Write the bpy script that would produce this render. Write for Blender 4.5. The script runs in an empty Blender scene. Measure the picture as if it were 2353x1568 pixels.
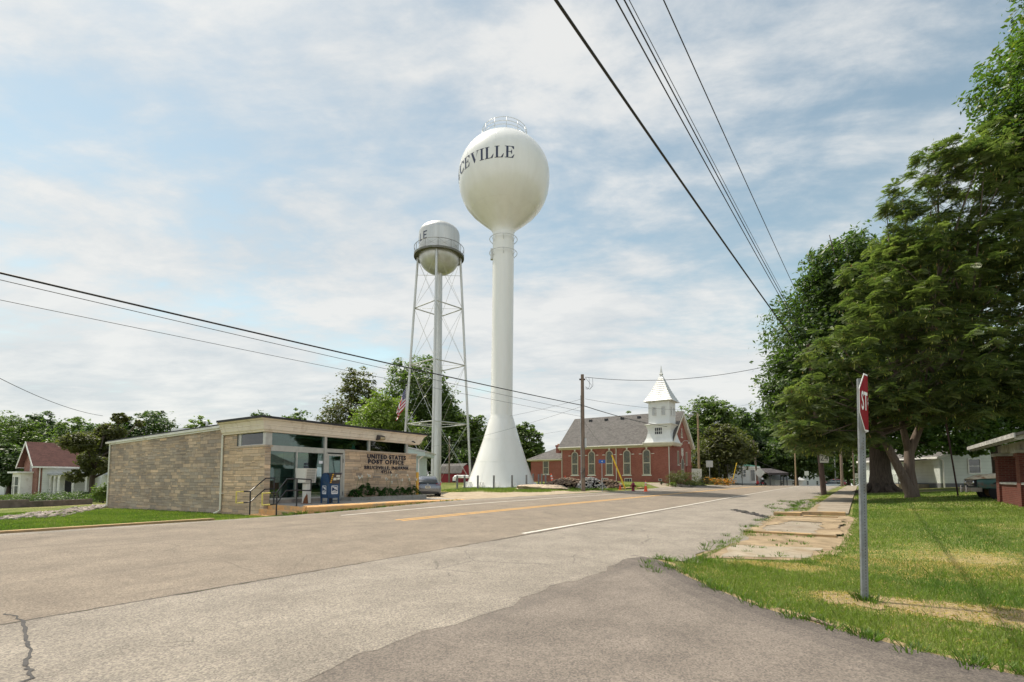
import bpy, bmesh, math, random
import numpy as np
from mathutils import Vector, Matrix
from math import sin, cos, pi, radians, atan2, sqrt
random.seed(7)
RNG = np.random.default_rng(11)
SC = bpy.context.scene
COL = SC.collection

# ---------------------------------------------------------------- camera
EYE = 1.6
TH = radians(3.66)
FD = 1150.0 / 2353.0          # focal length over picture width
cam_d = bpy.data.cameras.new('camera')
cam = bpy.data.objects.new('camera', cam_d)
COL.objects.link(cam)
cam_d.sensor_width = 36.0
cam_d.lens = 36.0 * FD
cam_d.shift_y = (1027 - 784) / 2353.0
cam_d.clip_start = 0.1
cam_d.clip_end = 4000
cam.location = (0, 0, EYE)
cam.rotation_euler = (pi / 2 + TH, 0, 0)
SC.camera = cam
SC.view_settings.view_transform = 'Standard'
SC.view_settings.look = 'None'
SC.view_settings.exposure = 0.10
SC.view_settings.gamma = 1
# ---------------------------------------------------------------- sun and sky
SUN_EL = radians(62)
SUN_DIR = Vector((-0.80 * cos(SUN_EL), 0.60 * cos(SUN_EL), sin(SUN_EL)))
sun_d = bpy.data.lights.new('sun', 'SUN')
sun_d.energy = 4.8
sun_d.angle = radians(0.6)
sun_d.color = (1.0, 0.92, 0.78)
sun = bpy.data.objects.new('sun', sun_d)
COL.objects.link(sun)
sun.location = (-40, 30, 90)
sun.rotation_euler = SUN_DIR.to_track_quat('Z', 'Y').to_euler()

world = bpy.data.worlds.new('World')
SC.world = world
world.use_nodes = True
nt = world.node_tree
nt.nodes.clear()
def wn(t, **k):
    n = nt.nodes.new(t)
    for a, b in k.items():
        setattr(n, a, b)
    return n
def wmath(op, a, b=None, c=None, clamp=False):
    n = wn('ShaderNodeMath', operation=op, use_clamp=clamp)
    for i, q in enumerate((a, b, c)):
        if q is None: continue
        if isinstance(q, (int, float)): n.inputs[i].default_value = q
        else: nt.links.new(q, n.inputs[i])
    return n.outputs[0]
w_out = wn('ShaderNodeOutputWorld')
w_bg = wn('ShaderNodeBackground')
w_bg.inputs['Strength'].default_value = 0.10
w_sky = wn('ShaderNodeTexSky', sky_type='NISHITA', sun_disc=False, sun_elevation=SUN_EL,
           sun_rotation=atan2(-0.80, 0.60), air_density=1.0, dust_density=0.4, ozone_density=1.2)
w_tc = wn('ShaderNodeTexCoord')
w_sep = wn('ShaderNodeSeparateXYZ')
nt.links.new(w_tc.outputs['Generated'], w_sep.inputs[0])
zc = wmath('MAXIMUM', w_sep.outputs['Z'], 0.0)
den = wmath('ADD', zc, 0.16)
px = wmath('DIVIDE', w_sep.outputs['X'], den)
py = wmath('DIVIDE', w_sep.outputs['Y'], den)
w_comb = wn('ShaderNodeCombineXYZ')
nt.links.new(px, w_comb.inputs[0]); nt.links.new(py, w_comb.inputs[1])
def wnoise(scale, detail, rough, off, rot, sc, dist=0.0):
    m = wn('ShaderNodeMapping')
    m.inputs['Location'].default_value = off
    m.inputs['Rotation'].default_value = (0, 0, rot)
    m.inputs['Scale'].default_value = sc
    nt.links.new(w_comb.outputs[0], m.inputs[0])
    n = wn('ShaderNodeTexNoise')
    n.inputs['Scale'].default_value = scale
    n.inputs['Detail'].default_value = detail
    n.inputs['Roughness'].default_value = rough
    n.inputs['Distortion'].default_value = dist
    nt.links.new(m.outputs[0], n.inputs[0])
    return n.outputs['Fac']
n_big = wnoise(0.75, 4, 0.5, (3.1, 1.7, 0), 0.5, (1, 1.3, 1))
n_str = wnoise(1.1, 8, 0.6, (0.3, 5.0, 0), 0.62, (0.8, 1.5, 1), 0.5)
n_fin = wnoise(4.2, 9, 0.62, (7.3, 2.0, 0), 0.3, (0.9, 1.4, 1), 0.2)
s1 = wmath('MULTIPLY', n_big, 0.44)
s2 = wmath('MULTIPLY_ADD', n_str, 0.38, s1)
s3 = wmath('MULTIPLY_ADD', n_fin, 0.20, s2)
# fewer clouds to the right, more near the horizon
bx_ = wmath('MULTIPLY_ADD', zc, -0.075, wmath('MULTIPLY_ADD', w_sep.outputs['X'], -0.02, s3))
hz = wmath('SUBTRACT', 0.30, zc, clamp=True)
s4 = wmath('MULTIPLY_ADD', hz, 0.42, bx_)
mr = wn('ShaderNodeMapRange')
mr.interpolation_type = 'SMOOTHSTEP'
mr.inputs['From Min'].default_value = 0.385
mr.inputs['From Max'].default_value = 0.535
nt.links.new(s4, mr.inputs['Value'])
cf = wmath('MULTIPLY', mr.outputs[0], 0.93)
w_ramp = wn('ShaderNodeMix', data_type='RGBA')
w_ramp.inputs[6].default_value = (6.0, 6.4, 6.7, 1)
w_ramp.inputs[7].default_value = (8.0, 8.0, 7.85, 1)
mr2 = wn('ShaderNodeMapRange')
mr2.inputs['From Min'].default_value = 0.40
mr2.inputs['From Max'].default_value = 0.58
nt.links.new(wmath('MULTIPLY_ADD', n_str, 0.6, wmath('MULTIPLY', n_fin, 0.4)), mr2.inputs['Value'])
nt.links.new(mr2.outputs[0], w_ramp.inputs[0])
w_sk2 = wn('ShaderNodeMix', data_type='RGBA', blend_type='MULTIPLY')
w_sk2.inputs[0].default_value = 1.0
w_sk2.inputs[7].default_value = (2.12, 1.90, 1.38, 1)
nt.links.new(w_sky.outputs[0], w_sk2.inputs[6])
w_mix = wn('ShaderNodeMix', data_type='RGBA')
nt.links.new(cf, w_mix.inputs[0])
nt.links.new(w_sk2.outputs[2], w_mix.inputs[6])
nt.links.new(w_ramp.outputs[2], w_mix.inputs[7])
# sky gain added round the sun, out of view, to raise ambient light
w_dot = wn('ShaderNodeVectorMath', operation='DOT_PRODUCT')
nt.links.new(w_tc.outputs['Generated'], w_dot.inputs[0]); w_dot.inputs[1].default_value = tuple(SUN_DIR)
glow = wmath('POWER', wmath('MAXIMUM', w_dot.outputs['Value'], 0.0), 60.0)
front = wmath('MAXIMUM', wmath('MULTIPLY', w_sep.outputs['Y'], -0.65), 0.0)      # sky brightening added behind the camera to fill shaded faces
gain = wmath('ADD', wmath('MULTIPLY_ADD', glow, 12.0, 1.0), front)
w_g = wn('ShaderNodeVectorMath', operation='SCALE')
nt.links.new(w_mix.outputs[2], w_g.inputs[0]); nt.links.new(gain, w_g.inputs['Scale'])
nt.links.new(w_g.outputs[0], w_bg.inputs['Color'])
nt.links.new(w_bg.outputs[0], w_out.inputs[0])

# ---------------------------------------------------------------- measuring helpers
def ray(dx, dy):
    u = (dx - 1176.5) / 1150.0
    v = (1027.0 - dy) / 1150.0
    Y = cos(TH) - v * sin(TH)
    return u / Y, (sin(TH) + v * cos(TH)) / Y      # x/y, z/y
def kx(dx, dy=1110):
    return ray(dx, dy)[0]
def zat(dy, Y, dx=1176):
    return EYE + ray(dx, dy)[1] * Y
SD = (0.5707, 0.8212)          # along the street, away from the camera
TD = (-0.8212, 0.5707)         # across it, to the left
def xy(s, t):
    return (SD[0] * s + TD[0] * t, SD[1] * s + TD[1] * t)
def st(x, y):
    return (SD[0] * x + SD[1] * y, TD[0] * x + TD[1] * y)
KS = np.array([-80, -10, 0, 10, 18, 25, 40, 60, 90, 140, 200, 500], float)
KT = np.array([-300, -80, -30, -8, -2.5, 0, 2.6, 7.5, 12, 16.3, 17.2, 20, 25, 35, 60, 100, 400], float)
KZ = np.array([
 [-1.4,-1.4,-1.4,-1.5,-1.6,-1.62,-1.62,-1.60,-1.50,-1.45,-1.45,-1.50,-1.60,-1.80,-2.5,-3.3,-7],
 [-1.4,-1.4,-1.4,-1.5,-1.6,-1.62,-1.62,-1.58,-1.45,-1.38,-1.38,-1.42,-1.50,-1.75,-2.4,-3.2,-7],
 [-1.2,-1.3,-1.3,-1.45,-1.57,-1.6,-1.58,-1.52,-1.35,-1.30,-1.30,-1.33,-1.42,-1.65,-2.3,-3.0,-7],
 [-0.9,-1.0,-1.1,-1.35,-1.52,-1.58,-1.55,-1.50,-1.32,-1.29,-1.31,-1.49,-1.53,-1.62,-2.2,-2.8,-7],
 [-0.8,-0.8,-0.9,-1.1,-1.32,-1.42,-1.43,-1.46,-1.27,-1.13,-1.11,-1.12,-1.22,-1.5,-2.0,-2.4,-6],
 [-0.7,-0.7,-0.8,-0.95,-1.18,-1.3,-1.35,-1.42,-1.24,-1.10,-1.09,-1.14,-1.22,-1.3,-1.6,-2.0,-6],
 [-0.5,-0.5,-0.6,-0.72,-1.05,-1.2,-1.22,-1.32,-1.18,-1.10,-1.07,-0.98,-0.85,-0.75,-0.7,-1.0,-5],
 [-0.5,-0.5,-0.55,-0.65,-1.0,-1.12,-1.12,-1.20,-1.12,-1.00,-0.90,-0.42,-0.32,-0.4,-0.5,-0.8,-4],
 [-0.6,-0.6,-0.6,-0.75,-0.95,-1.05,-1.08,-1.10,-1.08,-1.00,-0.90,-0.66,-0.55,-0.6,-0.7,-0.9,-3],
 [-2.0,-2.0,-2.0,-2.0,-2.1,-2.1,-2.1,-2.1,-2.1,-2.1,-2.0,-1.9,-1.8,-1.7,-1.7,-1.8,-3],
 [-3.0]*17,
 [-6.0]*17]) + EYE
def gz(x, y=None, s=None, t=None):
    if s is None:
        s, t = st(x, y)
    s = min(max(s, KS[0]), KS[-1] - 1e-6); t = min(max(t, KT[0]), KT[-1] - 1e-6)
    i = int(np.searchsorted(KS, s, side='right') - 1); j = int(np.searchsorted(KT, t, side='right') - 1)
    i = min(i, len(KS) - 2); j = min(j, len(KT) - 2)
    a = (s - KS[i]) / (KS[i + 1] - KS[i]); b = (t - KT[j]) / (KT[j + 1] - KT[j])
    return float(KZ[i, j] * (1 - a) * (1 - b) + KZ[i + 1, j] * a * (1 - b) + KZ[i, j + 1] * (1 - a) * b + KZ[i + 1, j + 1] * a * b)
def gzv(x, y):
    x = np.asarray(x, float); y = np.asarray(y, float)
    s = np.clip(SD[0] * x + SD[1] * y, KS[0], KS[-1] - 1e-6); t = np.clip(TD[0] * x + TD[1] * y, KT[0], KT[-1] - 1e-6)
    i = np.clip(np.searchsorted(KS, s, side='right') - 1, 0, len(KS) - 2)
    j = np.clip(np.searchsorted(KT, t, side='right') - 1, 0, len(KT) - 2)
    a = (s - KS[i]) / (KS[i + 1] - KS[i]); b = (t - KT[j]) / (KT[j + 1] - KT[j])
    return KZ[i, j] * (1 - a) * (1 - b) + KZ[i + 1, j] * a * (1 - b) + KZ[i, j + 1] * (1 - a) * b + KZ[i + 1, j + 1] * a * b
def at(dx, Y):
    x = kx(dx) * Y
    return Vector((x, Y, gz(x, Y)))
def gp(dx, dy):
    """where the sight line through a point of the survey meets the ground"""
    a, b = ray(dx, dy)
    Y = 3.0
    for _ in range(4000):
        if EYE + b * Y <= gz(a * Y, Y): break
        Y += 0.05 if Y < 60 else 0.25
    return Vector((a * Y, Y, gz(a * Y, Y)))

# ---------------------------------------------------------------- materials
MATS = {}
class NB:
    """small node-tree builder"""
    def __init__(s, name):
        s.m = bpy.data.materials.new(name); s.m.use_nodes = True
        s.t = s.m.node_tree; s.t.nodes.clear()
        s.out = s.n('ShaderNodeOutputMaterial')
        s.p = s.n('ShaderNodeBsdfPrincipled')
        s.t.links.new(s.p.outputs[0], s.out.inputs[0])
        s.tc = s.n('ShaderNodeTexCoord')
    def n(s, t, **k):
        n = s.t.nodes.new(t)
        for a, b in k.items(): setattr(n, a, b)
        return n
    def l(s, a, b): s.t.links.new(a, b)
    def put(s, inp, v):
        if v is None: return
        if isinstance(v, (int, float, tuple, list)): inp.default_value = v if not isinstance(v, tuple) or len(v) != 3 or inp.type == 'VECTOR' else (*v, 1)
        else: s.l(v, inp)
    def math(s, op, a, b=None, c=None, clamp=False):
        n = s.n('ShaderNodeMath', operation=op, use_clamp=clamp)
        for i, q in enumerate((a, b, c)): s.put(n.inputs[i], q)
        return n.outputs[0]
    def mix(s, f, a, b, blend='MIX'):
        n = s.n('ShaderNodeMix', data_type='RGBA', blend_type=blend)
        s.put(n.inputs[0], f); s.put(n.inputs[6], a); s.put(n.inputs[7], b)
        return n.outputs[2]
    def vec(s, sc=(1, 1, 1), loc=(0, 0, 0), rot=(0, 0, 0), src='Object'):
        m = s.n('ShaderNodeMapping')
        m.inputs['Scale'].default_value = sc; m.inputs['Location'].default_value = loc; m.inputs['Rotation'].default_value = rot
        s.l(s.tc.outputs[src], m.inputs[0]); return m.outputs[0]
    def noise(s, scale, detail=4, rough=0.55, v=None, dist=0.0, col=False):
        n = s.n('ShaderNodeTexNoise')
        n.inputs['Scale'].default_value = scale; n.inputs['Detail'].default_value = detail
        n.inputs['Roughness'].default_value = rough; n.inputs['Distortion'].default_value = dist
        s.l(v if v is not None else s.tc.outputs['Object'], n.inputs['Vector'])
        return n.outputs['Color' if col else 'Fac']
    def voro(s, scale, feat='F1', v=None, out='Distance', rnd=1.0):
        n = s.n('ShaderNodeTexVoronoi', feature=feat)
        n.inputs['Scale'].default_value = scale; n.inputs['Randomness'].default_value = rnd
        s.l(v if v is not None else s.tc.outputs['Object'], n.inputs['Vector'])
        return n.outputs[out]
    def rng(s, x, a, b, c=0.0, d=1.0, smooth=False):
        n = s.n('ShaderNodeMapRange')
        if smooth: n.interpolation_type = 'SMOOTHSTEP'
        s.put(n.inputs['Value'], x)
        n.inputs['From Min'].default_value = a; n.inputs['From Max'].default_value = b
        n.inputs['To Min'].default_value = c; n.inputs['To Max'].default_value = d
        return n.outputs[0]
    def bump(s, h, strength=0.3, dist=0.02):
        n = s.n('ShaderNodeBump')
        n.inputs['Strength'].default_value = strength; n.inputs['Distance'].default_value = dist
        s.l(h, n.inputs['Height']); s.l(n.outputs[0], s.p.inputs['Normal'])
    def attr(s, name='tint'):
        n = s.n('ShaderNodeAttribute'); n.attribute_name = name
        return n.outputs['Color']
    def sep(s, v):
        n = s.n('ShaderNodeSeparateXYZ'); s.l(v, n.inputs[0]); return n.outputs
    def done(s, base=None, rough=None, metal=None, spec=None):
        s.put(s.p.inputs['Base Color'], base); s.put(s.p.inputs['Roughness'], rough)
        s.put(s.p.inputs['Metallic'], metal); s.put(s.p.inputs['Specular IOR Level'], spec)
        return s.m
def mat(name, col, rough=0.6, metal=0.0, var=0.15, scale=3.0, bump=0.0, bscale=30, spec=None, dirt=None, dscale=1.2):
    """plain surface with slow and fine variation of its own colour, optional dirt blotches"""
    if name in MATS: return MATS[name]
    b = NB(name)
    n1 = b.noise(scale, 5, 0.6)
    f = b.rng(n1, 0.3, 0.7)
    lo = tuple(c * (1 - var) for c in col); hi = tuple(min(1, c * (1 + var)) for c in col)
    c = b.mix(f, lo, hi)
    if dirt is not None:
        d = b.noise(dscale, 8, 0.7)
        c = b.mix(b.rng(d, 0.5, 0.68, smooth=True), c, dirt)
    if bump:
        b.bump(b.noise(bscale, 4, 0.6), bump, 0.02)
    r = b.rng(b.noise(scale * 2.3, 3), 0.3, 0.7, max(0.02, rough - 0.08), min(1, rough + 0.08))
    MATS[name] = b.done(c, r, metal, spec)
    return MATS[name]

# ---------------------------------------------------------------- mesh building
class MB:
    def __init__(s): s.v = []; s.f = []; s.m = []; s.c = []; s.mi = 0; s.col = None
    def add(s, vs, fs, c=None):
        o = len(s.v); s.v += [tuple(p) for p in vs]
        for f in fs:
            s.f.append([i + o for i in f]); s.m.append(s.mi); s.c.append(c if c is not None else s.col)
        return s
    def box(s, a, b, rz=0, c=None, piv=None):
        x0, y0, z0 = a; x1, y1, z1 = b
        vs = [(x0,y0,z0),(x1,y0,z0),(x1,y1,z0),(x0,y1,z0),(x0,y0,z1),(x1,y0,z1),(x1,y1,z1),(x0,y1,z1)]
        if rz:
            cx, cy = piv if piv else ((x0 + x1) / 2, (y0 + y1) / 2)
            vs = [(cx + (x-cx)*cos(rz) - (y-cy)*sin(rz), cy + (x-cx)*sin(rz) + (y-cy)*cos(rz), z) for x, y, z in vs]
        return s.add(vs, [(0,3,2,1),(4,5,6,7),(0,1,5,4),(1,2,6,5),(2,3,7,6),(3,0,4,7)], c)
    def bbox(s, a, b, r=0.01, c=None):
        """box with chamfered vertical and top edges"""
        x0, y0, z0 = a; x1, y1, z1 = b
        def ring(i, z): return [(x0+i+r,y0+i,z),(x1-i-r,y0+i,z),(x1-i,y0+i+r,z),(x1-i,y1-i-r,z),(x1-i-r,y1-i,z),(x0+i+r,y1-i,z),(x0+i,y1-i-r,z),(x0+i,y0+i+r,z)]
        vs = ring(0, z0) + ring(0, z1 - r) + ring(r, z1)
        fs = [tuple(range(7, -1, -1)), tuple(range(16, 24))]
        for k in (0, 8):
            for i in range(8): fs.append((k+i, k+(i+1) % 8, k+8+(i+1) % 8, k+8+i))
        return s.add(vs, fs, c)
    def obox(s, p, ax, ay, az, c=None):
        """box from a corner and three edge vectors"""
        p = Vector(p); ax = Vector(ax); ay = Vector(ay); az = Vector(az)
        vs = [p, p+ax, p+ax+ay, p+ay, p+az, p+ax+az, p+ax+ay+az, p+ay+az]
        fs = [(0,3,2,1),(4,5,6,7),(0,1,5,4),(1,2,6,5),(2,3,7,6),(3,0,4,7)]
        if ax.cross(ay).dot(az) < 0: fs = [tuple(reversed(f)) for f in fs]
        return s.add(vs, fs, c)
    def tube(s, pts, r, n=8, cap=True, c=None):
        pts = [Vector(p) for p in pts]
        rs = r if isinstance(r, (list, tuple)) else [r] * len(pts)
        vs = []; up = Vector((0, 0, 1)); prev = None
        for i, p in enumerate(pts):
            d = (pts[min(i+1, len(pts)-1)] - pts[max(i-1, 0)])
            if d.length < 1e-9: d = Vector((0, 0, 1))
            d.normalize()
            if prev is None:
                a = d.cross(up) if abs(d.dot(up)) < 0.95 else d.cross(Vector((1, 0, 0)))
            else:
                a = prev - d * prev.dot(d)
            a.normalize(); prev = a; b = d.cross(a)
            for k in range(n):
                an = 2 * pi * k / n
                vs.append(p + (a * cos(an) + b * sin(an)) * rs[i])
        fs = []
        for i in range(len(pts) - 1):
            for k in range(n):
                k2 = (k + 1) % n
                fs.append((i*n+k, i*n+k2, (i+1)*n+k2, (i+1)*n+k))
        if cap:
            fs.append(tuple(range(n-1, -1, -1))); fs.append(tuple(range((len(pts)-1)*n, len(pts)*n)))
        fs = [tuple(reversed(f)) for f in fs]
        return s.add(vs, fs, c)
    def lathe(s, prof, n=24, o=(0, 0, 0), c=None, a0=0.0, a1=2*pi, cap=False):
        full = abs(a1 - a0 - 2*pi) < 1e-6
        m = n if full else n + 1
        vs = []
        for r, z in prof:
            for k in range(m):
                a = a0 + (a1 - a0) * k / n
                vs.append((o[0] + r*cos(a), o[1] + r*sin(a), o[2] + z))
        fs = []
        for i in range(len(prof) - 1):
            for k in range(n):
                k2 = (k + 1) % m
                fs.append((i*m+k, i*m+k2, (i+1)*m+k2, (i+1)*m+k))
        if cap:
            fs.append(tuple(range(m-1, -1, -1))); fs.append(tuple(range((len(prof)-1)*m, len(prof)*m)))
        return s.add(vs, fs, c)
    def prism(s, poly, d, c=None):
        """planar 3D polygon pushed along vector d"""
        n = len(poly); d = Vector(d); A = [Vector(p) for p in poly]; B = [p + d for p in A]
        nr = Vector((0, 0, 0))
        for i in range(n): nr += A[i].cross(A[(i+1) % n])
        fs = [tuple(range(n-1, -1, -1)), tuple(range(n, 2*n))] + [(i, (i+1) % n, n+(i+1) % n, n+i) for i in range(n)]
        if nr.dot(d) < 0: fs = [tuple(reversed(f)) for f in fs]
        return s.add(A + B, fs, c)
    def loft(s, rings, close=True, cap=True, c=None):
        n = len(rings[0]); vs = [p for r in rings for p in r]; fs = []
        for i in range(len(rings) - 1):
            for k in range(n if close else n - 1):
                k2 = (k + 1) % n
                fs.append((i*n+k, i*n+k2, (i+1)*n+k2, (i+1)*n+k))
        if cap:
            fs.append(tuple(range(n-1, -1, -1))); fs.append(tuple(range((len(rings)-1)*n, len(rings)*n)))
        return s.add(vs, fs, c)
    def blob(s, ctr, r, seed=0, sub=2, amp=0.25, squash=1.0, c=None):
        bm = bmesh.new(); bmesh.ops.create_icosphere(bm, subdivisions=sub, radius=1)
        rr = random.Random(seed); ph = [rr.uniform(0, 6) for _ in range(6)]
        vs = []
        for v in bm.verts:
            p = v.co; k = 1 + amp*(sin(3*p.x+ph[0])*sin(2.7*p.y+ph[1]) + 0.6*sin(5*p.z+ph[2]+p.x*3) ) + rr.uniform(-amp, amp)*0.35
            r3 = r if isinstance(r, (tuple, list)) else (r, r, r*squash)
            vs.append((ctr[0]+p.x*r3[0]*k, ctr[1]+p.y*r3[1]*k, ctr[2]+p.z*r3[2]*k))
        fs = [[v.index for v in f.verts] for f in bm.faces]; bm.free()
        return s.add(vs, fs, c)
    def xf(s, fn):
        s.v = [tuple(fn(*p)) for p in s.v]; return s
    def build(s, name, mats, parent=None, smooth=False, loc=None, rz=0, auto=None, label=None, fix=False):
        me = bpy.data.meshes.new(name)
        me.from_pydata(s.v, [], s.f)
        if not isinstance(mats, (list, tuple)): mats = [mats]
        for m in mats: me.materials.append(m)
        if len(mats) > 1: me.polygons.foreach_set('material_index', s.m)
        if fix:
            bm = bmesh.new(); bm.from_mesh(me); bmesh.ops.recalc_face_normals(bm, faces=bm.faces); bm.to_mesh(me); bm.free()
        if any(c is not None for c in s.c):
            ca = me.color_attributes.new('tint', 'FLOAT_COLOR', 'CORNER')
            buf = np.ones((len(me.loops), 4), np.float32); i = 0
            for f, c in zip(s.f, s.c):
                cc = c if c is not None else (1, 1, 1)
                buf[i:i+len(f), :3] = cc; i += len(f)
            ca.data.foreach_set('color', buf.ravel())
        # metre-scaled box UVs
        uv = me.uv_layers.new(name='UVMap')
        nl = len(me.loops)
        vi = np.zeros(nl, np.int32); me.loops.foreach_get('vertex_index', vi)
        co = np.zeros(len(me.vertices)*3, np.float32); me.vertices.foreach_get('co', co); co = co.reshape(-1, 3)
        pn = np.zeros(len(me.polygons)*3, np.float32); me.polygons.foreach_get('normal', pn); pn = pn.reshape(-1, 3)
        lt = np.zeros(len(me.polygons), np.int32); me.polygons.foreach_get('loop_total', lt)
        nn = np.repeat(pn, lt, axis=0); P = co[vi]
        flat = np.abs(nn[:, 2]) > 0.9
        hl = np.hypot(nn[:, 0], nn[:, 1]) + 1e-9
        U = np.where(flat, P[:, 0], (-nn[:, 1]*P[:, 0] + nn[:, 0]*P[:, 1]) / hl)
        V = np.where(flat, P[:, 1], P[:, 2])
        uv.data.foreach_set('uv', np.stack([U, V], 1).astype(np.float32).ravel())
        if smooth: me.polygons.foreach_set('use_smooth', [True]*len(me.polygons))
        if smooth and auto:
            me.set_sharp_from_angle(angle=radians(auto))
        o = bpy.data.objects.new(name, me); COL.objects.link(o)
        if loc is not None: o.location = loc
        if rz: o.rotation_euler = (0, 0, rz)
        if parent is not None: o.parent = parent
        if label: o['label'] = label
        return o
def islands(mb, name, mats, parent, **k):
    """build every loose piece of a mesh as an object of its own"""
    par = list(range(len(mb.v)))
    def find(i):
        while par[i] != i: par[i] = par[par[i]]; i = par[i]
        return i
    for f in mb.f:
        a = find(f[0])
        for q in f[1:]: par[find(q)] = a
    groups = {}
    for i, f in enumerate(mb.f): groups.setdefault(find(f[0]), []).append(i)
    out = []
    for g in groups.values():
        m = MB(); idx = {}
        for i in g:
            for q in mb.f[i]:
                if q not in idx: idx[q] = len(m.v); m.v.append(mb.v[q])
            m.f.append([idx[q] for q in mb.f[i]]); m.m.append(mb.m[i]); m.c.append(mb.c[i])
        out.append(m.build(name, mats, parent, **k))
    return out
def tag(o, label=None, cat=None, group=None, kind=None):
    if label: o['label'] = label
    if cat: o['category'] = cat
    if group: o['group'] = group
    if kind: o['kind'] = kind
    return o
def thing(name, label, cat, loc=(0, 0, 0), rz=0, group=None):
    o = bpy.data.objects.new(name, None); COL.objects.link(o)
    o.empty_display_size = 0.3
    o.location = loc; o.rotation_euler = (0, 0, rz)
    return tag(o, label, cat, group)
def copy_tree(o, loc=None, rz=None, label=None, parent=None):
    c = o.copy(); COL.objects.link(c)
    if parent is not None: c.parent = parent
    if loc is not None: c.location = loc
    if rz is not None: c.rotation_euler = (0, 0, rz)
    if label: c['label'] = label
    for ch in list(o.children): copy_tree(ch, parent=c)
    return c
def fast_mesh(name, V, F, mats, parent=None, tint=None, smooth=False, loc=None):
    """V (n,3), F (m,k); tint (m,3) per face"""
    me = bpy.data.meshes.new(name)
    V = np.ascontiguousarray(V, np.float32); F = np.ascontiguousarray(F, np.int32); k = F.shape[1]
    me.vertices.add(len(V)); me.vertices.foreach_set('co', V.ravel())
    me.loops.add(F.size); me.loops.foreach_set('vertex_index', F.ravel())
    me.polygons.add(len(F)); me.polygons.foreach_set('loop_start', np.arange(0, F.size, k, dtype=np.int32))
    me.update(calc_edges=True)
    if not isinstance(mats, (list, tuple)): mats = [mats]
    for m in mats: me.materials.append(m)
    if tint is not None:
        ca = me.color_attributes.new('tint', 'FLOAT_COLOR', 'CORNER')
        T = np.ones((len(F), k, 4), np.float32); T[:, :, :3] = tint[:, None, :]
        ca.data.foreach_set('color', T.ravel())
    if smooth: me.polygons.foreach_set('use_smooth', [True]*len(F))
    o = bpy.data.objects.new(name, me); COL.objects.link(o)
    if loc is not None: o.location = loc
    if parent is not None: o.parent = parent
    return o
def text_mb(body, size, depth=0.01, spacing=1.0, align='CENTER', offset=0.0):
    """lettering as a mesh in the xz plane, facing -y"""
    cu = bpy.data.curves.new('lettering', 'FONT'); cu.body = body; cu.size = size
    cu.align_x = align; cu.align_y = 'CENTER'; cu.extrude = depth / 2; cu.space_character = spacing; cu.offset = offset
    cu.resolution_u = 3
    o = bpy.data.objects.new('lettering', cu); COL.objects.link(o)
    bpy.context.view_layer.update()
    dg = bpy.context.evaluated_depsgraph_get()
    me = bpy.data.meshes.new_from_object(o.evaluated_get(dg))
    mb = MB()
    mb.add([(v.co.x, -v.co.z, v.co.y) for v in me.vertices], [list(p.vertices) for p in me.polygons])
    bpy.data.objects.remove(o); bpy.data.meshes.remove(me); bpy.data.curves.remove(cu)
    return mb
# ---------------------------------------------------------------- shared materials
def mk_asphalt(name, c_lo, c_hi, c_dark, crack=0.0, streak=0.0, seam=None, speck=1.0, tinted=False):
    b = NB(name)
    uv = b.vec(src='UV')
    agg = b.voro(70, v=uv, out='Color')
    ag = b.sep(agg)[0]
    fine = b.noise(55, 4, 0.7, v=uv)
    mid = b.noise(0.9, 8, 0.7, v=uv)
    base = b.mix(b.rng(mid, 0.35, 0.66), c_lo, c_hi)
    sp = b.mix(b.rng(ag, 0.0, 1.0), (0.55, 0.55, 0.57), (1.50, 1.46, 1.40))
    base = b.mix(0.75 * speck, base, b.mix(1.0, base, sp, 'MULTIPLY'))
    base = b.mix(b.rng(fine, 0.58, 0.75, 0, 0.5), base, c_dark)
    if streak:
        sv = b.vec(src='UV', sc=(0.09, 1.1, 1))
        sn = b.noise(1.5, 6, 0.6, v=sv)
        base = b.mix(b.rng(sn, 0.52, 0.72, 0, streak, smooth=True), base, c_dark)
    if crack:
        dn = b.n('ShaderNodeMix', data_type='VECTOR')
        dn.inputs[0].default_value = 0.16
        b.l(uv, dn.inputs[4]); b.l(b.noise(2.3, 5, 0.6, v=uv, col=True), dn.inputs[5])
        e = b.voro(0.55, 'DISTANCE_TO_EDGE', v=dn.outputs[1])
        ms = b.rng(b.noise(0.28, 2, v=uv), 0.50, 0.60, smooth=True)
        cm = b.math('MULTIPLY', b.rng(e, 0.0, 0.009, 1, 0), ms)
        e2 = b.voro(2.6, 'DISTANCE_TO_EDGE', v=dn.outputs[1])
        ms2 = b.rng(b.noise(0.6, 3, v=uv), 0.60, 0.68, smooth=True)
        cm = b.math('MAXIMUM', cm, b.math('MULTIPLY', b.rng(e2, 0.0, 0.03, 1, 0), ms2))
        base = b.mix(b.math('MULTIPLY', cm, crack), base, (0.05, 0.047, 0.045))
    if seam is not None:
        v = b.sep(uv)[1]
        w = b.math('ADD', b.math('MULTIPLY', b.math('SUBTRACT', b.noise(5, 5, 0.7, v=uv), 0.5), 0.09), v)
        d = b.math('ABSOLUTE', b.math('SUBTRACT', w, seam))
        base = b.mix(b.rng(d, 0.012, 0.032, 0.85, 0), base, (0.06, 0.055, 0.05))
    if tinted: base = b.mix(1.0, base, b.attr(), 'MULTIPLY')
    # loose specks, oil drips
    sp2 = b.voro(9.0, v=uv); base = b.mix(b.rng(sp2, 0.03, 0.06, 0.55, 0), base, c_dark)
    ol = b.noise(0.8, 6, 0.7, v=b.vec(src='UV', loc=(31, 7, 0), sc=(0.5, 1.2, 1))); base = b.mix(b.rng(ol, 0.60, 0.74, 0, 0.5, smooth=True), base, c_dark)
    b.bump(b.math('ADD', ag, fine), 0.6, 0.006)
    MATS[name] = b.done(base, 0.88, 0, 0.25)
    return MATS[name]
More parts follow.
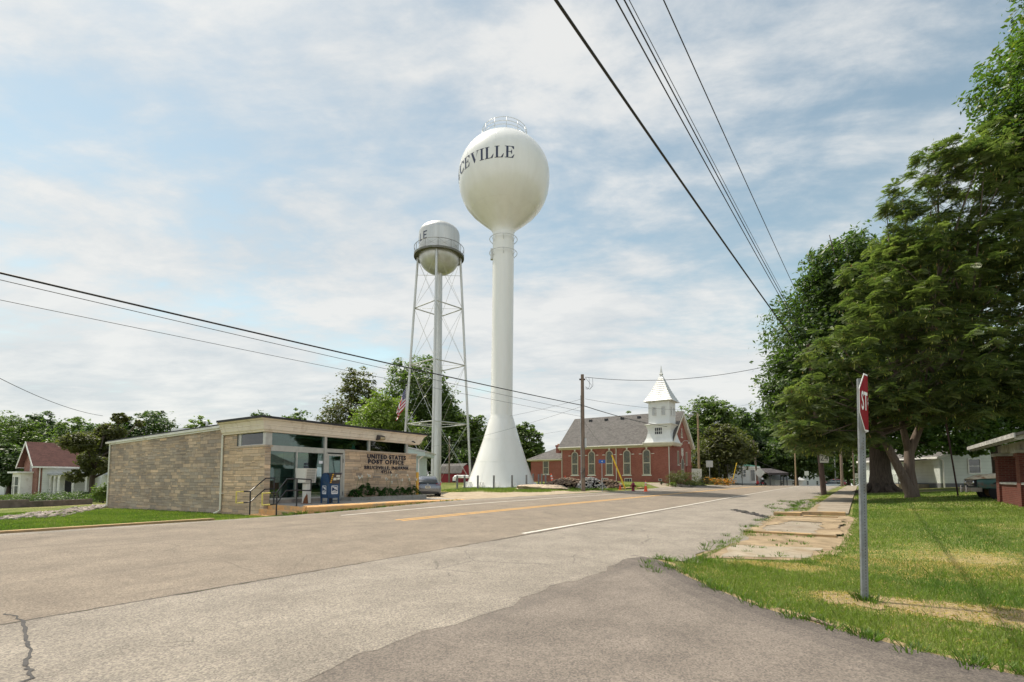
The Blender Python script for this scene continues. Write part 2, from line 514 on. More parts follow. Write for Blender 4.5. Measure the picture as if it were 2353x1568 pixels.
M_ROAD = mk_asphalt('road_asphalt', (0.172, 0.143, 0.113), (0.242, 0.202, 0.158), (0.13, 0.108, 0.088), crack=0.35, streak=0.42, seam=7.32)
M_SHLD = mk_asphalt('shoulder_asphalt', (0.190, 0.168, 0.142), (0.270, 0.240, 0.202), (0.15, 0.135, 0.115), crack=0.55, streak=0.22, speck=1.15)
M_SIDE = mk_asphalt('side_road_asphalt', (0.132, 0.115, 0.097), (0.200, 0.174, 0.146), (0.11, 0.097, 0.085), crack=0.15, streak=0.45, tinted=True)
def mk_concrete(name, col, dirt=(0.30, 0.24, 0.17), joint=None, amt=0.5):
    b = NB(name)
    uv = b.vec(src='UV')
    c = b.mix(b.rng(b.noise(1.6, 7, 0.65, v=uv), 0.33, 0.7), tuple(x*0.82 for x in col), tuple(x*1.12 for x in col))
    c = b.mix(b.rng(b.noise(34, 3, 0.6, v=uv), 0.55, 0.8, 0, 0.35), c, tuple(x*0.5 for x in col))
    c = b.mix(b.rng(b.noise(0.9, 8, 0.72, v=b.vec(src='UV', loc=(4, 9, 0))), 0.48, 0.64, 0, amt, smooth=True), c, dirt)
    if joint:
        u = b.sep(uv)[0]
        m = b.math('ABSOLUTE', b.math('SUBTRACT', b.math('FRACT', b.math('DIVIDE', u, joint)), 0.5))
        c = b.mix(b.rng(m, 0.006, 0.014, 0.9, 0), c, (0.05, 0.045, 0.04))
    b.bump(b.noise(40, 5, 0.7, v=uv), 0.35, 0.006)
    MATS[name] = b.done(c, 0.88, 0, 0.25); return MATS[name]
M_CONC = mk_concrete('worn_concrete', (0.27, 0.228, 0.175), dirt=(0.17, 0.128, 0.085), joint=1.5, amt=0.85)
M_CONC2 = mk_concrete('pale_concrete', (0.31, 0.265, 0.20), dirt=(0.23, 0.175, 0.11), amt=1.0)
M_KERBY = mk_concrete('worn_yellow_paint', (0.40, 0.265, 0.13), dirt=(0.21, 0.165, 0.115), amt=1.0)
def mk_ground():
    b = NB('ground_grass')
    o = b.vec()
    big = b.noise(0.09, 4, 0.6, v=o)
    mid = b.noise(0.55, 6, 0.62, v=o)
    fin = b.noise(9, 6, 0.75, v=o)
    vf = b.noise(60, 3, 0.7, v=b.vec(sc=(1, 1, 1)))
    g = b.mix(b.rng(mid, 0.35, 0.65), (0.070, 0.098, 0.020), (0.125, 0.155, 0.034))
    g = b.mix(b.rng(fin, 0.35, 0.7, 0, 0.6), g, (0.20, 0.20, 0.065))
    g = b.mix(b.rng(vf, 0.5, 0.75, 0, 0.5), g, (0.035, 0.06, 0.012))
    # straw-dry patches
    dm = b.math('ADD', b.noise(0.33, 7, 0.7, v=b.vec(loc=(13.3, 4.1, 0))), b.math('MULTIPLY', b.math('SUBTRACT', fin, 0.5), 0.35))
    g = b.mix(b.rng(dm, 0.50, 0.64, 0, 0.75, smooth=True), g, (0.33, 0.25, 0.13))
    b.bump(fin, 0.6, 0.05)
    MATS['ground_grass'] = b.done(g, 0.95, 0, 0.1); return MATS['ground_grass']
M_GRASS = mk_ground()
M_DIRT = mat('bare_dirt', (0.27, 0.205, 0.130), 0.95, var=0.35, scale=1.7, bump=0.6, bscale=25, spec=0.1, dirt=(0.19, 0.135, 0.085), dscale=1.6)
M_GRAVEL = mat('tan_gravel', (0.37, 0.30, 0.215), 0.95, var=0.2, scale=2.0, bump=0.8, bscale=45, spec=0.1, dirt=(0.26, 0.20, 0.135), dscale=0.8)
M_LINEW = mat('white_road_paint', (0.60, 0.57, 0.51), 0.7, var=0.12, scale=9, dirt=(0.36, 0.32, 0.27), dscale=5)
M_LINEY = mat('yellow_road_paint', (0.62, 0.335, 0.075), 0.7, var=0.12, scale=9, dirt=(0.38, 0.26, 0.14), dscale=5)

# ---------------------------------------------------------------- ground sheets
def grid_sheet(name, S, T, mats, off=0.0, kind='structure', fn=None):
    S = np.array(S); T = np.array(T)
    ss, tt = np.meshgrid(S, T, indexing='ij')
    X = SD[0]*ss + TD[0]*tt; Y = SD[1]*ss + TD[1]*tt
    Z = gzv(X, Y) + off
    V = np.stack([X, Y, Z], -1).reshape(-1, 3)
    n, m = len(S), len(T)
    idx = np.arange(n*m).reshape(n, m)
    F = np.stack([idx[:-1, :-1], idx[1:, :-1], idx[1:, 1:], idx[:-1, 1:]], -1).reshape(-1, 4)
    o = fast_mesh(name, V, F, mats, smooth=True)
    uv = o.data.uv_layers.new(name='UVMap')
    st2 = np.stack([ss.ravel(), tt.ravel()], 1)[F.ravel()]
    uv.data.foreach_set('uv', st2.astype(np.float32).ravel())
    o['kind'] = kind
    return o
def cuts(a, b, step, knots):
    k = [q for q in knots if a < q < b]
    pts = sorted(set([a, b] + list(k)))
    out = []
    for p, q in zip(pts[:-1], pts[1:]):
        n = max(1, int(math.ceil((q - p) / step)))
        out += [p + (q - p) * i / n for i in range(n)]
    return out + [pts[-1]]
S_ALL = cuts(-80, -10, 10, KS)[:-1] + cuts(-10, 90, 2.5, KS)[:-1] + cuts(90, 500, 20, KS)
T_ALL = cuts(-300, -30, 30, KT)[:-1] + cuts(-30, 60, 2.5, KT)[:-1] + cuts(60, 400, 20, KT)
grid_sheet('ground', S_ALL, T_ALL, M_GRASS)
def sheet(name, A, B, mats, off, n=6, step=1.0, kind='structure', jag=0.0, seed=1, edge=False):
    """sheet between two ground curves, each a list of (s, t)"""
    def resample(C, k):
        C = [Vector(c) for c in C]; L = [0]
        for p, q in zip(C[:-1], C[1:]): L.append(L[-1] + (q - p).length)
        out = []
        for i in range(k):
            d = L[-1] * i / (k - 1)
            j = min(max(0, int(np.searchsorted(L, d, side='right') - 1)), len(C) - 2)
            f = (d - L[j]) / max(1e-9, L[j+1] - L[j]); out.append(C[j].lerp(C[j+1], f))
        return out
    L = max(sum((Vector(q) - Vector(p)).length for p, q in zip(C[:-1], C[1:])) for C in (A, B))
    k = max(3, int(L / step) + 1)
    a = resample(A, k); b = resample(B, k)
    rr = random.Random(seed)
    V = []; UV = []
    for i in range(k):
        ja = rr.uniform(-jag, jag); jb = rr.uniform(-jag, jag)
        for q in range(n + 1):
            p = a[i].lerp(b[i], q / n)
            if jag and q in (0, n): p = Vector((p.x + (ja if q == 0 else jb), p.y + (ja if q == 0 else jb)*0.8))
            x, y = xy(p.x, p.y); V.append((x, y, gz(x, y) + off)); UV.append((p.x, p.y))
    F = []
    for i in range(k - 1):
        for q in range(n):
            F.append((i*(n+1)+q, (i+1)*(n+1)+q, (i+1)*(n+1)+q+1, i*(n+1)+q+1))
    F = np.array(F); V = np.array(V)
    e1 = V[F[:, 1]] - V[F[:, 0]]; e2 = V[F[:, 2]] - V[F[:, 0]]
    if np.cross(e1, e2)[:, 2].mean() < 0: F = F[:, ::-1]
    tn = None
    if edge:        # fresher, darker tar along the first edge
        q_ = np.tile(np.arange(n), k - 1).astype(float); f_ = 0.62 + 0.38*np.clip(q_/2.6, 0, 1); tn = np.stack([f_, f_*0.985, f_*1.0 + (1 - f_)*0.06], 1)
    o = fast_mesh(name, V, F, mats, smooth=True, tint=tn)
    uv = o.data.uv_layers.new(name='UVMap')
    uv.data.foreach_set('uv', np.array(UV)[F.ravel()].astype(np.float32).ravel())
    o['kind'] = kind
    return o
RS = [s for s in S_ALL if -40 <= s <= 200]
grid_sheet('road', RS, cuts(7.3, 15.9, 1.2, KT), M_ROAD, 0.022)
def kerb_t(s):      # street-side edge of the far shoulder
    return 16.25 + 0.25 * sin(s * 0.9)
sheet('road_shoulder', [(s, 2.55 + 0.18*sin(s*1.3) + 0.12*sin(s*3.1)) for s in np.arange(9.6, 95, 0.5)], [(s, 7.33) for s in np.arange(9.6, 95, 0.5)], M_SHLD, 0.014, n=4, step=0.5)
sheet('road_shoulder', [(s, 3.62 + 0.07*sin(s*2.3) + 0.05*sin(s*7.1)) for s in np.arange(-9, 9.8, 0.2)], [(-9, 7.3), (9.7, 7.3)], M_SHLD, 0.0205, n=4, step=0.2, jag=0.04)
sheet('road_shoulder', [(s, 15.85) for s in (-30, 0, 20, 50, 95)], [(-30, 17.0), (0, 16.9), (8, 16.3), (10, 16.4), (20, 17.1), (40, 16.8), (55, 17.5), (95, 16.8)], M_SHLD, 0.016, n=2)
# dark side road; its far edge follows the grass corner
SIDE_EDGE = [(9.72, 3.55), (9.3, 3.0), (8.35, 2.45), (7.54, 1.76), (6.82, 1.05), (6.25, 0.12), (5.9, -0.43), (5.63, -1.0), (5.2, -2.2), (4.9, -4), (4.8, -8), (4.8, -30)]
def side_s(t):
    e = sorted(SIDE_EDGE, key=lambda q: q[1])
    return float(np.interp(t, [q[1] for q in e], [q[0] for q in e]))
tt = [3.85, 3.3, 2.9, 2.45, 2.1, 1.76, 1.4, 1.05, 0.6, 0.12, -0.43, -1.0, -1.6, -2.2, -4, -6, -8, -14, -30]
sheet('side_road', [(side_s(t), t) for t in tt], [(-9.0, t) for t in tt], M_SIDE, 0.018, n=40, step=0.3, jag=0.05, edge=True)
# road paint
def stripe(name, t, w, s0, s1, m, off=0.028):
    sheet(name, [(s, t - w/2) for s in np.arange(s0, s1, 4)], [(s, t + w/2) for s in np.arange(s0, s1, 4)], m, off, n=1, step=2.0)
stripe('road_marking', 7.50, 0.13, 11.3, 180, M_LINEW)
stripe('road_marking', 14.75, 0.12, 10.9, 180, M_LINEW)
stripe('road_marking', 11.75, 0.12, 10.9, 180, M_LINEY)
stripe('road_marking', 12.02, 0.12, 10.9, 180, M_LINEY)
# gravel yard beside the post office, drive by the church, bare ground
sheet('gravel_yard', [(17.5, 17.0), (24, 17.0), (32, 17.2), (40, 17.3)], [(19.2, 27), (27, 30), (33, 24), (40, 17.9)], M_GRAVEL, 0.02, n=8, step=0.8, jag=0.12)
sheet('driveway', [(52, 17.2), (57, 17.2), (64, 17.2)], [(56, 20.5), (60, 19.6), (70.5, 18.9)], M_CONC2, 0.02, n=6)
sheet('path', [(60, 19.6), (90, 19.6)], [(60, 20.5), (90, 20.6)], M_CONC2, 0.03, n=2)
# old pavement on the right
def slab(name, s0, s1, t0, t1, h, m, kindy=True, rz=0.0, j=0.0):
    mb = MB(); n = max(2, int((s1 - s0) / 1.5))
    ct = []
    for i in range(n + 1):
        s = s0 + (s1 - s0) * i / n
        ct.append((s, gz(0, 0, s, (t0 + t1) / 2) + h))
    rings = []
    for s, z in ct:
        a = xy(s, t0); b = xy(s, t1)
        rings.append([(a[0], a[1], z - 0.25), (b[0], b[1], z - 0.25), (b[0], b[1], z), (a[0], a[1], z)])
    mb.loft(rings)
    o = mb.build(name, m, fix=True)
    # street-aligned UVs
    uv = o.data.uv_layers[0]
    for l in o.data.loops:
        c = o.data.vertices[l.vertex_index].co; q = st(c.x, c.y); uv.data[l.index].uv = (q[0], q[1])
    o['kind'] = 'structure'
    return o
slab('pavement', 22.6, 60, 0.42, 1.72, 0.07, M_CONC)
slab('pavement', 60.3, 92, 0.4, 1.7, 0.06, M_CONC)
slab('pavement', 15.2, 20.3, 0.55, 2.65, 0.05, M_CONC)
sheet('dirt_patch', [(10.3, 2.6), (11, 2.75), (13, 2.7), (15, 2.75), (17, 2.6), (20, 2.5), (24, 2.3), (34, 2.2)], [(11.0, 0.85), (12.2, 0.5), (14, 0.35), (16, 0.3), (18, 0.2), (21, 0.1), (24, 1.0), (34, 1.75)], M_DIRT, 0.010, n=8, step=0.3, jag=0.12)
sheet('dirt_patch', [(15.1, 2.7), (17, 2.55), (20.4, 2.7)], [(15.1, 2.2), (16.2, 2.35), (18, 2.0), (20.4, 1.9)], M_DIRT, 0.062, n=4, step=0.2, jag=0.14, seed=12)
sheet('dirt_patch', [(18.6, 2.2), (19.4, 2.4), (20.4, 2.3)], [(18.4, 0.5), (19.6, 0.5), (20.4, 0.5)], M_DIRT, 0.066, n=5, step=0.15, jag=0.16, seed=14)
sheet('dirt_patch', [(15.0, 1.1), (17, 0.95), (19, 1.1)], [(15.0, 0.5), (17, 0.5), (19, 0.5)], M_DIRT, 0.064, n=4, step=0.2, jag=0.14, seed=13)
sheet('dirt_patch', [(22.4, 1.75), (24, 1.72), (28, 1.75)], [(22.4, 1.25), (23.5, 1.5), (28, 1.62)], M_DIRT, 0.082, n=3, step=0.2, jag=0.10, seed=15)
sheet('pavement', [(10.55, 2.35), (12.3, 2.4)], [(11.35, 0.95), (12.9, 0.75)], M_CONC2, 0.018, n=4, step=0.3, jag=0.10, seed=4)
def kerb_piece(s0, s1, t0, t1, h, label, m=None, z0=None):
    mb = MB(); p = [xy(s0, t0), xy(s1, t0), xy(s1, t1), xy(s0, t1)]
    zs = [gz(*q) for q in p]
    lo = [(q[0], q[1], z - 0.15) for q, z in zip(p, zs)]; hi = [(q[0], q[1], z + h) for q, z in zip(p, zs)]
    mb.loft([lo, hi])
    o = mb.build('kerb_stone', m or M_KERBY, fix=True)
    tag(o, label, 'kerb', 'worn yellow kerb stones')
kerb_piece(22.0, 22.35, 0.5, 1.9, 0.13, 'worn yellow kerb stone closing the shaded end of the pavement by the trees')
kerb_piece(20.9, 21.15, 0.7, 1.75, 0.06, 'low yellow kerb stone sunk in dirt before the pavement end')
kerb_piece(21.3, 21.75, 1.85, 2.75, 0.13, 'short yellow kerb block at the edge of the broken shoulder')
kerb_piece(15.0, 15.22, 0.55, 2.65, 0.06, 'long faded kerb edging the old concrete slab near the grass corner')
kerb_piece(2.3, 7.6, 16.55, 16.85, 0.07, 'long flat yellow kerb at the foot of the grass left of the post office')
kerb_piece(43.6, 46.2, 17.9, 18.3, 0.16, 'yellow kerb in the grass left of the fire hydrant')
kerb_piece(45.2, 47.4, 19.4, 19.9, 0.28, 'tall yellow concrete block behind the small cone by the church')
kerb_piece(46.4, 47.6, 17.35, 17.7, 0.16, 'short yellow kerb in the grass below the small cone')
# ---------------------------------------------------------------- shared building helpers
M_WHITE = mat('white_paint', (0.74, 0.73, 0.70), 0.55, var=0.06, scale=2, dirt=(0.58, 0.55, 0.50), dscale=1.5)
M_CREAM = mat('cream_trim', (0.66, 0.62, 0.52), 0.55, var=0.06, scale=2)
M_ALUM = mat('mill_aluminium', (0.52, 0.51, 0.48), 0.45, 0.6, var=0.1, scale=5)
M_DARKM = mat('dark_metal', (0.035, 0.037, 0.042), 0.5, 0.3, var=0.2)
M_BLACKP = mat('black_railing_paint', (0.018, 0.018, 0.022), 0.35, 0.2, var=0.3)
M_YELP = mat('chipped_yellow_paint', (0.68, 0.56, 0.12), 0.5, var=0.12, scale=8, dirt=(0.30, 0.24, 0.10), dscale=9)
M_RUST = mat('rust', (0.20, 0.075, 0.03), 0.85, 0.1, var=0.4, scale=8)
M_GALV = mat('galvanised_steel', (0.40, 0.41, 0.41), 0.45, 0.7, var=0.12, scale=6)
M_PIPE = mat('painted_pipe_grey', (0.27, 0.28, 0.30), 0.55, 0.3, var=0.2, scale=4)
M_ROOFD = mat('dark_membrane', (0.03, 0.03, 0.033), 0.8, var=0.2)
M_SIDING = None
def mk_glass(name, tint=(0.55, 0.68, 0.66), refl=0.16):
    b = NB(name)
    tr = b.n('ShaderNodeBsdfTransparent'); tr.inputs[0].default_value = (*tint, 1)
    gl = b.n('ShaderNodeBsdfGlossy'); gl.inputs['Roughness'].default_value = 0.02
    fr = b.n('ShaderNodeFresnel'); fr.inputs[0].default_value = 1.5
    nz = b.noise(1.3, 2); bp = b.n('ShaderNodeBump'); bp.inputs['Strength'].default_value = 0.02
    b.l(nz, bp.inputs['Height']); b.l(bp.outputs[0], gl.inputs['Normal'])
    f = b.math('MULTIPLY_ADD', fr.outputs[0], 1.2, refl, clamp=True)
    mx = b.n('ShaderNodeMixShader'); b.l(f, mx.inputs[0]); b.l(tr.outputs[0], mx.inputs[1]); b.l(gl.outputs[0], mx.inputs[2])
    b.l(mx.outputs[0], b.out.inputs[0]); MATS[name] = b.m; return b.m
M_GLASS = mk_glass('tinted_glass', (0.50, 0.74, 0.70), 0.06)
M_GLASSD = mat('dark_window_glass', (0.035, 0.045, 0.05), 0.08, var=0.3, scale=1.5, spec=0.8)
def mk_siding(name, col, pitch=0.2):
    b = NB(name); uv = b.vec(src='UV'); v = b.sep(uv)[1]
    f = b.math('FRACT', b.math('DIVIDE', v, pitch))
    c = b.mix(b.rng(b.noise(1.2, 5), 0.3, 0.7), tuple(x*0.9 for x in col), tuple(x*1.05 for x in col))
    c = b.mix(b.rng(f, 0.0, 0.09, 0.55, 0), c, tuple(x*0.35 for x in col))
    b.bump(f, 0.6, 0.02)
    MATS[name] = b.done(c, 0.6); return MATS[name]
def mk_brick(name, c1, c2, mortar, scale=1.0, bw=0.22, bh=0.075):
    b = NB(name)
    t = b.n('ShaderNodeTexBrick'); t.inputs['Scale'].default_value = scale
    t.inputs['Brick Width'].default_value = bw; t.inputs['Row Height'].default_value = bh
    t.inputs['Mortar Size'].default_value = 0.009; t.inputs['Mortar Smooth'].default_value = 0.2; t.inputs['Bias'].default_value = -0.1
    t.inputs['Color1'].default_value = (*c1, 1); t.inputs['Color2'].default_value = (*c2, 1); t.inputs['Mortar'].default_value = (*mortar, 1)
    b.l(b.vec(src='UV'), t.inputs['Vector'])
    c = b.mix(b.rng(b.noise(0.7, 6, 0.65), 0.38, 0.68, 0, 0.35), t.outputs['Color'], tuple(x*0.55 for x in c1))
    b.bump(b.math('SUBTRACT', 1.0, t.outputs['Fac']), 0.4, 0.01)
    MATS[name] = b.done(c, 0.85, 0, 0.2); return MATS[name]
def mk_shingle(name, c1, c2, row=0.14, wd=0.33):
    b = NB(name)
    t = b.n('ShaderNodeTexBrick'); t.inputs['Scale'].default_value = 1
    t.inputs['Brick Width'].default_value = wd; t.inputs['Row Height'].default_value = row
    t.inputs['Mortar Size'].default_value = 0.008; t.inputs['Bias'].default_value = 0.0
    t.inputs['Color1'].default_value = (*c1, 1); t.inputs['Color2'].default_value = (*c2, 1); t.inputs['Mortar'].default_value = (*[x*0.5 for x in c1], 1)
    b.l(b.vec(src='UV', sc=(1, 1, 1)), t.inputs['Vector'])
    n = b.noise(1.6, 6, 0.7, col=False)
    c = b.mix(b.rng(n, 0.35, 0.7, 0, 0.5), t.outputs['Color'], tuple(x*1.35 for x in c2))
    b.bump(t.outputs['Fac'], 0.4, 0.01)
    MATS[name] = b.done(c, 0.9, 0, 0.2); return MATS[name]
M_SHIN = mk_shingle('grey_brown_shingles', (0.085, 0.080, 0.076), (0.135, 0.125, 0.118))
M_SIDW = mk_siding('white_siding', (0.70, 0.71, 0.68), 0.22)
M_BRICK = mk_brick('red_brick', (0.27, 0.075, 0.052), (0.36, 0.112, 0.08), (0.32, 0.20, 0.165))
def mk_stone():
    b = NB('coursed_limestone')
    c = b.attr()
    n = b.noise(9, 6, 0.7); sv = b.vec(sc=(2, 2, 9)); s2 = b.noise(2.0, 6, 0.65, v=sv)
    c = b.mix(b.rng(n, 0.35, 0.7, 0, 0.28), c, b.mix(1.0, c, (0.62, 0.60, 0.58), 'MULTIPLY'))
    c = b.mix(b.rng(s2, 0.45, 0.75, 0, 0.35), c, b.mix(1.0, c, (1.3, 1.25, 1.15), 'MULTIPLY'))
    # long-standing grime, blotchy
    g = b.noise(0.42, 7, 0.62, v=b.vec(loc=(2.2, 0.7, 1.5)))
    c = b.mix(b.rng(g, 0.42, 0.62, 0, 0.62, smooth=True), c, b.mix(1.0, c, (0.66, 0.65, 0.68), 'MULTIPLY'))
    b.bump(b.math('ADD', n, s2), 0.35, 0.012)
    MATS['coursed_limestone'] = b.done(c, 0.9, 0, 0.2); return MATS['coursed_limestone']
M_STONE = mk_stone()
M_MORT = mat('stone_mortar', (0.13, 0.115, 0.10), 0.95, var=0.2)
def ashlar(mb, mort, P, u0, u1, z0, z1, seed=1, warm=0.5):
    """coursed blocks on the plane P(u, depth, z); depth 0 is the face"""
    rr = random.Random(seed); z = z0; g = 0.006
    o = len(mort.v)
    mort.add([P(u0, 0.012, z0), P(u1, 0.012, z0), P(u1, 0.012, z1), P(u0, 0.012, z1)], [(0, 1, 2, 3)])
    def blk(a, b, c, d):
        if b - a < 0.03 or d - c < 0.015: return
        w = min(1, max(0, rr.gauss(warm, 0.28))); k = rr.uniform(0.82, 1.14)
        col = tuple(((1-w)*p + w*q) * k for p, q in zip((0.40, 0.335, 0.27), (0.68, 0.50, 0.335)))
        q = 0.004
        vs = [P(a+g, 0, c+g), P(b-g, 0, c+g), P(b-g, 0, d-g), P(a+g, 0, d-g), P(a+g/2, 0.014, c+g/2), P(b-g/2, 0.014, c+g/2), P(b-g/2, 0.014, d-g/2), P(a+g/2, 0.014, d-g/2)]
        mb.add(vs, [(0, 1, 2, 3), (4, 5, 1, 0), (5, 6, 2, 1), (6, 7, 3, 2), (7, 4, 0, 3)], col)
    while z < z1 - 1e-6:
        h = rr.choice((0.08, 0.11, 0.14, 0.14, 0.165)); h = min(h, z1 - z)
        if z1 - z - h < 0.04: h = z1 - z
        u = u0 + 0.0
        while u < u1 - 1e-6:
            w = rr.choice((0.14, 0.22, 0.3, 0.4, 0.5, 0.62, 0.75)) * rr.uniform(0.85, 1.15)
            if u1 - u - w < 0.15: w = u1 - u
            if h > 0.10 and rr.random() < 0.45:
                th = rr.choice((0.035, 0.05)); 
                if rr.random() < 0.5: blk(u, u+w, z, z+th); blk(u, u+w, z+th, z+h)
                else:
                    k = rr.uniform(0.35, 0.65) * w
                    blk(u, u+w, z, z+h-th); blk(u, u+k, z+h-th, z+h); blk(u+k, u+w, z+h-th, z+h)
            else: blk(u, u+w, z, z+h)
            u += w
        z += h

# ---------------------------------------------------------------- post office
PF = Vector((-9.633, 19.49)); E1 = Vector((0.5165, 0.8563)); E2 = Vector((-0.8339, 0.5519))
def po(a, b, z): return (a*E1.x + b*E2.x, a*E1.y + b*E2.y, z + EYE)     # local to the building's corner
PO = thing('post_office', 'low stone clad post office with flat roof, glass front and blue wall lettering', 'building', (PF.x, PF.y, 0))
LA, LB = 8.69, 15.4
zc_, zs_, zt_ = 1.26, 1.86, 2.33
st_mb, mo = MB(), MB()
P_side = lambda u, d, z: po(d, u, z)
P_front = lambda u, d, z: po(u, d, z)
def flip(P): return lambda u, d, z: P(-u, d, z)
# side wall (u runs along b); faces point outward
Ps = lambda u, d, z: po(d, -u, z)
RB_ = lambda b: 2.27 - 0.0165*max(0, b - 3.0)      # rear roof falls slightly to the back
ashlar(st_mb, mo, Ps, -3.13, -2.1, zc_, 2.1, 3, 0.6)
for i_ in range(6):
    b0_, b1_ = 3.13 + i_*(LB-3.13)/6, 3.13 + (i_+1)*(LB-3.13)/6
    ashlar(st_mb, mo, Ps, -b1_, -b0_, zc_, RB_(b1_) - 0.09, 13 + i_, 0.28)
ashlar(st_mb, mo, Ps, -LB, -3.13, -2.2, zc_, 4, 0.22)
ashlar(st_mb, mo, Ps, -3.13, 0.0, -1.7, zc_, 5, 0.75)
ashlar(st_mb, mo, P_front, 0.0, 0.25, -1.4, zc_, 6, 0.5)
ashlar(st_mb, mo, P_front, 3.88, LA, -1.3, zc_ , 7, 0.68)
Pr = lambda u, d, z: po(LA - d, u, z)
ashlar(st_mb, mo, Pr, 0.0, LB, -1.6, zc_, 8, 0.5)
ashlar(st_mb, mo, lambda u, d, z: po(8.04 - d, u, z), 0.8, LB, zc_, 2.0, 9, 0.5)
walls = st_mb.build('stone_wall', M_STONE, PO)
mo.build('mortar_backing', M_MORT, walls)
# interior shell: floor, ceiling, back and side faces
M_INT = mat('interior_plaster', (0.50, 0.50, 0.46), 0.8)
M_INTF = mat('interior_floor', (0.10, 0.09, 0.08), 0.5)
ib = MB()
def pbox(mb, a0, a1, b0, b1, z0, z1, c=None):
    o = po(a0, b0, z0)
    mb.obox(o, Vector(po(a1, b0, z0)) - Vector(o), Vector(po(a0, b1, z0)) - Vector(o), (0, 0, z1 - z0), c)
pbox(ib, 0.06, LA-0.06, 5.2, 5.3, -1.0, 2.2)
pbox(ib, 0.03, 0.1, 0.1, 5.2, -1.0, 1.24); pbox(ib, 0.03, 0.1, 2.15, 5.2, 1.26, 2.2)
pbox(ib, LA-0.1, LA-0.03, 0.9, 5.2, -1.0, 1.24); pbox(ib, 7.94, 8.0, 0.9, 5.2, 1.24, 2.0); pbox(ib, LA-0.1, LA-0.03, 0.1, 0.9, -1.0, 1.2)
pbox(ib, 3.95, LA-0.1, 0.04, 0.12, -1.0, 1.2)
pbox(ib, 0.1, LA-0.1, 0.15, 5.2, 2.02, 2.06); pbox(ib, 8.0, LA-0.05, 0.1, 5.2, 1.2, 1.25)
pbox(ib, 4.6, 4.7, 1.9, 5.2, -0.95, 1.1)
ib.build('interior_wall', M_INT, PO)
fb = MB(); pbox(fb, 0.1, LA-0.1, 0.15, 5.2, -1.02, -0.96); fb.build('interior_floor', M_INTF, PO)
bb = MB(); pbox(bb, 0.8, 3.9, 3.2, 3.7, -0.95, 0.1); bb.build('counter', mat('counter_wood', (0.16, 0.11, 0.07), 0.5), PO)
lp = MB(); pbox(lp, 0.5, 4.2, 1.0, 1.25, 1.93, 2.0); pbox(lp, 0.5, 8.0, 2.6, 2.85, 1.93, 2.0); islands(lp, 'ceiling_lamp', mat('lamp_diffuser', (0.85, 0.88, 0.86), 0.4), PO)
bl = MB()
for i in range(46):
    z = 1.05 - i * 0.036
    pbox(bl, 0.32, 1.05, 0.35, 0.375, z, z + 0.024)
bl.build('window_blind', mat('blind_slats', (0.09, 0.15, 0.14), 0.5), PO)
# cap stones, kerb below the glass
cp = MB()
pbox(cp, -0.03, 0.32, -0.03, 2.12, zc_, zc_+0.075)
pbox(cp, 3.86, LA+0.03, -0.04, 0.25, zc_, zc_+0.08)
pbox(cp, LA-0.25, LA+0.03, 0.26, 0.85, zc_, zc_+0.08)
for k in range(5):
    pass
islands(cp, 'cap_stone', mat('cap_limestone', (0.47, 0.375, 0.28), 0.85, var=0.12, scale=3, dirt=(0.28, 0.24, 0.2), dscale=3), PO)
kb = MB(); pbox(kb, 0.26, 2.86, -0.02, 0.2, -1.1, -0.83); kb.build('plinth', mat('plinth_stone', (0.30, 0.25, 0.21), 0.9, var=0.2, dirt=(0.16, 0.14, 0.13)), PO)
# frames
fr = MB()
def post(a, w, z0, z1, b0=-0.03, b1=0.09): pbox(fr, a - w/2, a + w/2, b0, b1, z0, z1)
pbox(fr, 0.02, 0.30, 0.02, 0.20, zc_+0.075, 2.0)                      # corner post
post(1.40, 0.055, -0.80, zc_-0.0)                                     # slim mullion
post(2.80, 0.13, -0.97, 2.0, -0.04, 0.10)                             # main post
post(5.33, 0.12, zc_+0.08, 2.0, -0.02, 0.12); post(7.93, 0.14, zc_+0.08, 2.0, -0.02, 0.12)
pbox(fr, 0.255, 2.73, -0.01, 0.10, 1.10, 1.33)                        # transom
pbox(fr, 2.87, 3.875, -0.01, 0.10, 1.16, 1.33)
pbox(fr, 0.255, 2.73, -0.012, 0.09, -0.83, -0.765)
pbox(fr, 3.76, 3.875, -0.025, 0.10, -0.97, 1.155)                     # door jamb
pbox(fr, 2.87, 2.93, -0.025, 0.09, -0.97, 1.155)
islands(fr, 'window_frame', M_ALUM, PO)
fs = MB()
pbox(fs, 0.055, 0.09, 1.86, 2.02, zc_+0.08, 1.9); pbox(fs, 0.05, 0.10, 2.02, 2.09, zc_+0.06, 1.95)
pbox(fs, 0.06, 0.09, 0.21, 1.86, zc_+0.078, zc_+0.11)
islands(fs, 'side_window_frame', M_ALUM, PO)
for (a0, a1, b0, b1, z0, z1) in ((0.26, 1.37, 0.045, 0.055, -0.78, 1.11), (1.43, 2.73, 0.045, 0.055, -0.78, 1.11), (0.31, 2.73, 0.045, 0.055, 1.33, 1.98),
        (2.87, 5.26, 0.045, 0.055, 1.33, 1.98), (5.40, 7.85, 0.045, 0.055, 1.33, 1.98), (0.07, 0.078, 0.21, 2.03, 1.35, 1.98), (7.97, 7.978, 0.13, 0.88, 1.35, 1.98)):
    g = MB(); pbox(g, a0, a1, b0, b1, z0, z1); g.build('window_pane', M_GLASS, PO)
pbox_ = MB(); pbox(pbox_, 8.0, LA-0.06, -0.0, 0.12, zc_+0.08, 1.98)
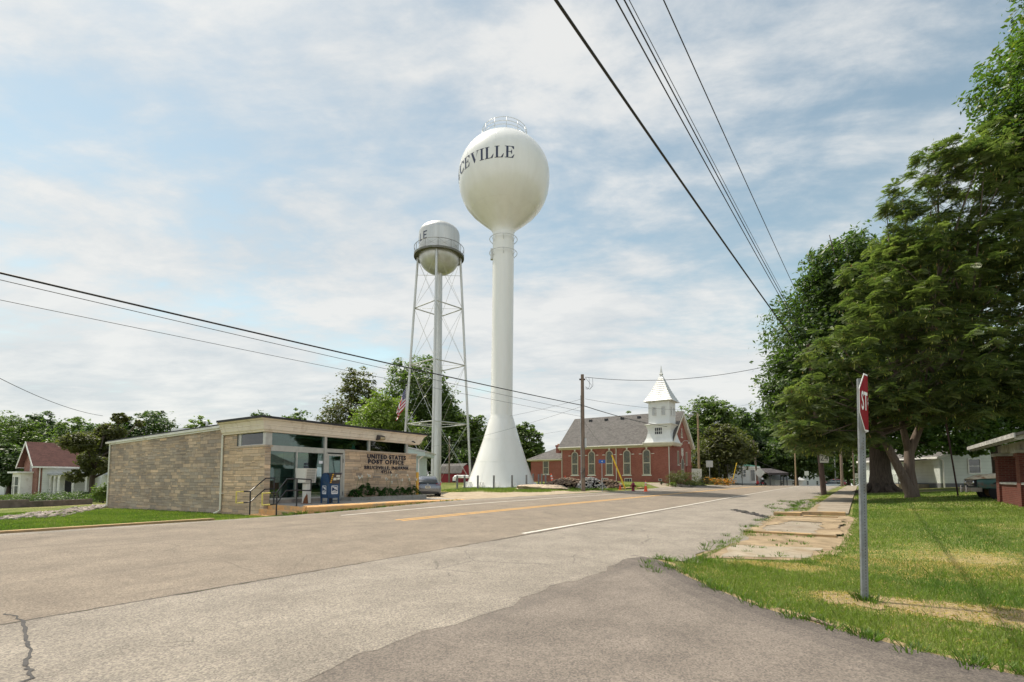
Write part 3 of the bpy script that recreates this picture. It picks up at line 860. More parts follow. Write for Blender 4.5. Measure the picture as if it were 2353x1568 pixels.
# door
dr = MB()
pbox(dr, 2.935, 3.02, 0.0, 0.05, -0.95, 1.10); pbox(dr, 3.66, 3.755, 0.0, 0.05, -0.95, 1.10)
pbox(dr, 3.02, 3.66, 0.0, 0.05, 1.02, 1.10); pbox(dr, 3.02, 3.66, 0.0, 0.05, -0.95, -0.78)
DR = dr.build('door', M_ALUM, PO)
g = MB(); pbox(g, 3.02, 3.66, 0.02, 0.028, -0.78, 1.02); g.build('pane', M_GLASS, DR)
hd = MB(); hd.tube([po(3.08, -0.06, -0.1), po(3.08, -0.06, 0.25)], 0.013); hd.tube([po(3.08, -0.06, -0.05), po(3.08, 0.0, -0.05)], 0.01); hd.tube([po(3.08, -0.06, 0.2), po(3.08, 0.0, 0.2)], 0.01)
hd.build('handle', M_DARKM, DR)
hg = MB(); pbox(hg, 3.765, 3.785, -0.035, -0.025, -0.75, -0.58); pbox(hg, 3.765, 3.785, -0.035, -0.025, 0.72, 0.9); islands(hg, 'hinge', M_DARKM, DR)
# notices on the glass
def notice(a0, a1, z0, z1, col, name='notice', lines=None, txt=None, tcol=(0.05, 0.1, 0.3), b=0.036):
    mb = MB(); pbox(mb, a0, a1, b, b + 0.004, z0, z1)
    o = mb.build(name, mat('paper_%d_%d_%d' % tuple(int(c*99) for c in col), col, 0.7, var=0.02), PO)
    if txt:
        t = text_mb(txt, (z1 - z0) * 0.62, 0.002)
        ac = (a0 + a1) / 2; zc2 = (z0 + z1) / 2
        t.xf(lambda x, y, z: po(ac + x, b - 0.004 + y, zc2 + z))
        t.build('lettering', mat('ink_%d' % int(tcol[2]*99), tcol, 0.7), o)
    if lines:
        t = MB()
        for i in range(lines):
            z = z1 - (i + 1) * (z1 - z0) / (lines + 1)
            pbox(t, a0 + 0.02, a1 - 0.02 - 0.03*(i % 3), b - 0.005, b - 0.001, z - 0.004, z + 0.004)
        t.build('print', mat('grey_print', (0.25, 0.3, 0.33), 0.7), o)
notice(2.44, 2.66, 0.10, 0.49, (0.62, 0.78, 0.80), lines=9)
notice(2.52, 2.71, 0.66, 0.78, (0.85, 0.85, 0.88))
notice(2.92+0.03, 3.16, -0.06, 0.05, (0.8, 0.84, 0.88), txt='WELCOME', tcol=(0.03, 0.06, 0.25), b=0.012)
notice(2.95, 3.16, -0.22, -0.075, (0.02, 0.05, 0.20), b=0.012)
notice(3.24, 3.37, -0.10, 0.02, (0.85, 0.87, 0.88), b=0.012)
notice(1.78, 2.02, 0.22, 0.55, (0.03, 0.04, 0.055), lines=5)
notice(1.80, 2.00, 0.58, 0.66, (0.03, 0.04, 0.055))
# boxes and bird houses inside on the high sill
M_CARD = mat('white_carton', (0.62, 0.66, 0.62), 0.8, var=0.08)
sh = MB(); pbox(sh, 0.11, 0.55, 0.2, 2.0, 1.26, 1.30); pbox(sh, 3.9, 8.4, 0.13, 0.45, 1.26, 1.30); islands(sh, 'shelf', mat('shelf_board', (0.4, 0.42, 0.4), 0.6), PO)
for i, (b0, b1, h) in enumerate(((1.55, 1.80, 0.29), (1.2, 1.45, 0.31), (0.98, 1.15, 0.16), (0.72, 0.95, 0.26), (0.35, 0.6, 0.40))):
    m_ = MB(); pbox(m_, 0.16, 0.42, b0, b1, 1.302, 1.302 + h)
    o = m_.build('carton', M_CARD, None, label=None)
    o.location = (PF.x, PF.y, 0)
    tag(o, ['white carton farthest left behind the side window of the post office', 'tall white carton, second from the left behind the side window', 'small white carton in the middle behind the side window', 'printed white carton behind the side window, second from the corner post', 'tallest white carton behind the side window beside the corner post'][i], 'carton', 'cartons on the post office window shelf')
def birdhouse(a, w, h, label, roofc):
    r = thing('birdhouse', label, 'birdhouse', (PF.x, PF.y, 0), 0, 'birdhouses on the post office window shelf')
    m_ = MB(); pbox(m_, a, a + w, 0.2, 0.2 + w, 1.302, 1.302 + h)
    p = [po(a, 0.2, 1.302+h), po(a+w, 0.2, 1.302+h), po(a+w/2, 0.2, 1.302+h+w*0.7)]
    d = Vector(po(a, 0.2+w, 0)) - Vector(po(a, 0.2, 0)); m_.prism(p, d); m_.build('body', M_CARD, r, fix=True)
    q = MB()
    for sgn in (0, 1):
        e = (a - 0.04, a + w/2) if sgn == 0 else (a + w + 0.04, a + w/2)
        A = Vector(po(e[0], 0.16, 1.302+h-0.03)); B = Vector(po(e[1], 0.16, 1.302+h+w*0.7+0.02))
        q.prism([A, B, B + Vector((0, 0, 0.02)), A + Vector((0, 0, 0.02))], d * 1.3)
    q.build('roof', mat('birdhouse_roof_%d' % int(roofc[1]*100), roofc, 0.7), r, fix=True)
birdhouse(4.45, 0.17, 0.24, 'narrow pale birdhouse behind the glass above the post office door side', (0.05, 0.09, 0.08))
birdhouse(5.78, 0.17, 0.22, 'pale birdhouse left of the low one behind the glass over the lettering', (0.04, 0.08, 0.07))
birdhouse(6.85, 0.28, 0.14, 'low birdhouse with a green roof behind the glass, right end of the shelf', (0.03, 0.10, 0.06))
# roof, flared fascia
M_FASC = mat('fascia_paint', (0.74, 0.665, 0.565), 0.55, var=0.05, scale=3, dirt=(0.60, 0.52, 0.43), dscale=2.5)
rf = MB()
pbox(rf, -0.42, LA+0.46, -0.42, 3.0, 2.34, 2.42); 
rf.loft([[po(-0.1, b, RB_(b)), po(LA+0.15, b, RB_(b)), po(LA+0.15, b, RB_(b)+0.07), po(-0.1, b, RB_(b)+0.07)] for b in (3.0, LB+0.35)])
rf.build('roof', M_ROOFD, PO)
def fascia_path(profile, pts):
    """sweep a (out, z) profile round corner points given as (a, b, da, db) outward dirs"""
    mb = MB(); rings = []
    for (a, b, da, db) in pts:
        rings.append([po(a + da*o, b + db*o, z) for o, z in profile])
    mb.loft(rings, close=True, cap=True); return mb
prof = [(0.00, 1.86), (0.07, 1.83), (0.10, 1.845), (0.12, 1.90), (0.16, 1.93), (0.20, 2.06), (0.185, 2.065), (0.215, 2.10), (0.21, 2.12), (0.28, 2.265), (0.27, 2.27), (0.32, 2.28), (0.38, 2.335), (0.36, 2.34), (0.0, 2.335)]
fa = fascia_path(prof, [(0.02, 3.10, -1, 0), (0.0, 0.0, -1, -1), (LA, 0.0, 1.2, -1), (LA, 3.0, 1.2, 0)])
fa.build('fascia', M_FASC, PO, fix=True)
so = MB(); pbox(so, -0.02, LA+0.02, -0.02, 0.14, 1.84, 1.88); pbox(so, 0.0, 0.14, 0.14, 3.1, 1.845, 1.88); so.build('soffit', M_FASC, PO)
gu = MB(); gu.loft([[po(-0.13, b, RB_(b)-0.10), po(0.02, b, RB_(b)-0.10), po(0.02, b, RB_(b)-0.003), po(-0.15, b, RB_(b)-0.003)] for b in (3.1, LB+0.4)])
gu.loft([[po(-0.05, b, RB_(b)-0.17), po(0.01, b, RB_(b)-0.17), po(0.01, b, RB_(b)-0.1), po(-0.05, b, RB_(b)-0.1)] for b in (3.1, LB+0.1)])
gu.build('gutter', M_WHITE, PO, fix=True)
for b in (3.13, LB - 0.05):
    d_ = MB(); z0 = gz(*(PF + E2*b)) - EYE
    zt = 1.86 if b < 5 else RB_(b) - 0.09
    pts = [po(-0.06, b, zt), po(-0.06, b, z0 + 0.3), po(-0.07, b, z0 + 0.17), po(-0.14, b+0.1, z0 + 0.08), po(-0.22, b+0.2, z0 + 0.05)]
    d_.tube(pts, 0.042, 8); pbox(d_, -0.10, -0.0, b-0.14, b+0.05, z0 + 0.85 if b < 5 else z0+1.4, (z0 + 0.88) if b < 5 else z0+1.43)
    d_.build('downspout', mat('downspout_paint', (0.62, 0.61, 0.52), 0.5, var=0.05), PO)
vp = MB(); q0 = Vector(po(0.5, 5.7, 2.3)); vp.tube([q0, q0 + Vector((0, 0, 0.28)), q0 + Vector((-0.04, 0.01, 0.35)), q0 + Vector((-0.13, 0.04, 0.36)), q0 + Vector((-0.17, 0.05, 0.28))], 0.055, 8)
vp.build('vent_pipe', M_WHITE, PO, smooth=True)
vc = MB(); 
pbox(vc, 0.2, 0.45, 7.2, 8.6, 2.3, 2.42); vc.build('roof_hatch', M_WHITE, PO)
# lamp and camera on the fascia
wl = MB(); c0 = 5.62
A = [po(c0, -0.20, 2.13), po(c0, -0.42, 2.06), po(c0, -0.44, 1.93), po(c0, -0.36, 1.88), po(c0, -0.14, 1.87)]
d = Vector(po(c0 + 0.36, 0, 0)) - Vector(po(c0, 0, 0)); wl.prism(A, d)
WL = wl.build('wall_lamp', mat('bronze_lamp_body', (0.06, 0.05, 0.05), 0.5), PO, fix=True)
gl = MB(); A = [po(c0+0.04, -0.445, 2.02), po(c0+0.04, -0.455, 1.93), po(c0+0.04, -0.37, 1.868), po(c0+0.04, -0.2, 1.868)]
gl.prism(A, Vector(po(c0 + 0.30, 0, 0)) - Vector(po(c0 + 0.02, 0, 0))); gl.build('lens', mat('amber_lens', (0.42, 0.34, 0.20), 0.3), WL, fix=True)
sc_ = MB(); sc_.tube([po(8.15, -0.17, 1.97), po(8.15, -0.24, 1.95)], 0.03); sc_.tube([po(8.11, -0.25, 1.97), po(8.20, -0.36, 1.90)], 0.035); sc_.build('security_camera', M_DARKM, PO)
# lettering
M_LET = mat('navy_letters', (0.007, 0.012, 0.034), 0.6, var=0.1, spec=0.2)
letters = MB()
for txt, size, z, a, sp in (('UNITED STATES', 0.295, 1.07, 6.52, 1.22), ('POST OFFICE', 0.295, 0.82, 6.47, 1.22), ('BRUCEVILLE, INDIANA', 0.235, 0.535, 6.53, 1.14), ('47516', 0.215, 0.33, 6.47, 1.10)):
    t = text_mb(txt, size, 0.02, sp, offset=0.006 if size > 0.25 else 0.0015)
    w_t = max(v[0] for v in t.v) - min(v[0] for v in t.v)
    want = {'UNITED STATES': 2.62, 'POST OFFICE': 2.42, 'BRUCEVILLE, INDIANA': 3.0, '47516': 0.72}[txt]
    k = want / w_t
    t.xf(lambda x, y, zz: po(a + x*k, -0.03 + y, z + zz)); o = len(letters.v)
    letters.v += t.v; letters.f += [[i + o for i in f] for f in t.f]; letters.m += t.m; letters.c += t.c
letters.build('lettering', M_LET, PO)

# raised pavement and steps before the door
def stz(s, t, z): 
    x, y = xy(s, t); return (x, y, z + EYE)
pv = MB(); rings = []
for s in np.arange(10.75, 21.0, 0.5):
    zt = -0.99 if s < 16 else -0.99 - 0.02*(s - 16)
    tw = 19.9
    rings.append([stz(s, 16.62 + 0.08*max(0, s-13), zt - 0.5), stz(s, tw, zt - 0.5), stz(s, tw, zt + 0.03), stz(s, 16.62 + 0.08*max(0, s-13), zt - 0.03)])
pv.loft(rings); o = pv.build('pavement', mk_concrete('forecourt_concrete', (0.36, 0.33, 0.30), joint=1.8), fix=True); o['kind'] = 'structure'
M_ORANGE = mk_concrete('chipped_orange_paint', (0.70, 0.40, 0.17), dirt=(0.40, 0.31, 0.20), amt=0.9)
kerbs = MB(); rings = []
for s in np.arange(10.72, 20.5, 0.4):
    zt = -0.985 if s < 16 else -0.985 - 0.02*(s - 16)
    t0 = 16.45 + 0.08*max(0, s-13)
    rings.append([stz(s, t0, zt - 0.55), stz(s, t0+0.3, zt - 0.55), stz(s, t0+0.3, zt + 0.0), stz(s, t0 + 0.05, zt - 0.012), stz(s, t0, zt - 0.05)])
kerbs.loft(rings); o = kerbs.build('kerb_stone', M_ORANGE, fix=True); tag(o, 'long chipped orange kerb along the raised pavement in front of the post office', 'kerb')
stp = MB()
for i, (s0, z) in enumerate(((9.95, -1.33), (10.33, -1.16), (10.68, -0.995))):
    a = 16.55; b_ = 19.02
    stp.mi = 0
    rings = [[stz(s0, a, -1.75), stz(s0, b_, -1.75), stz(s0, b_, z - 0.01), stz(s0 + 0.012, b_, z), stz(s0+0.012, a, z - 0.03), stz(s0, a, z - 0.04)],
             [stz(s0+0.44, a, -1.75), stz(s0+0.44, b_, -1.75), stz(s0+0.44, b_, z - 0.012), stz(s0 + 0.44, b_, z), stz(s0+0.44, a, z - 0.03), stz(s0+0.44, a, z - 0.04)]]
    stp.loft(rings)
o = stp.build('steps', M_ORANGE, fix=True); tag(o, 'three orange painted concrete steps climbing to the post office pavement', 'steps')
def handrail(t, label, dz=0.0, ext=1.7):
    """two-rail handrail running up the steps at cross-street position t"""
    x0, y0 = xy(10.1, t); r = thing('handrail', label, 'handrail', (x0, y0, 0), 0, 'pipe handrails on the post office steps')
    def q(s, z):
        p = stz(s, t, z + dz); return (p[0] - x0, p[1] - y0, p[2])
    m_ = MB(); R = 0.024
    s_ = SPAN
    top = [q(s_[1], -0.47), q(s_[2], -0.46), q(s_[3], 0.02), q(s_[4], 0.03)] + ([q(s_[5], 0.0)] if len(s_) > 5 else [])
    low = [q(s_[1], -0.88), q(s_[2], -0.87), q(s_[3] - 0.03, -0.40), q(s_[4], -0.39)] + ([q(s_[5], -0.42)] if len(s_) > 5 else [])
    m_.tube(top, R); m_.tube(low, R)
    m_.build('rail', M_BLACKP, r, smooth=True, auto=40)
    for s, z0, z1 in ((s_[2], -1.34, -0.45), (s_[4], -1.0, 0.02)):
        p_ = MB(); p_.tube([q(s, z0), q(s, z1)], R*1.1); p_.build('post', M_BLACKP, r, smooth=True, auto=40)
    if len(s_) > 5:
        p_ = MB(); p_.tube([q(s_[5], -0.42), q(s_[5], 0.0)], R); p_.build('end_loop', M_BLACKP, r, smooth=True, auto=40)
    y_ = MB(); y_.tube([q(s_[1], -0.47), q(s_[0], -0.475), q(s_[0], -0.885), q(s_[1], -0.88)], R*1.12); y_.build('yellow_end', M_YELP, r, smooth=True, auto=40)
SPAN = (9.33, 9.58, 9.84, 10.42, 10.76)
handrail(18.75, 'black pipe handrail against the stone wall of the post office steps')
SPAN = (9.42, 9.70, 9.95, 10.32, 10.72, 11.30)
handrail(17.15, 'black pipe handrail with bent yellow end on the street side of the steps', dz=-0.03)
# ---- parcel locker on a pedestal
def front_pt(a, out): p = PF + E1*a + Vector((0.8563, -0.5165))*out; return p
p = Vector((kx(704, 1160)*20.3, 20.3)); zP = EYE - 1.0
PL = thing('parcel_locker', 'grey cluster mailbox with ten small doors on a rusty footed pedestal', 'mailbox', (p.x, p.y, zP), radians(66))
M_LOCK = mat('locker_grey', (0.66, 0.64, 0.58), 0.5, 0.1, var=0.05)
m_ = MB(); m_.bbox((-0.13, -0.11, 0.0), (0.13, 0.11, 0.82), 0.01); ped = m_.build('pedestal', M_LOCK, PL)
m_ = MB(); m_.bbox((-0.2, -0.18, 0), (0.2, 0.18, 0.02), 0.005); m_.add([(-0.134,-0.112,0.02),(-0.02,-0.114,0.02),(-0.06,-0.114,0.35),(-0.11,-0.113,0.42),(-0.134,-0.112,0.3)], [(0,1,2,3,4)]); m_.add([(-0.134,-0.112,0.02),(-0.134,-0.112,0.36),(-0.134,0.0,0.2),(-0.134,0.06,0.02)], [(0,1,2,3)]); m_.build('rusty_foot', M_RUST, PL)
m_ = MB()
A = [(-0.27, -0.26, 0.84), (-0.27, 0.20, 0.84), (-0.33, 0.20, 1.34), (-0.33, -0.26, 1.42)]
A = [(-0.29, -0.17, 0.84), (-0.29, 0.27, 0.84), (-0.29, 0.34, 1.42), (-0.29, -0.24, 1.42)]
m_.prism(A, (0.58, 0, 0)); m_.build('cabinet', M_LOCK, PL, fix=True)
for i in range(5):
    for j in range(2):
        m_ = MB(); z = 0.875 + i*0.106; x = -0.22 + j*0.225
        yy = lambda zz: -0.17 - 0.07*(zz - 0.84)/0.58 - 0.008
        vs = [(x, yy(z), z), (x+0.205, yy(z), z), (x+0.205, yy(z+0.09), z+0.09), (x, yy(z+0.09), z+0.09)]
        m_.prism(vs, (0, 0.012, 0)); m_.tube([(x+0.1, yy(z+.045)-0.004, z+0.045), (x+0.1, yy(z+.045)+0.004, z+0.045)], 0.011, 8)
        m_.build('locker_door', mat('locker_door_grey', (0.42, 0.40, 0.35), 0.45, 0.1, var=0.05), PL, fix=True)
t = text_mb('1', 0.1, 0.004); t.xf(lambda x, y, z: (x+0.05, -0.114+y, z+0.55)); t.build('number', M_LET, ped)
# ---- blue collection box
p = Vector((kx(758, 1160)*20.6, 20.6))
BX = thing('collection_box', 'blue mail collection box on four legs with yellow striped pull hatch', 'mailbox', (p.x, p.y, EYE - 1.0), radians(55))
def mk_bluebox():
    m = mat('collection_box_blue', (0.012, 0.050, 0.125), 0.4, 0.1, var=0.25, scale=3, dirt=(0.04, 0.08, 0.13), dscale=5)
    return m
MBL = mk_bluebox()
arc = [(0.36*-0.5*1.0, 0)]
W2, D2 = 0.27, 0.25        # half width (x) and half depth (y); round top seen from -x side
pr_ = [(-D2, 0.22), (D2, 0.22)] + [(D2*cos(a), 0.98 + D2*sin(a)) for a in np.linspace(0, pi, 15)]
m_ = MB(); m_.prism([(-W2, y, z) for y, z in pr_], (2*W2, 0, 0)); BB = m_.build('body', MBL, BX, smooth=True, auto=35, fix=True)
for x in (-W2, W2 - 0.012):                                           # rims
    m_ = MB(); out = [(y*1.035, 0.98 + (z-0.98)*1.035 if z > 0.9 else z) for y, z in pr_[1:]] ; inn = pr_[1:]
    rings = [[(x-0.008, a[0], a[1]), (x+0.02, a[0], a[1]), (x+0.02, b[0]*0.99, b[1]), (x-0.008, b[0]*0.99, b[1])] for a, b in zip(out, inn)]
    m_.loft(rings); m_.build('rim', MBL, BX, fix=True)
for x in (-W2+0.0, W2-0.05):
    for y in (-D2, D2-0.05):
        m_ = MB(); m_.prism([(x, y, 0), (x+0.05, y, 0), (x+0.05, y, 0.30), (x, y, 0.30)], (0, 0.05, 0)); m_.bbox((x-0.02, y-0.02, 0), (x+0.07, y+0.07, 0.012), 0.003); m_.build('leg', MBL, BX)
m_ = MB(); m_.box((-0.03, -0.03, 0), (0.03, 0.03, 0.22)); m_.build('centre_pipe', M_DARKM, BX)
# hatch on the -y (street) face: a tapering chute
m_ = MB(); hs = [(-D2-0.002, 0.80), (-D2-0.17, 1.205), (-D2-0.16, 1.225), (-0.02, 1.225), (-0.02, 0.8)]
m_.prism([(-W2+0.06, y, z) for y, z in hs], (2*W2-0.10, 0, 0)); H = m_.build('hatch', mat('hatch_dark_steel', (0.07, 0.065, 0.07), 0.4, 0.3, var=0.3), BX, fix=True)
m_ = MB(); m_.box((-W2+0.04, -D2-0.19, 1.226), (W2-0.02, 0.03, 1.245)); m_.build('hatch_lid', MBL, BX)
M_HAZ = mat('hazard_yellow', (0.80, 0.46, 0.03), 0.5, var=0.1)
m_ = MB()
for k in range(6):
    x = -W2 + 0.05 + k*0.085
    if k < 3: m_.prism([(x, -D2-0.185+0.0*k, 1.2465), (x+0.045, -D2-0.185, 1.2465), (x+0.075, -D2-0.06, 1.2465), (x+0.03, -D2-0.06, 1.2465)], (0, 0, 0.002))
m_.box((-0.02, -D2-0.188, 1.2465), (W2-0.03, -D2-0.10, 1.2485))
for k in range(5):
    z = 0.83 + k*0.078; yy = lambda zz: -D2-0.004 - 0.168*(zz-0.80)/0.405 - 0.004
    vs = [(-W2+0.065, yy(z), z), (-W2+0.125, yy(z+0.02), z+0.02), (-W2+0.125, yy(z+0.065), z+0.065), (-W2+0.065, yy(z+0.045), z+0.045)]
    m_.prism(vs, (0, -0.003, 0))
m_.build('hazard_stripe', M_HAZ, H, fix=True)
m_ = MB(); yy = lambda zz: -D2-0.004 - 0.168*(zz-0.80)/0.405 - 0.006
for (xa, xb, za, zb) in ((-0.10, 0.05, 0.94, 1.04), (0.07, 0.20, 0.96, 1.05), (0.0, 0.17, 1.08, 1.15)):
    m_.prism([(xa, yy(za), za), (xb, yy(za), za), (xb, yy(zb), zb), (xa, yy(zb), zb)], (0, -0.002, 0))
m_.build('sticker', M_CARD, H, fix=True)
# white framed eagle badge, drawn as simple shapes
M_BADW = mat('badge_white', (0.78, 0.78, 0.78), 0.5, var=0.02); M_BADB = mat('badge_navy', (0.012, 0.035, 0.10), 0.4)
def badge(fn, w, h):
    a = MB(); 
    def P(u, v, d): return fn(u*w, v*h, d)
    def poly(mb, pts, d0, d1):
        mb.loft([[P(u, v, d0) for u, v in pts], [P(u, v, d1) for u, v in pts]])
    poly(a, [(-0.5, -0.44), (-0.44, -0.5), (0.44, -0.5), (0.5, -0.44), (0.5, 0.44), (0.44, 0.5), (-0.44, 0.5), (-0.5, 0.44)], 0.001, 0.004)
    o = a.build('badge', M_BADW, BB, fix=True)
    n = MB(); poly(n, [(-0.44, -0.20), (0.44, -0.20), (0.44, 0.44), (-0.44, 0.44)], 0.004, 0.006); n.build('badge_field', M_BADB, BB, fix=True)
    e = MB(); poly(e, [(-0.38, 0.40), (0.34, 0.27), (0.40, 0.18), (0.30, 0.14), (-0.05, 0.12), (-0.10, 0.20), (0.12, 0.22), (-0.38, 0.32)], 0.006, 0.008)
    poly(e, [(-0.38, -0.14), (0.22, 0.02), (0.36, 0.10), (0.40, 0.02), (0.15, -0.06), (-0.30, -0.18)], 0.0063, 0.0083)
    e.build('eagle_mark', M_BADW, BB, fix=True)
    b_ = MB()
    for k in range(8): 
        u = -0.40 + k*0.102; poly(b_, [(u, -0.40), (u+0.07, -0.40), (u+0.085, -0.30), (u+0.015, -0.30)], 0.004, 0.006)
    b_.build('badge_print', M_BADB, BB, fix=True)
badge(lambda u, v, d: (u + 0.03, -D2 - d, 0.55 + v), 0.30, 0.34)
badge(lambda u, v, d: (-W2 - 0.009 - d, -u, 0.55 + v), 0.26, 0.34)
# ---- planter, plants
def pl(a, out, z): 
    p = front_pt(a, out); return (p.x, p.y, z + EYE)
pk = MB(); 
for k in range(14):
    a = 3.70 + k*0.36
    for (x0, x1, o0, o1) in ((a, a+0.35, 0.55, 0.70),):
        c = [pl(x0, o0, -1.12), pl(x1, o0, -1.12), pl(x1, o1, -1.12), pl(x0, o1, -1.12)]
        pk.loft([c, [(q[0], q[1], q[2]+0.29) for q in c]])
for a in (3.70, 8.60):
    for k in range(1):
        c = [pl(a, 0.05, -1.12), pl(a+0.14, 0.05, -1.12), pl(a+0.14, 0.54, -1.12), pl(a, 0.54, -1.12)]
        pk.loft([c, [(q[0], q[1], q[2]+0.29) for q in c]])
o = pk.build('planter_kerb', mat('grey_block', (0.30, 0.285, 0.255), 0.9, var=0.2, dirt=(0.20, 0.19, 0.15)), fix=True); tag(o, 'low grey block planter edging under the post office lettering', 'planter')
so_ = MB(); c = [pl(3.86, 0.03, -1.05), pl(8.58, 0.03, -1.05), pl(8.58, 0.54, -1.05), pl(3.86, 0.54, -1.05)]; so_.loft([c, [(q[0], q[1], q[2]+0.16) for q in c]])
o = so_.build('planter_soil', M_DIRT, fix=True); o['kind'] = 'structure'
# ---- yellow bollard at the corner
q = PF + E1*8.28 + Vector((0.8563, -0.5165))*0.45
m_ = MB(); m_.lathe([(0.075, 0), (0.075, 1.42), (0.06, 1.47), (0.0, 1.49)], 16)
o = m_.build('bollard', mat('bollard_yellow', (0.66, 0.36, 0.04), 0.5, var=0.1, dirt=(0.45, 0.28, 0.08), dscale=4), smooth=True, auto=40, loc=(q.x, q.y, EYE - 1.13)); tag(o, 'yellow steel bollard at the right corner of the post office', 'bollard')
# ---------------------------------------------------------------- white spheroid water tower
def mk_tank(name, col, rough, metal, streak, seams=None):
    b = NB(name)
    sv = b.vec(sc=(1, 1, 0.12))
    c = b.mix(b.rng(b.noise(1.4, 6, 0.65, v=sv), 0.4, 0.7, 0, 1), col, streak)
    c = b.mix(b.rng(b.noise(0.35, 4), 0.4, 0.7, 0, 0.3), c, tuple(x*0.93 for x in col))
    b.bump(b.noise(0.8, 2), 0.06, 0.05)
    MATS[name] = b.done(c, rough, metal, 0.5); return MATS[name]
M_TANK = mk_tank('white_tank_paint', (0.745, 0.735, 0.70), 0.20, 0, (0.70, 0.685, 0.64))
M_TANKS = mk_tank('silver_tank_paint', (0.55, 0.55, 0.53), 0.38, 0.45, (0.44, 0.43, 0.40))
M_NAVY = mat('navy_tank_lettering', (0.015, 0.02, 0.055), 0.35, var=0.05)
TX, TY = kx(1151)*50, 50.0
TZ = gz(TX, TY) + 0.0
WT = thing('water_tower', 'tall white single pedestal water tower with bulb shaped tank lettered in navy', 'water tower', (TX, TY, TZ))
z_ = lambda z: z + EYE - TZ                       # heights noted from eye level
stem_prof = [(3.50, 0.0), (3.44, 0.10), (2.58, z_(zat(1062.8, 50) - EYE)), (1.83, z_(zat(1010.8, 50) - EYE)), (1.28, z_(zat(967, 50) - EYE)), (1.17, z_(zat(960, 50) - EYE)), (1.10, z_(zat(953, 50) - EYE)), (1.09, z_(15)), (1.09, z_(25.1))]
m_ = MB(); m_.lathe(stem_prof, 64); m_.build('pedestal', M_TANK, WT, smooth=True, auto=50)
R0, C0, Z0 = 4.70, 4.25, z_(31.15)
def globe_r(z):      # tank radius against height over its widest ring
    k = (z - Z0) / C0
    return R0 * sqrt(max(0, 1 - k*k))
tp = [(1.09, z_(25.08)), (1.13, z_(25.3)), (1.3, z_(25.62)), (1.7, z_(26.02)), (2.45, z_(26.62)), (3.3, z_(27.42)), (3.9, z_(28.12)), (4.3, z_(28.85)), (4.55, z_(29.6)), (4.67, z_(30.4))]
n_ = 26
for i in range(n_ + 1):
    a = (pi/2) * i / n_
    tp.append((R0*cos(a) if i < n_ else 0.001, Z0 + C0*sin(a)))
m_ = MB(); m_.lathe(tp, 96); m_.build('tank', M_TANK, WT, smooth=True, auto=60)
# weld seams
sm = MB()
def ring_tube(mb, r, z, t, n=72, a0=0, a1=2*pi, k=5):
    pts = [(r*cos(a), r*sin(a), z) for a in np.linspace(a0, a1, n)]
    mb.tube(pts, t, k, cap=False)
for r, z in ((3.3, z_(27.42)), (4.28, z_(29.05)), (R0*cos(0.98), Z0 + C0*sin(0.98)), (1.72, z_(26.04))): ring_tube(sm, r + 0.002, z, 0.012)
for z in (zat(1062.8, 50), zat(1010.8, 50), zat(963, 50)):
    zz = z - TZ; rr_ = np.interp(zz, [p[1] for p in stem_prof], [p[0] for p in stem_prof]); ring_tube(sm, rr_ + 0.002, zz, 0.012)
for k in range(9):
    a = k * 2*pi/9 + 0.35
    sm.tube([((globe_r(z)+0.002)*cos(a), (globe_r(z)+0.002)*sin(a), z) for z in np.linspace(z_(30.8), Z0 + C0*0.83, 14)], 0.010, 4, cap=False)
for k in range(8):
    a = k*2*pi/8 + 0.2; zs2 = np.linspace(0.2, z_(zat(1062.8, 50)-EYE), 4) if k % 2 else np.linspace(z_(zat(1062.8, 50)-EYE), z_(zat(963, 50)-EYE), 6)
    sm.tube([((np.interp(z, [p[1] for p in stem_prof], [p[0] for p in stem_prof])+0.002)*cos(a), (np.interp(z, [p[1] for p in stem_prof], [p[0] for p in stem_prof])+0.002)*sin(a), z) for z in zs2], 0.008, 4, cap=False)
islands(sm, 'weld_seam', M_TANK, WT, smooth=True)
# rails round the crown
rl = MB(); RR = 2.32; zr = Z0 + C0*sqrt(1 - (RR/R0)**2)
for z in (0.42, 0.80, 1.18): ring_tube(rl, RR, zr + z, 0.028, 56)
for k in range(12):
    a = k*2*pi/12 + 0.1; rl.tube([(RR*cos(a), RR*sin(a), zr - 0.1), (RR*cos(a), RR*sin(a), zr + 1.2)], 0.026, 6)
rl.build('crown_rail', mat('rail_paint', (0.52, 0.53, 0.52), 0.4, 0.2), WT, smooth=True)
ht = MB(); ht.lathe([(0.5, Z0 + C0 - 0.05), (0.5, Z0 + C0 + 0.3), (0.55, Z0+C0+0.32), (0.0, Z0 + C0 + 0.42)], 20); ht.lathe([(0.22, 0), (0.22, 0.35), (0.3, 0.37), (0, 0.5)], 14, (-1.6, -0.9, Z0 + C0*0.90)); ht.build('hatch', M_TANK, WT, smooth=True, auto=40)
for z in (zat(551, 50) - EYE - 0.0, zat(583, 50) - EYE):
    rg = MB(); ring_tube(rg, 1.42, z_(z), 0.028, 48)
    for k in range(6):
        a = k*2*pi/6 + 0.55; rg.tube([(1.42*cos(a), 1.42*sin(a), z_(z)), (1.07*cos(a), 1.07*sin(a), z_(z) - 0.45)], 0.022, 5)
    rg.build('antenna_ring', mat('rail_paint', (0.52, 0.53, 0.52)), WT, smooth=True)
bxp = MB(); bxp.box((-1.30, -0.25, z_(22.4)), (-1.08, 0.15, z_(23.5))); bxp.build('junction_box', M_ALUM, WT)
bp = MB()
for k in range(14):
    a = k*2*pi/14 + 0.15
    for s_ in (-0.045, 0.045):
        c, s = cos(a + s_), sin(a + s_)
        bp.prism([(3.5*c, 3.5*s, 0.0), (3.72*c, 3.72*s, 0.0), (3.58*c, 3.58*s, 0.45), (3.36*c, 3.36*s, 0.5)], (-s*0.03, c*0.03, 0))
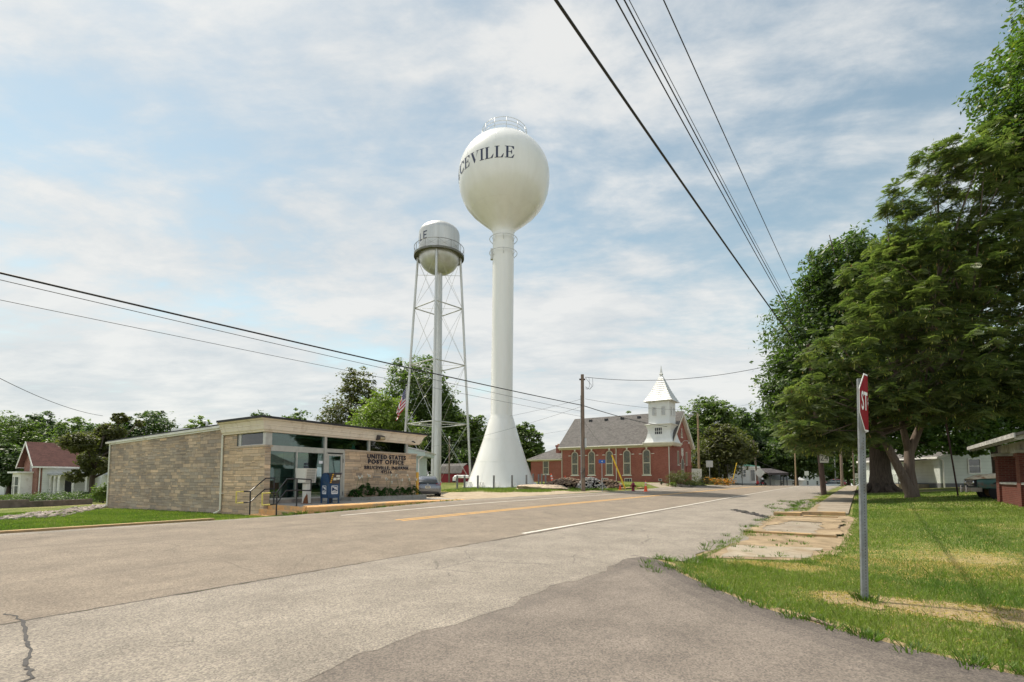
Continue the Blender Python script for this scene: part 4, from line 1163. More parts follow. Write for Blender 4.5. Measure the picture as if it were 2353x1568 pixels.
bp.lathe([(3.80, -0.05), (3.80, 0.02), (3.45, 0.02)], 48)
bp.build('base_gusset', M_TANK, WT, fix=True)
ov = MB(); ov.tube([(-3.2, -0.6, 0.98), (-4.3, -0.9, 0.98), (-4.45, -0.93, 0.94), (-4.55, -0.96, 0.82), (-4.55, -0.96, 0.55)], 0.15, 12); ov.build('overflow_pipe', M_TANK, WT, smooth=True, auto=40)
ov = MB(); ov.tube([(-4.55, -0.96, 0.55), (-4.55, -0.96, 0.42)], 0.19, 12); ov.build('flap_valve', M_DARKM, WT)
# serif capitals wrapped round the tank: each letter is a list of outline pieces in a 0..w by 0..1 cell
def arc_band(cx, cy, rx, ry, tx, ty, a0, a1, n=16):
    """thick-thin stroke along an ellipse"""
    q = []
    for i in range(n):
        a, b = a0 + (a1-a0)*i/n, a0 + (a1-a0)*(i+1)/n
        w = lambda t: tx*abs(cos(t)) + ty*abs(sin(t))
        q.append([(cx+rx*cos(a), cy+ry*sin(a)), (cx+rx*cos(b), cy+ry*sin(b)), (cx+(rx-w(b))*cos(b), cy+(ry-w(b))*sin(b)), (cx+(rx-w(a))*cos(a), cy+(ry-w(a))*sin(a))])
    return q
def R_(a, b, c, d): return [(a, c), (b, c), (b, d), (a, d)]
def wedge(x, y, w, h, up=1): return [(x - w/2, y), (x + w/2, y), (x + w/2 - 0.02*0, y + up*h), (x - w/2, y + up*h)]
SER = {
 'I': (0.42, [R_(0.12, 0.30, 0.05, 0.95), R_(0, 0.42, 0, 0.05), R_(0, 0.42, 0.95, 1)]),
 'L': (0.80, [R_(0.12, 0.30, 0.05, 0.95), R_(0, 0.42, 0.95, 1), R_(0, 0.70, 0, 0.05), [(0.70, 0), (0.80, 0.33), (0.755, 0.33), (0.55, 0.05), (0.55, 0.0)]]),
 'E': (0.82, [R_(0.12, 0.30, 0.05, 0.95), R_(0, 0.70, 0, 0.05), R_(0, 0.70, 0.95, 1), [(0.70, 0), (0.82, 0.30), (0.775, 0.30), (0.56, 0.05), (0.56, 0)], [(0.70, 1), (0.56, 1), (0.56, 0.95), (0.73, 0.74), (0.775, 0.74), (0.775, 1)], R_(0.30, 0.50, 0.48, 0.53), [(0.50, 0.48), (0.50, 0.53), (0.57, 0.68), (0.61, 0.68), (0.61, 0.33), (0.57, 0.33)]]),
 'V': (0.96, [[(0.10, 0.95), (0.31, 0.95), (0.60, 0.22), (0.50, 0.0), (0.46, 0.0)], [(0.60, 0.22), (0.50, 0.0), (0.86, 0.95), (0.80, 0.95)], R_(0, 0.42, 0.95, 1), R_(0.66, 0.96, 0.95, 1)]),
 'C': (0.92, arc_band(0.50, 0.5, 0.50, 0.51, 0.21, 0.045, radians(42), radians(318), 22) + [[(0.87, 0.66), (0.91, 0.66), (0.91, 0.97), (0.87, 0.97), (0.80, 0.84)], [(0.84, 0.10), (0.86, 0.12), (0.92, 0.27), (0.88, 0.30), (0.80, 0.18)]]),
 'U': (0.96, [R_(0.12, 0.30, 0.32, 0.95), R_(0, 0.42, 0.95, 1), R_(0.60, 0.96, 0.95, 1), R_(0.76, 0.81, 0.34, 0.95)] + arc_band(0.465, 0.34, 0.345, 0.36, 0.16, 0.06, radians(180), radians(360), 14)),
 'R': (0.95, [R_(0.12, 0.30, 0.05, 0.95), R_(0, 0.42, 0, 0.05), R_(0, 0.5, 0.95, 1), R_(0.30, 0.5, 0.48, 0.53), [(0.40, 0.48), (0.58, 0.48), (0.95, 0.03), (0.95, 0.0), (0.72, 0.0)]] + arc_band(0.48, 0.74, 0.33, 0.26, 0.16, 0.05, radians(-90), radians(90), 12)),
 'B': (0.84, [R_(0.12, 0.30, 0.05, 0.95), R_(0, 0.45, 0, 0.05), R_(0, 0.45, 0.95, 1), R_(0.30, 0.45, 0.49, 0.54)] + arc_band(0.43, 0.76, 0.32, 0.24, 0.16, 0.05, radians(-90), radians(90), 12) + arc_band(0.43, 0.265, 0.39, 0.265, 0.18, 0.05, radians(-90), radians(90), 12)),
}
def subdiv_poly(poly, step=0.09):
    """cut a polygon into small cells with a temporary mesh"""
    bm = bmesh.new(); vs = [bm.verts.new((x, y, 0)) for x, y in poly]; bm.faces.new(vs)
    xs = [p[0] for p in poly]; ys = [p[1] for p in poly]
    for ax, lo, hi in ((0, min(xs), max(xs)), (1, min(ys), max(ys))):
        v = math.floor(lo / step) * step
        while v < hi:
            if v > lo + 1e-4:
                co = (v, 0, 0) if ax == 0 else (0, v, 0); no = (1, 0, 0) if ax == 0 else (0, 1, 0)
                bmesh.ops.bisect_plane(bm, geom=bm.verts[:] + bm.edges[:] + bm.faces[:], plane_co=co, plane_no=no)
            v += step
    bm.verts.index_update()
    V = [(v.co.x, v.co.y) for v in bm.verts]; F = [[v.index for v in f.verts] for f in bm.faces]; bm.free()
    return V, F
def wrap_text(word, h, gap, right_edge_ang, zbase, rfun, font, thing_, m, name='lettering'):
    """letters laid round a tank; angles in radians to the right of the side facing -y"""
    mb = MB(); ang = right_edge_ang
    rmid = rfun(zbase + h/2)
    for ch in reversed(word):
        w, polys = font[ch]; w *= h
        ang -= w / rmid
        for k, pg in enumerate(polys):
            V, F = subdiv_poly(pg)
            pts = []
            for x, y in V:
                a = ang + x*h/rmid; z = zbase + y*h; r = rfun(z) + 0.012 + 0.0006*k
                pts.append((r*sin(a), -r*cos(a), z))
            mb.add(pts, F)
        ang -= gap * h / rmid
    o = mb.build(name, m, thing_)
    for p in o.data.polygons:
        pass
    return o
tank_r = lambda z: float(np.interp(z, [q[1] for q in tp], [q[0] for q in tp])) + 0.004
wrap_text('BRUCEVILLE', 1.12, 0.075, radians(13.0), z_(30.25), tank_r, SER, WT, M_NAVY)

# ---------------------------------------------------------------- old silver legged tower
LX, LY = kx(1002.5)*65, 65.0; LZ = gz(LX, LY)
LT = thing('water_tower', 'older silver water tower on four braced legs with round tank and balcony', 'water tower', (LX, LY, LZ))
y_ = lambda z: z + EYE - LZ
rk, zfl = 2.70, y_(29.5)
pf = [(0.001, zfl - 2.35)] + [(rk*sin(a), zfl - 2.35*cos(a)) for a in np.linspace(0.12, pi/2, 12)]
pf += [(rk, zfl + 3.0)] + [(rk*cos(a), zfl + 3.0 + 1.5*sin(a)) for a in np.linspace(0.1, pi/2 - 0.02, 10)]
m_ = MB(); m_.lathe(pf, 56); m_.build('tank', M_TANKS, LT, smooth=True, auto=60)
m_ = MB(); m_.lathe([(rk+0.005, zfl + 0.10), (3.32, zfl + 0.10), (3.32, zfl - 0.16), (3.24, zfl - 0.16), (3.24, zfl + 0.02), (rk+0.005, zfl+0.02)], 56); m_.build('balcony', mat('balcony_steel', (0.17, 0.165, 0.15), 0.7, 0.3, var=0.2, dirt=(0.12, 0.13, 0.08)), LT, smooth=True, auto=40)
m_ = MB(); ring_tube(m_, 3.28, zfl + 1.12, 0.035, 60)
for k in range(12):
    a = k*2*pi/12 + 0.1; a2 = a + 2*pi/12
    A = (3.28*cos(a), 3.28*sin(a)); B = (3.28*cos(a2), 3.28*sin(a2))
    m_.tube([(*A, zfl + 0.1), (*A, zfl + 1.12)], 0.03, 5)
    m_.tube([(*A, zfl + 0.12), (*B, zfl + 1.10)], 0.010, 4); m_.tube([(*A, zfl + 1.10), (*B, zfl + 0.12)], 0.010, 4)
m_.build('balcony_rail', mat('balcony_steel', (0.1, 0.1, 0.1)), LT, smooth=True)
m_ = MB(); m_.lathe([(0.52, 0), (0.46, 0.3), (0.46, zfl - 2.2)], 24); m_.build('riser_pipe', M_TANKS, LT, smooth=True, auto=50)
a0_ = radians(-90) + atan2(-0.13, 1) * -1
legt, legb = [], []
for k in range(4):
    a = radians(-88) + k*pi/2
    b = Vector((4.45*cos(a), 4.45*sin(a), 0)); t = Vector((2.82*cos(a), 2.82*sin(a), zfl - 0.1)); legt.append(t); legb.append(b)
    m_ = MB(); m_.tube([b, b.lerp(t, 0.5), t], 0.155, 12); m_.lathe([(0.3, -0.3), (0.3, 0.05), (0.16, 0.3)], 8, b); m_.build('leg', M_TANKS, LT, smooth=True, auto=40)
def onleg(k, z): 
    f = z / (zfl - 0.1); return legb[k].lerp(legt[k], f)
lv = [0.3, y_(7.1), y_(14.9), y_(22.5), zfl - 0.4]
for z in lv[1:4]:
    m_ = MB()
    for k in range(4):
        A, B = onleg(k, z), onleg((k+1) % 4, z); m_.tube([A, B], 0.075, 6)
        m_.tube([A, (0, 0, z)], 0.02, 4)
    m_.build('horizontal_strut', M_TANKS, LT)
m_ = MB()
for k in range(4):
    m_.tube([onleg(k, y_(27.0)), (0, 0, y_(27.0))], 0.03, 5)
for i in range(4):
    for k in range(4):
        A0, A1, B0, B1 = onleg(k, lv[i]), onleg(k, lv[i+1]), onleg((k+1) % 4, lv[i]), onleg((k+1) % 4, lv[i+1])
        m_.tube([A0, B1], 0.022, 4); m_.tube([B0, A1], 0.022, 4)
m_.build('brace_rod', M_TANKS, LT)
SANS = {'I': (0.2, [R_(0.0, 0.16, 0, 1)]), 'L': (0.6, [R_(0, 0.16, 0, 1), R_(0.16, 0.55, 0, 0.15)]), 'E': (0.62, [R_(0, 0.16, 0, 1), R_(0.16, 0.6, 0, 0.14), R_(0.16, 0.6, 0.86, 1), R_(0.16, 0.52, 0.43, 0.57)]),
 'V': (0.7, [[(0, 1), (0.17, 1), (0.43, 0), (0.27, 0)], [(0.53, 1), (0.70, 1), (0.43, 0), (0.37, 0.2)]]), 'C': (0.7, arc_band(0.36, 0.5, 0.36, 0.5, 0.15, 0.14, radians(45), radians(315), 14)), 'U': (0.66, [R_(0, 0.15, 0.3, 1), R_(0.5, 0.65, 0.3, 1)] + arc_band(0.325, 0.3, 0.325, 0.3, 0.15, 0.14, pi, 2*pi, 10)),
 'R': (0.62, [R_(0, 0.15, 0, 1), R_(0.15, 0.33, 0.86, 1), R_(0.15, 0.33, 0.42, 0.55), [(0.30, 0.42), (0.46, 0.42), (0.64, 0), (0.47, 0)]] + arc_band(0.33, 0.71, 0.27, 0.29, 0.14, 0.14, -pi/2, pi/2, 8)),
 'B': (0.62, [R_(0, 0.15, 0, 1), R_(0.15, 0.33, 0.86, 1), R_(0.15, 0.33, 0.45, 0.57), R_(0.15, 0.33, 0, 0.14)] + arc_band(0.33, 0.74, 0.25, 0.26, 0.14, 0.12, -pi/2, pi/2, 8) + arc_band(0.33, 0.27, 0.29, 0.27, 0.14, 0.13, -pi/2, pi/2, 8))}
wrap_text('BRUCEVILLE', 1.05, 0.22, radians(-27), zfl + 1.45, lambda z: rk, SANS, LT, M_NAVY)

# ---------------------------------------------------------------- bollards round the tower
M_BOLG = mat('grey_steel_post', (0.20, 0.20, 0.205), 0.7, 0.3, var=0.25, scale=5, dirt=(0.30, 0.28, 0.25), dscale=3)
def mk_bollard():
    m_ = MB(); m_.lathe([(0.30, -0.1), (0.30, 0.03), (0.0, 0.03)], 16); r = thing('steel_bollard', 'x', 'bollard')
    m_.build('footing', M_CONC2, r); m_ = MB(); m_.lathe([(0.085, 0.03), (0.085, 1.24), (0.0, 1.25)], 16); m_.build('post', M_BOLG, r, smooth=True, auto=40); return r
bol_lab = ['grey steel bollard leftmost of the ring, in front of the small red barn', 'second grey steel bollard from the left, before the white overflow pipe', 'grey steel bollard at the left skirt of the white tower base, third from the left', 'grey steel bollard in front of the middle of the white tower base, left one',
  'grey steel bollard in front of the middle of the white tower base, right one', 'grey steel bollard near the right skirt of the white tower base', 'first short grey bollard just right of the white tower base', 'thick grey bollard, nearest of the group right of the tower base', 'slim grey bollard between the two thick ones right of the tower', 'rightmost grey steel bollard, next to the leaning traffic cone']
bsp = [(1050.6, 47), (1067.5, 46.3), (1098, 45.6), (1134.8, 45.2), (1176.6, 45.3), (1209.7, 46), (1224.9, 52.5), (1237.8, 48.6), (1245, 51.5), (1253.9, 48.8)]
proto = mk_bollard()
for i, ((dx, Y), lab) in enumerate(zip(bsp, bol_lab)):
    p = at(dx, Y)
    if i == 0: o = proto; o.location = p; o['label'] = lab
    else: o = copy_tree(proto, p, label=lab)
    o['group'] = 'grey steel bollards round the white water tower'

# ---------------------------------------------------------------- flag on its pole
p = at(930, 30.5); p = Vector((kx(931.5, 1000)*29.5, 29.5, 0)); p.z = gz(p.x, p.y)
FP = thing('flagpole', 'slim grey flagpole rising behind the post office roof', 'flagpole', p)
hp = zat(888, 29.5) - p.z
m_ = MB(); m_.tube([(0, 0, 0), (0, 0, hp*0.5), (0.02, 0, hp)], [0.055, 0.045, 0.03], 12); m_.build('pole', M_ALUM, FP, smooth=True, auto=40)
m_ = MB(); m_.blob((0.02, 0, hp + 0.06), 0.07, 1, 2, 0.0); m_.build('finial', M_DARKM, FP, smooth=True)
FL = thing('flag', 'american flag hanging limp in folds from the flagpole behind the post office', 'flag', (p.x, p.y, p.z + hp - 0.12))
# hanging cloth: u along the fly (drops down and left), v along the hoist
def flagpt(u, v):
    # hoist edge at pole top 1.15 m high; the fly sags
    L = 1.75; H = 1.12
    x = -0.03 - 0.40*u**0.8 - 0.20*u*(1-v)*0.3
    z = -H*(1-v)*(1 - 0.30*u) - 1.18*u**1.12
    y = 0.10*sin(u*9 + v*3.2)*(0.3+u) + 0.05*sin(v*11 + u*4)*u
    x += 0.07*sin(v*8.5 + u*5.5)*(0.2+u) + 0.10*(v-0.5)*u
    return (x, y, z)
M_FR = mat('flag_red', (0.42, 0.02, 0.035), 0.8, var=0.05); M_FW = mat('flag_white', (0.72, 0.72, 0.72), 0.8, var=0.03); M_FB = mat('flag_blue', (0.02, 0.03, 0.13), 0.8, var=0.05)
m_ = MB(); nu = 44
for j in range(13):
    for sub in range(3):
        v0, v1 = 1 - (j + sub/3)/13, 1 - (j + (sub+1)/3)/13
        for i in range(nu):
            u0, u1 = i/nu, (i+1)/nu
            canton = u1 <= 0.4091 + 0.01 and j < 7
            m_.mi = 2 if canton else (0 if j % 2 == 0 else 1)
            m_.add([flagpt(u0, v1), flagpt(u1, v1), flagpt(u1, v0), flagpt(u0, v0)], [(0, 1, 2, 3)])
m_.build('stripes', [M_FR, M_FW, M_FB], FL, smooth=True)
m_ = MB()
for r in range(9):
    for c in range(6 if r % 2 == 0 else 5):
        u = (c + (0.5 if r % 2 == 0 else 1.0)) / 6.1 * 0.40; v = 1 - (r + 0.7) / 9.6 * 7/13
        P0 = Vector(flagpt(u, v)); dU = (Vector(flagpt(u+0.01, v)) - P0).normalized(); dV = (Vector(flagpt(u, v+0.01)) - P0).normalized(); N = dU.cross(dV).normalized()
        for sg in (1, -1):
            pts = []
            for k in range(10):
                a = pi/2 + k*pi/5; rr_ = 0.028 if k % 2 == 0 else 0.012
                pts.append(P0 + dU*rr_*cos(a) + dV*rr_*sin(a) + N*0.006*sg)
            m_.add(pts, [tuple(range(10))])
m_.build('stars', M_FW, FL)
# ---------------------------------------------------------------- brick church
CA, CB = Vector((0.5645, 0.8254)), Vector((-0.8254, 0.5645))      # along the gable front / along the nave
C0_ = Vector((kx(1541, 1100)*60, 60.0)); CZ = EYE - 0.28
CH = thing('church', 'red brick church with grey roof, arched windows and white shingled corner steeple', 'church', (C0_.x, C0_.y, CZ), atan2(CA.y, CA.x))
c_ = lambda z: z + 0.28            # eye-level heights to local
GW, NL = 9.4, 14.8
EV, RZ = c_(4.31), c_(8.5)
walls_ = MB()
walls_.box((0, 0, -0.9), (GW, NL, EV + 0.05))
walls_.prism([(0, 0, EV+0.05), (GW, 0, EV+0.05), (GW/2, 0, RZ - 0.12)], (0, NL, 0))
walls_.box((0.25, NL, -0.9), (GW - 1.0, NL + 5.1, c_(2.75)))
walls_.build('brick_wall', M_BRICK, CH)
# roofs
rf = MB(); ov = 0.45; sl = (RZ - EV) / (GW/2)
for sx in (0, 1):
    e = -ov if sx == 0 else GW + ov; ze = EV + 0.12 - ov*sl*0.0 - 0.28
    A = [(e, -0.42, ze), (e, NL + 0.35, ze), (GW/2, NL + 0.35, RZ + 0.06), (GW/2, -0.42, RZ + 0.06)]
    rf.prism(A, (0, 0, 0.11))
rf.build('roof', M_SHIN, CH, fix=True)
rf = MB()      # hip over the lower wing
e0, e1, ya, yb, ze = -0.15, GW - 0.6, NL + 0.05, NL + 5.5, c_(2.78)
rx = GW/2 - 0.4; rz_ = c_(4.9)
rf.add([(e0, ya, ze), (e0, yb, ze), (e1, yb, ze), (e1, ya, ze), (rx, ya, rz_), (rx, yb - 3.6, rz_)], [(0, 4, 5, 1), (1, 5, 2), (2, 5, 4, 3), (0, 1, 2, 3)])
rf.build('wing_roof', M_SHIN, CH, fix=True)
tr = MB()
tr.prism([(-0.02, -0.2, EV - 0.02), (-0.24, -0.2, EV + 0.06), (-0.50, -0.2, EV - 0.10 + 0.02), (-0.50, -0.2, EV - 0.02 - 0.16), (-0.20, -0.2, EV - 0.3), (-0.02, -0.2, EV - 0.42)], (0, NL + 0.5, 0))
tr.prism([(e0 - 0.05, ya, ze - 0.02), (e0 - 0.05, ya, ze - 0.18), (0.24, ya, ze - 0.32), (0.24, ya, ze - 0.02)], (0, 5.5, 0))
for sx in (0, 1):                 # rakes of the street gable
    x0 = -0.5 if sx == 0 else GW + 0.5; dx = 1 if sx == 0 else -1
    A = Vector((x0, -0.42, EV - 0.20)); B = Vector((GW/2, -0.42, RZ + 0.05))
    tr.prism([A, B, B + Vector((0, 0, -0.42)), A + Vector((dx*0.35, 0, -0.05))], (0, 0.07, 0))
    A = Vector((x0 + dx*0.5, -0.34, EV - 0.12)); B = Vector((GW/2, -0.34, RZ - 0.32))
    tr.prism([A, B, B + Vector((0, 0, -0.22)), A + Vector((0, 0, -0.22))], (0, 0.33, 0))
tr.box((GW - 0.05, -0.42, EV - 0.32), (GW + 0.5, 0.0, EV - 0.10))
tr.build('cornice', M_CREAM, CH, fix=True)
for y in (0.12, 6.85, NL - 0.1):
    m_ = MB(); m_.tube([(-0.42, y, EV - 0.16), (-0.07, y, EV - 0.5), (-0.07, y, -0.2)], 0.055, 6); m_.build('downspout', M_CREAM, CH)
m_ = MB()
for k in range(5):
    y = 2.9 + k*2.35; x = GW/2 - 0.55; z = RZ - 0.55*sl
    m_ = MB(); m_.box((x - 0.28, y - 0.2, z + 0.02), (x + 0.1, y + 0.2, z + 0.3)); m_.build('roof_vent', M_DARKM, CH)
# arched windows on the nave
M_STAIN = mat('leaded_glass', (0.125, 0.125, 0.108), 0.55, spec=0.25, var=0.35, scale=5, dirt=(0.26, 0.17, 0.11), dscale=3.5)
M_LIME = mat('limestone_trim', (0.66, 0.63, 0.55), 0.8, var=0.08)
M_WFR = mat('window_frame_olive', (0.52, 0.46, 0.35), 0.6, var=0.08)
def arch_window(yc, z0, z1, w, parent, ax=0, x0=0.0):
    """arched window on the face x = x0 (nave, looking -x) or y = 0 (front)"""
    P = (lambda u, o, z: (x0 - o, yc - u, z)) if ax == 0 else (lambda u, o, z: (yc + u, -o, z))
    def arcpts(hw, zb, n=12, top=z1): 
        cz = top - hw + (hw - w/2)*0
        cz = z1 - w/2
        return [(-hw, zb), (hw, zb)] + [(hw*cos(a), cz + hw*sin(a)) for a in np.linspace(0, pi, n)]
    def plate(mb, pts, o0, o1): mb.loft([[P(u, o0, z) for u, z in pts], [P(u, o1, z) for u, z in pts]])
    fm = MB()
    outer = arcpts(w/2, z0); inner = arcpts(w/2 - 0.10, z0 + 0.10)
    n = len(outer)
    vs = [P(u, 0.06, z) for u, z in outer] + [P(u, 0.06, z) for u, z in inner] + [P(u, 0.0, z) for u, z in outer] + [P(u, 0.0, z) for u, z in inner]
    fs = []
    for i in range(n):
        j = (i+1) % n; fs += [(i, j, n+j, n+i), (i, 2*n+i, 2*n+j, j), (n+i, n+j, 3*n+j, 3*n+i)]
    fm.add(vs, fs)
    zm = z0 + (z1 - z0)*0.47
    a, b = P(-w/2 + 0.1, 0.02, zm - 0.06), P(w/2 - 0.1, 0.055, zm + 0.06)
    fm.box(tuple(min(a[i], b[i]) for i in range(3)), tuple(max(a[i], b[i]) for i in range(3)))
    W_ = fm.build('window', M_WFR, parent, fix=True)
    g = MB(); plate(g, arcpts(w/2 - 0.09, z0 + 0.09), 0.005, 0.025); g.build('pane', M_STAIN, W_, fix=True)
    hd = MB(); rings = []
    for a in np.linspace(0, pi, 14):
        r1, r2 = w/2 + 0.03, w/2 + 0.27; cz = z1 - w/2
        rings.append([P(r1*cos(a), 0.03, cz + r1*sin(a)), P(r2*cos(a), 0.03, cz + r2*sin(a)), P(r2*cos(a), 0.0, cz + r2*sin(a)), P(r1*cos(a), 0.0, cz + r1*sin(a))])
    hd.loft(rings); hd.build('brick_arch', mat('dark_brick_arch', (0.21, 0.065, 0.045), 0.85, var=0.25, scale=12), W_, fix=True)
    s = MB()
    def bx(u0, u1, o0, o1, za, zb):
        a, b = P(u0, o0, za), P(u1, o1, zb); s.box(tuple(min(a[i], b[i]) for i in range(3)), tuple(max(a[i], b[i]) for i in range(3)))
    bx(-w/2 - 0.12, w/2 + 0.12, 0, 0.10, z0 - 0.13, z0 - 0.01)
    cz = z1 - w/2
    if w > 0.7:
      for sgn in (-1, 1): bx(sgn*(w/2 + 0.30) - 0.17, sgn*(w/2 + 0.30) + 0.17, 0, 0.07, cz - 0.09, cz - 0.005)
    plate(s, [(-0.08, z1 + 0.04), (0.08, z1 + 0.04), (0.13, z1 + 0.36), (-0.13, z1 + 0.36)], 0.0, 0.07)
    islands(s, 'stone_trim', M_LIME, W_, fix=True)
for y in (2.89, 5.43, 7.80, 10.29, 12.75): arch_window(y, c_(0.5), c_(3.62), 0.98, CH)
# wing window
def rect_window(parent, fn, w, h, m_fr, m_gl, bar=True, t=0.09, sill=None, name='window', lights=1):
    """fn(u, o, z): u across, o outward, z up; origin at lower centre"""
    def bx(mb, u0, u1, o0, o1, z0, z1):
        mb.obox(fn(u0, o0, z0), Vector(fn(u1, o0, z0)) - Vector(fn(u0, o0, z0)), Vector(fn(u0, o1, z0)) - Vector(fn(u0, o0, z0)), Vector(fn(u0, o0, z1)) - Vector(fn(u0, o0, z0)))
    f = MB(); bx(f, -w/2, -w/2+t, 0, 0.06, 0, h); bx(f, w/2-t, w/2, 0, 0.06, 0, h); bx(f, -w/2+t, w/2-t, 0, 0.06, 0, t); bx(f, -w/2+t, w/2-t, 0, 0.06, h-t, h)
    if bar: bx(f, -w/2+t, w/2-t, 0.01, 0.05, h/2 - 0.03, h/2 + 0.03)
    for k in range(1, lights): bx(f, -w/2 + k*w/lights - 0.02, -w/2 + k*w/lights + 0.02, 0.01, 0.045, t, h - t)
    W_ = f.build(name, m_fr, parent)
    g = MB(); bx(g, -w/2 + t*0.8, w/2 - t*0.8, 0.004, 0.02, t*0.8, h - t*0.8); g.build('pane', m_gl, W_)
    if sill: s = MB(); bx(s, -w/2 - 0.1, w/2 + 0.1, 0, 0.1, -0.1, -0.005); s.build('sill', sill, W_)
    return W_
rect_window(CH, lambda u, o, z: (0.25 - o, 17.4 - u, c_(0.62) + z), 0.95, 1.9, M_WFR, M_STAIN, sill=M_LIME)
for y in (8.45, 5.3):
    rect_window(CH, lambda u, o, z: (-o, y - u, c_(-0.42) + z), 0.95, 0.5, M_CREAM, M_DARKM, bar=False, t=0.07, lights=3, name='basement_window')
rect_window(CH, lambda u, o, z: (-o, 1.25 - u, c_(-0.25) + z), 0.42, 0.25, M_CREAM, M_DARKM, bar=False, t=0.04, name='basement_vent')
ch = MB(); ch.box((1.6, NL + 1.05, c_(2.7)), (2.2, NL + 1.75, c_(4.55))); ch.box((1.53, NL + 0.98, c_(4.5)), (2.27, NL + 1.82, c_(4.75)))
CHM = ch.build('chimney', M_BRICK, CH); f = MB(); f.box((1.75, NL + 1.2, c_(4.75)), (2.05, NL + 1.6, c_(4.92))); f.build('flue', mat('clay_flue', (0.5, 0.27, 0.14), 0.8), CHM)
# front gable openings (y = 0 face)
arch_window(5.05, c_(-0.05), c_(2.62), 1.3, CH, ax=1)
for x in (3.2, 7.0): rect_window(CH, lambda u, o, z: (x + u, -o, c_(1.75) + z), 0.62, 1.75, M_WFR, M_STAIN, bar=False, sill=M_LIME)
m_ = MB(); m_.box((4.65, -0.05, c_(2.98)), (5.5, 0.0, c_(3.9))); PLQ = m_.build('date_stone', M_LIME, CH)
m_ = MB()
for z, w in ((3.72, 0.5), (3.5, 0.62), (3.3, 0.5), (3.1, 0.22)): m_.box((5.07 - w/2, -0.06, c_(z)), (5.07 + w/2, -0.052, c_(z) + 0.07))
m_.build('inscription', mat('cut_letter', (0.35, 0.33, 0.28), 0.9), PLQ)
arch_window(4.95, c_(5.35), c_(6.1), 0.55, CH, ax=1)
m_ = MB(); m_.tube([(4.9, 0.0, c_(4.55)), (4.95, -0.3, c_(4.85)), (5.1, -0.7, c_(4.85)), (5.2, -0.85, c_(4.6))], 0.03, 6); m_.lathe([(0.02, 0.1), (0.16, -0.05)], 10, (5.2, -0.85, c_(4.55))); m_.build('gooseneck_lamp', M_WHITE, CH)
# steeple on the corner
M_LAP = mk_siding('steeple_lap_siding', (0.76, 0.765, 0.745), 0.13)
b = NB('steeple_board_siding'); uv = b.vec(src='UV'); u = b.sep(uv)[0]; f = b.math('FRACT', b.math('DIVIDE', u, 0.19))
cc = b.mix(b.rng(f, 0, 0.08, 0.5, 0), (0.74, 0.745, 0.73), (0.38, 0.39, 0.39)); b.bump(f, 0.3, 0.01); MATS['steeple_board_siding'] = b.done(cc, 0.6)
SP = 2.6
def sq(i, z, o=0.0): return [(-i + o, -i + o, z), (SP + i - o, -i + o, z), (SP + i - o, SP + i - o, z), (-i + o, SP + i - o, z)]
m_ = MB(); m_.loft([sq(0.42, EV - 0.30), sq(0.46, EV - 0.22), sq(0.60, EV - 0.02), sq(0.60, EV + 0.10), sq(0.50, EV + 0.12)]); m_.build('steeple_base_cornice', M_CREAM, CH, fix=True)
zz = [(0.44, EV + 0.12), (0.24, EV + 0.62), (0.10, EV + 1.2), (0.06, EV + 1.55), (0.10, EV + 1.85), (0.26, EV + 2.22)]
m_ = MB(); m_.loft([sq(i, z) for i, z in zz]); ST = m_.build('steeple', M_LAP, CH, fix=True)
zq = EV + 2.22
m_ = MB(); m_.loft([sq(0.28, zq), sq(0.36, zq + 0.04), sq(0.40, zq + 0.13), sq(0.10, zq + 0.20)]); m_.build('belt_cornice', M_WHITE, ST, fix=True)
zt2 = c_(9.60)
m_ = MB(); m_.loft([sq(-0.02, zq + 0.15), sq(-0.02, zt2)]); m_.build('belfry', MATS['steeple_board_siding'], ST, fix=True)
for face in (0, 1):
    fn = (lambda c: (lambda u, o, z: (0.02 - o, c - u, z))) if face == 0 else (lambda c: (lambda u, o, z: (c + u, 0.02 - o, z)))
    for c in (0.72, 1.88):
        g = fn(c); zb = zq + 1.15
        f_ = MB()
        def bx(mb, u0, u1, o0, o1, z0, z1): mb.obox(g(u0, o0, z0), Vector(g(u1, o0, z0)) - Vector(g(u0, o0, z0)), Vector(g(u0, o1, z0)) - Vector(g(u0, o0, z0)), (0, 0, z1 - z0))
        bx(f_, -0.31, -0.23, 0, 0.05, zb, zb + 1.18); bx(f_, 0.23, 0.31, 0, 0.05, zb, zb + 1.18); bx(f_, -0.23, 0.23, 0, 0.05, zb + 1.10, zb + 1.18); bx(f_, -0.23, 0.23, 0, 0.05, zb, zb + 0.07)
        for k in range(9): 
            z = zb + 0.10 + k*0.112
            f_.prism([g(-0.23, 0.045, z), g(0.23, 0.045, z), g(0.23, 0.008, z + 0.075), g(-0.23, 0.008, z + 0.075)], Vector(g(0, 0.0, 0.012)) - Vector(g(0, 0, 0)))
        LV = f_.build('louvre', M_WHITE, ST, fix=True)
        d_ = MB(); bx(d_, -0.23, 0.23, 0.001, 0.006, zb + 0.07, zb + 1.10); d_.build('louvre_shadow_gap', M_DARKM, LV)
rect_window(ST, lambda u, o, z: (-0.10 - o, 1.33 - u, EV + 0.98 + z), 0.98, 1.0, M_WHITE, M_DARKM, bar=True, t=0.06, lights=4, name='steeple_window')
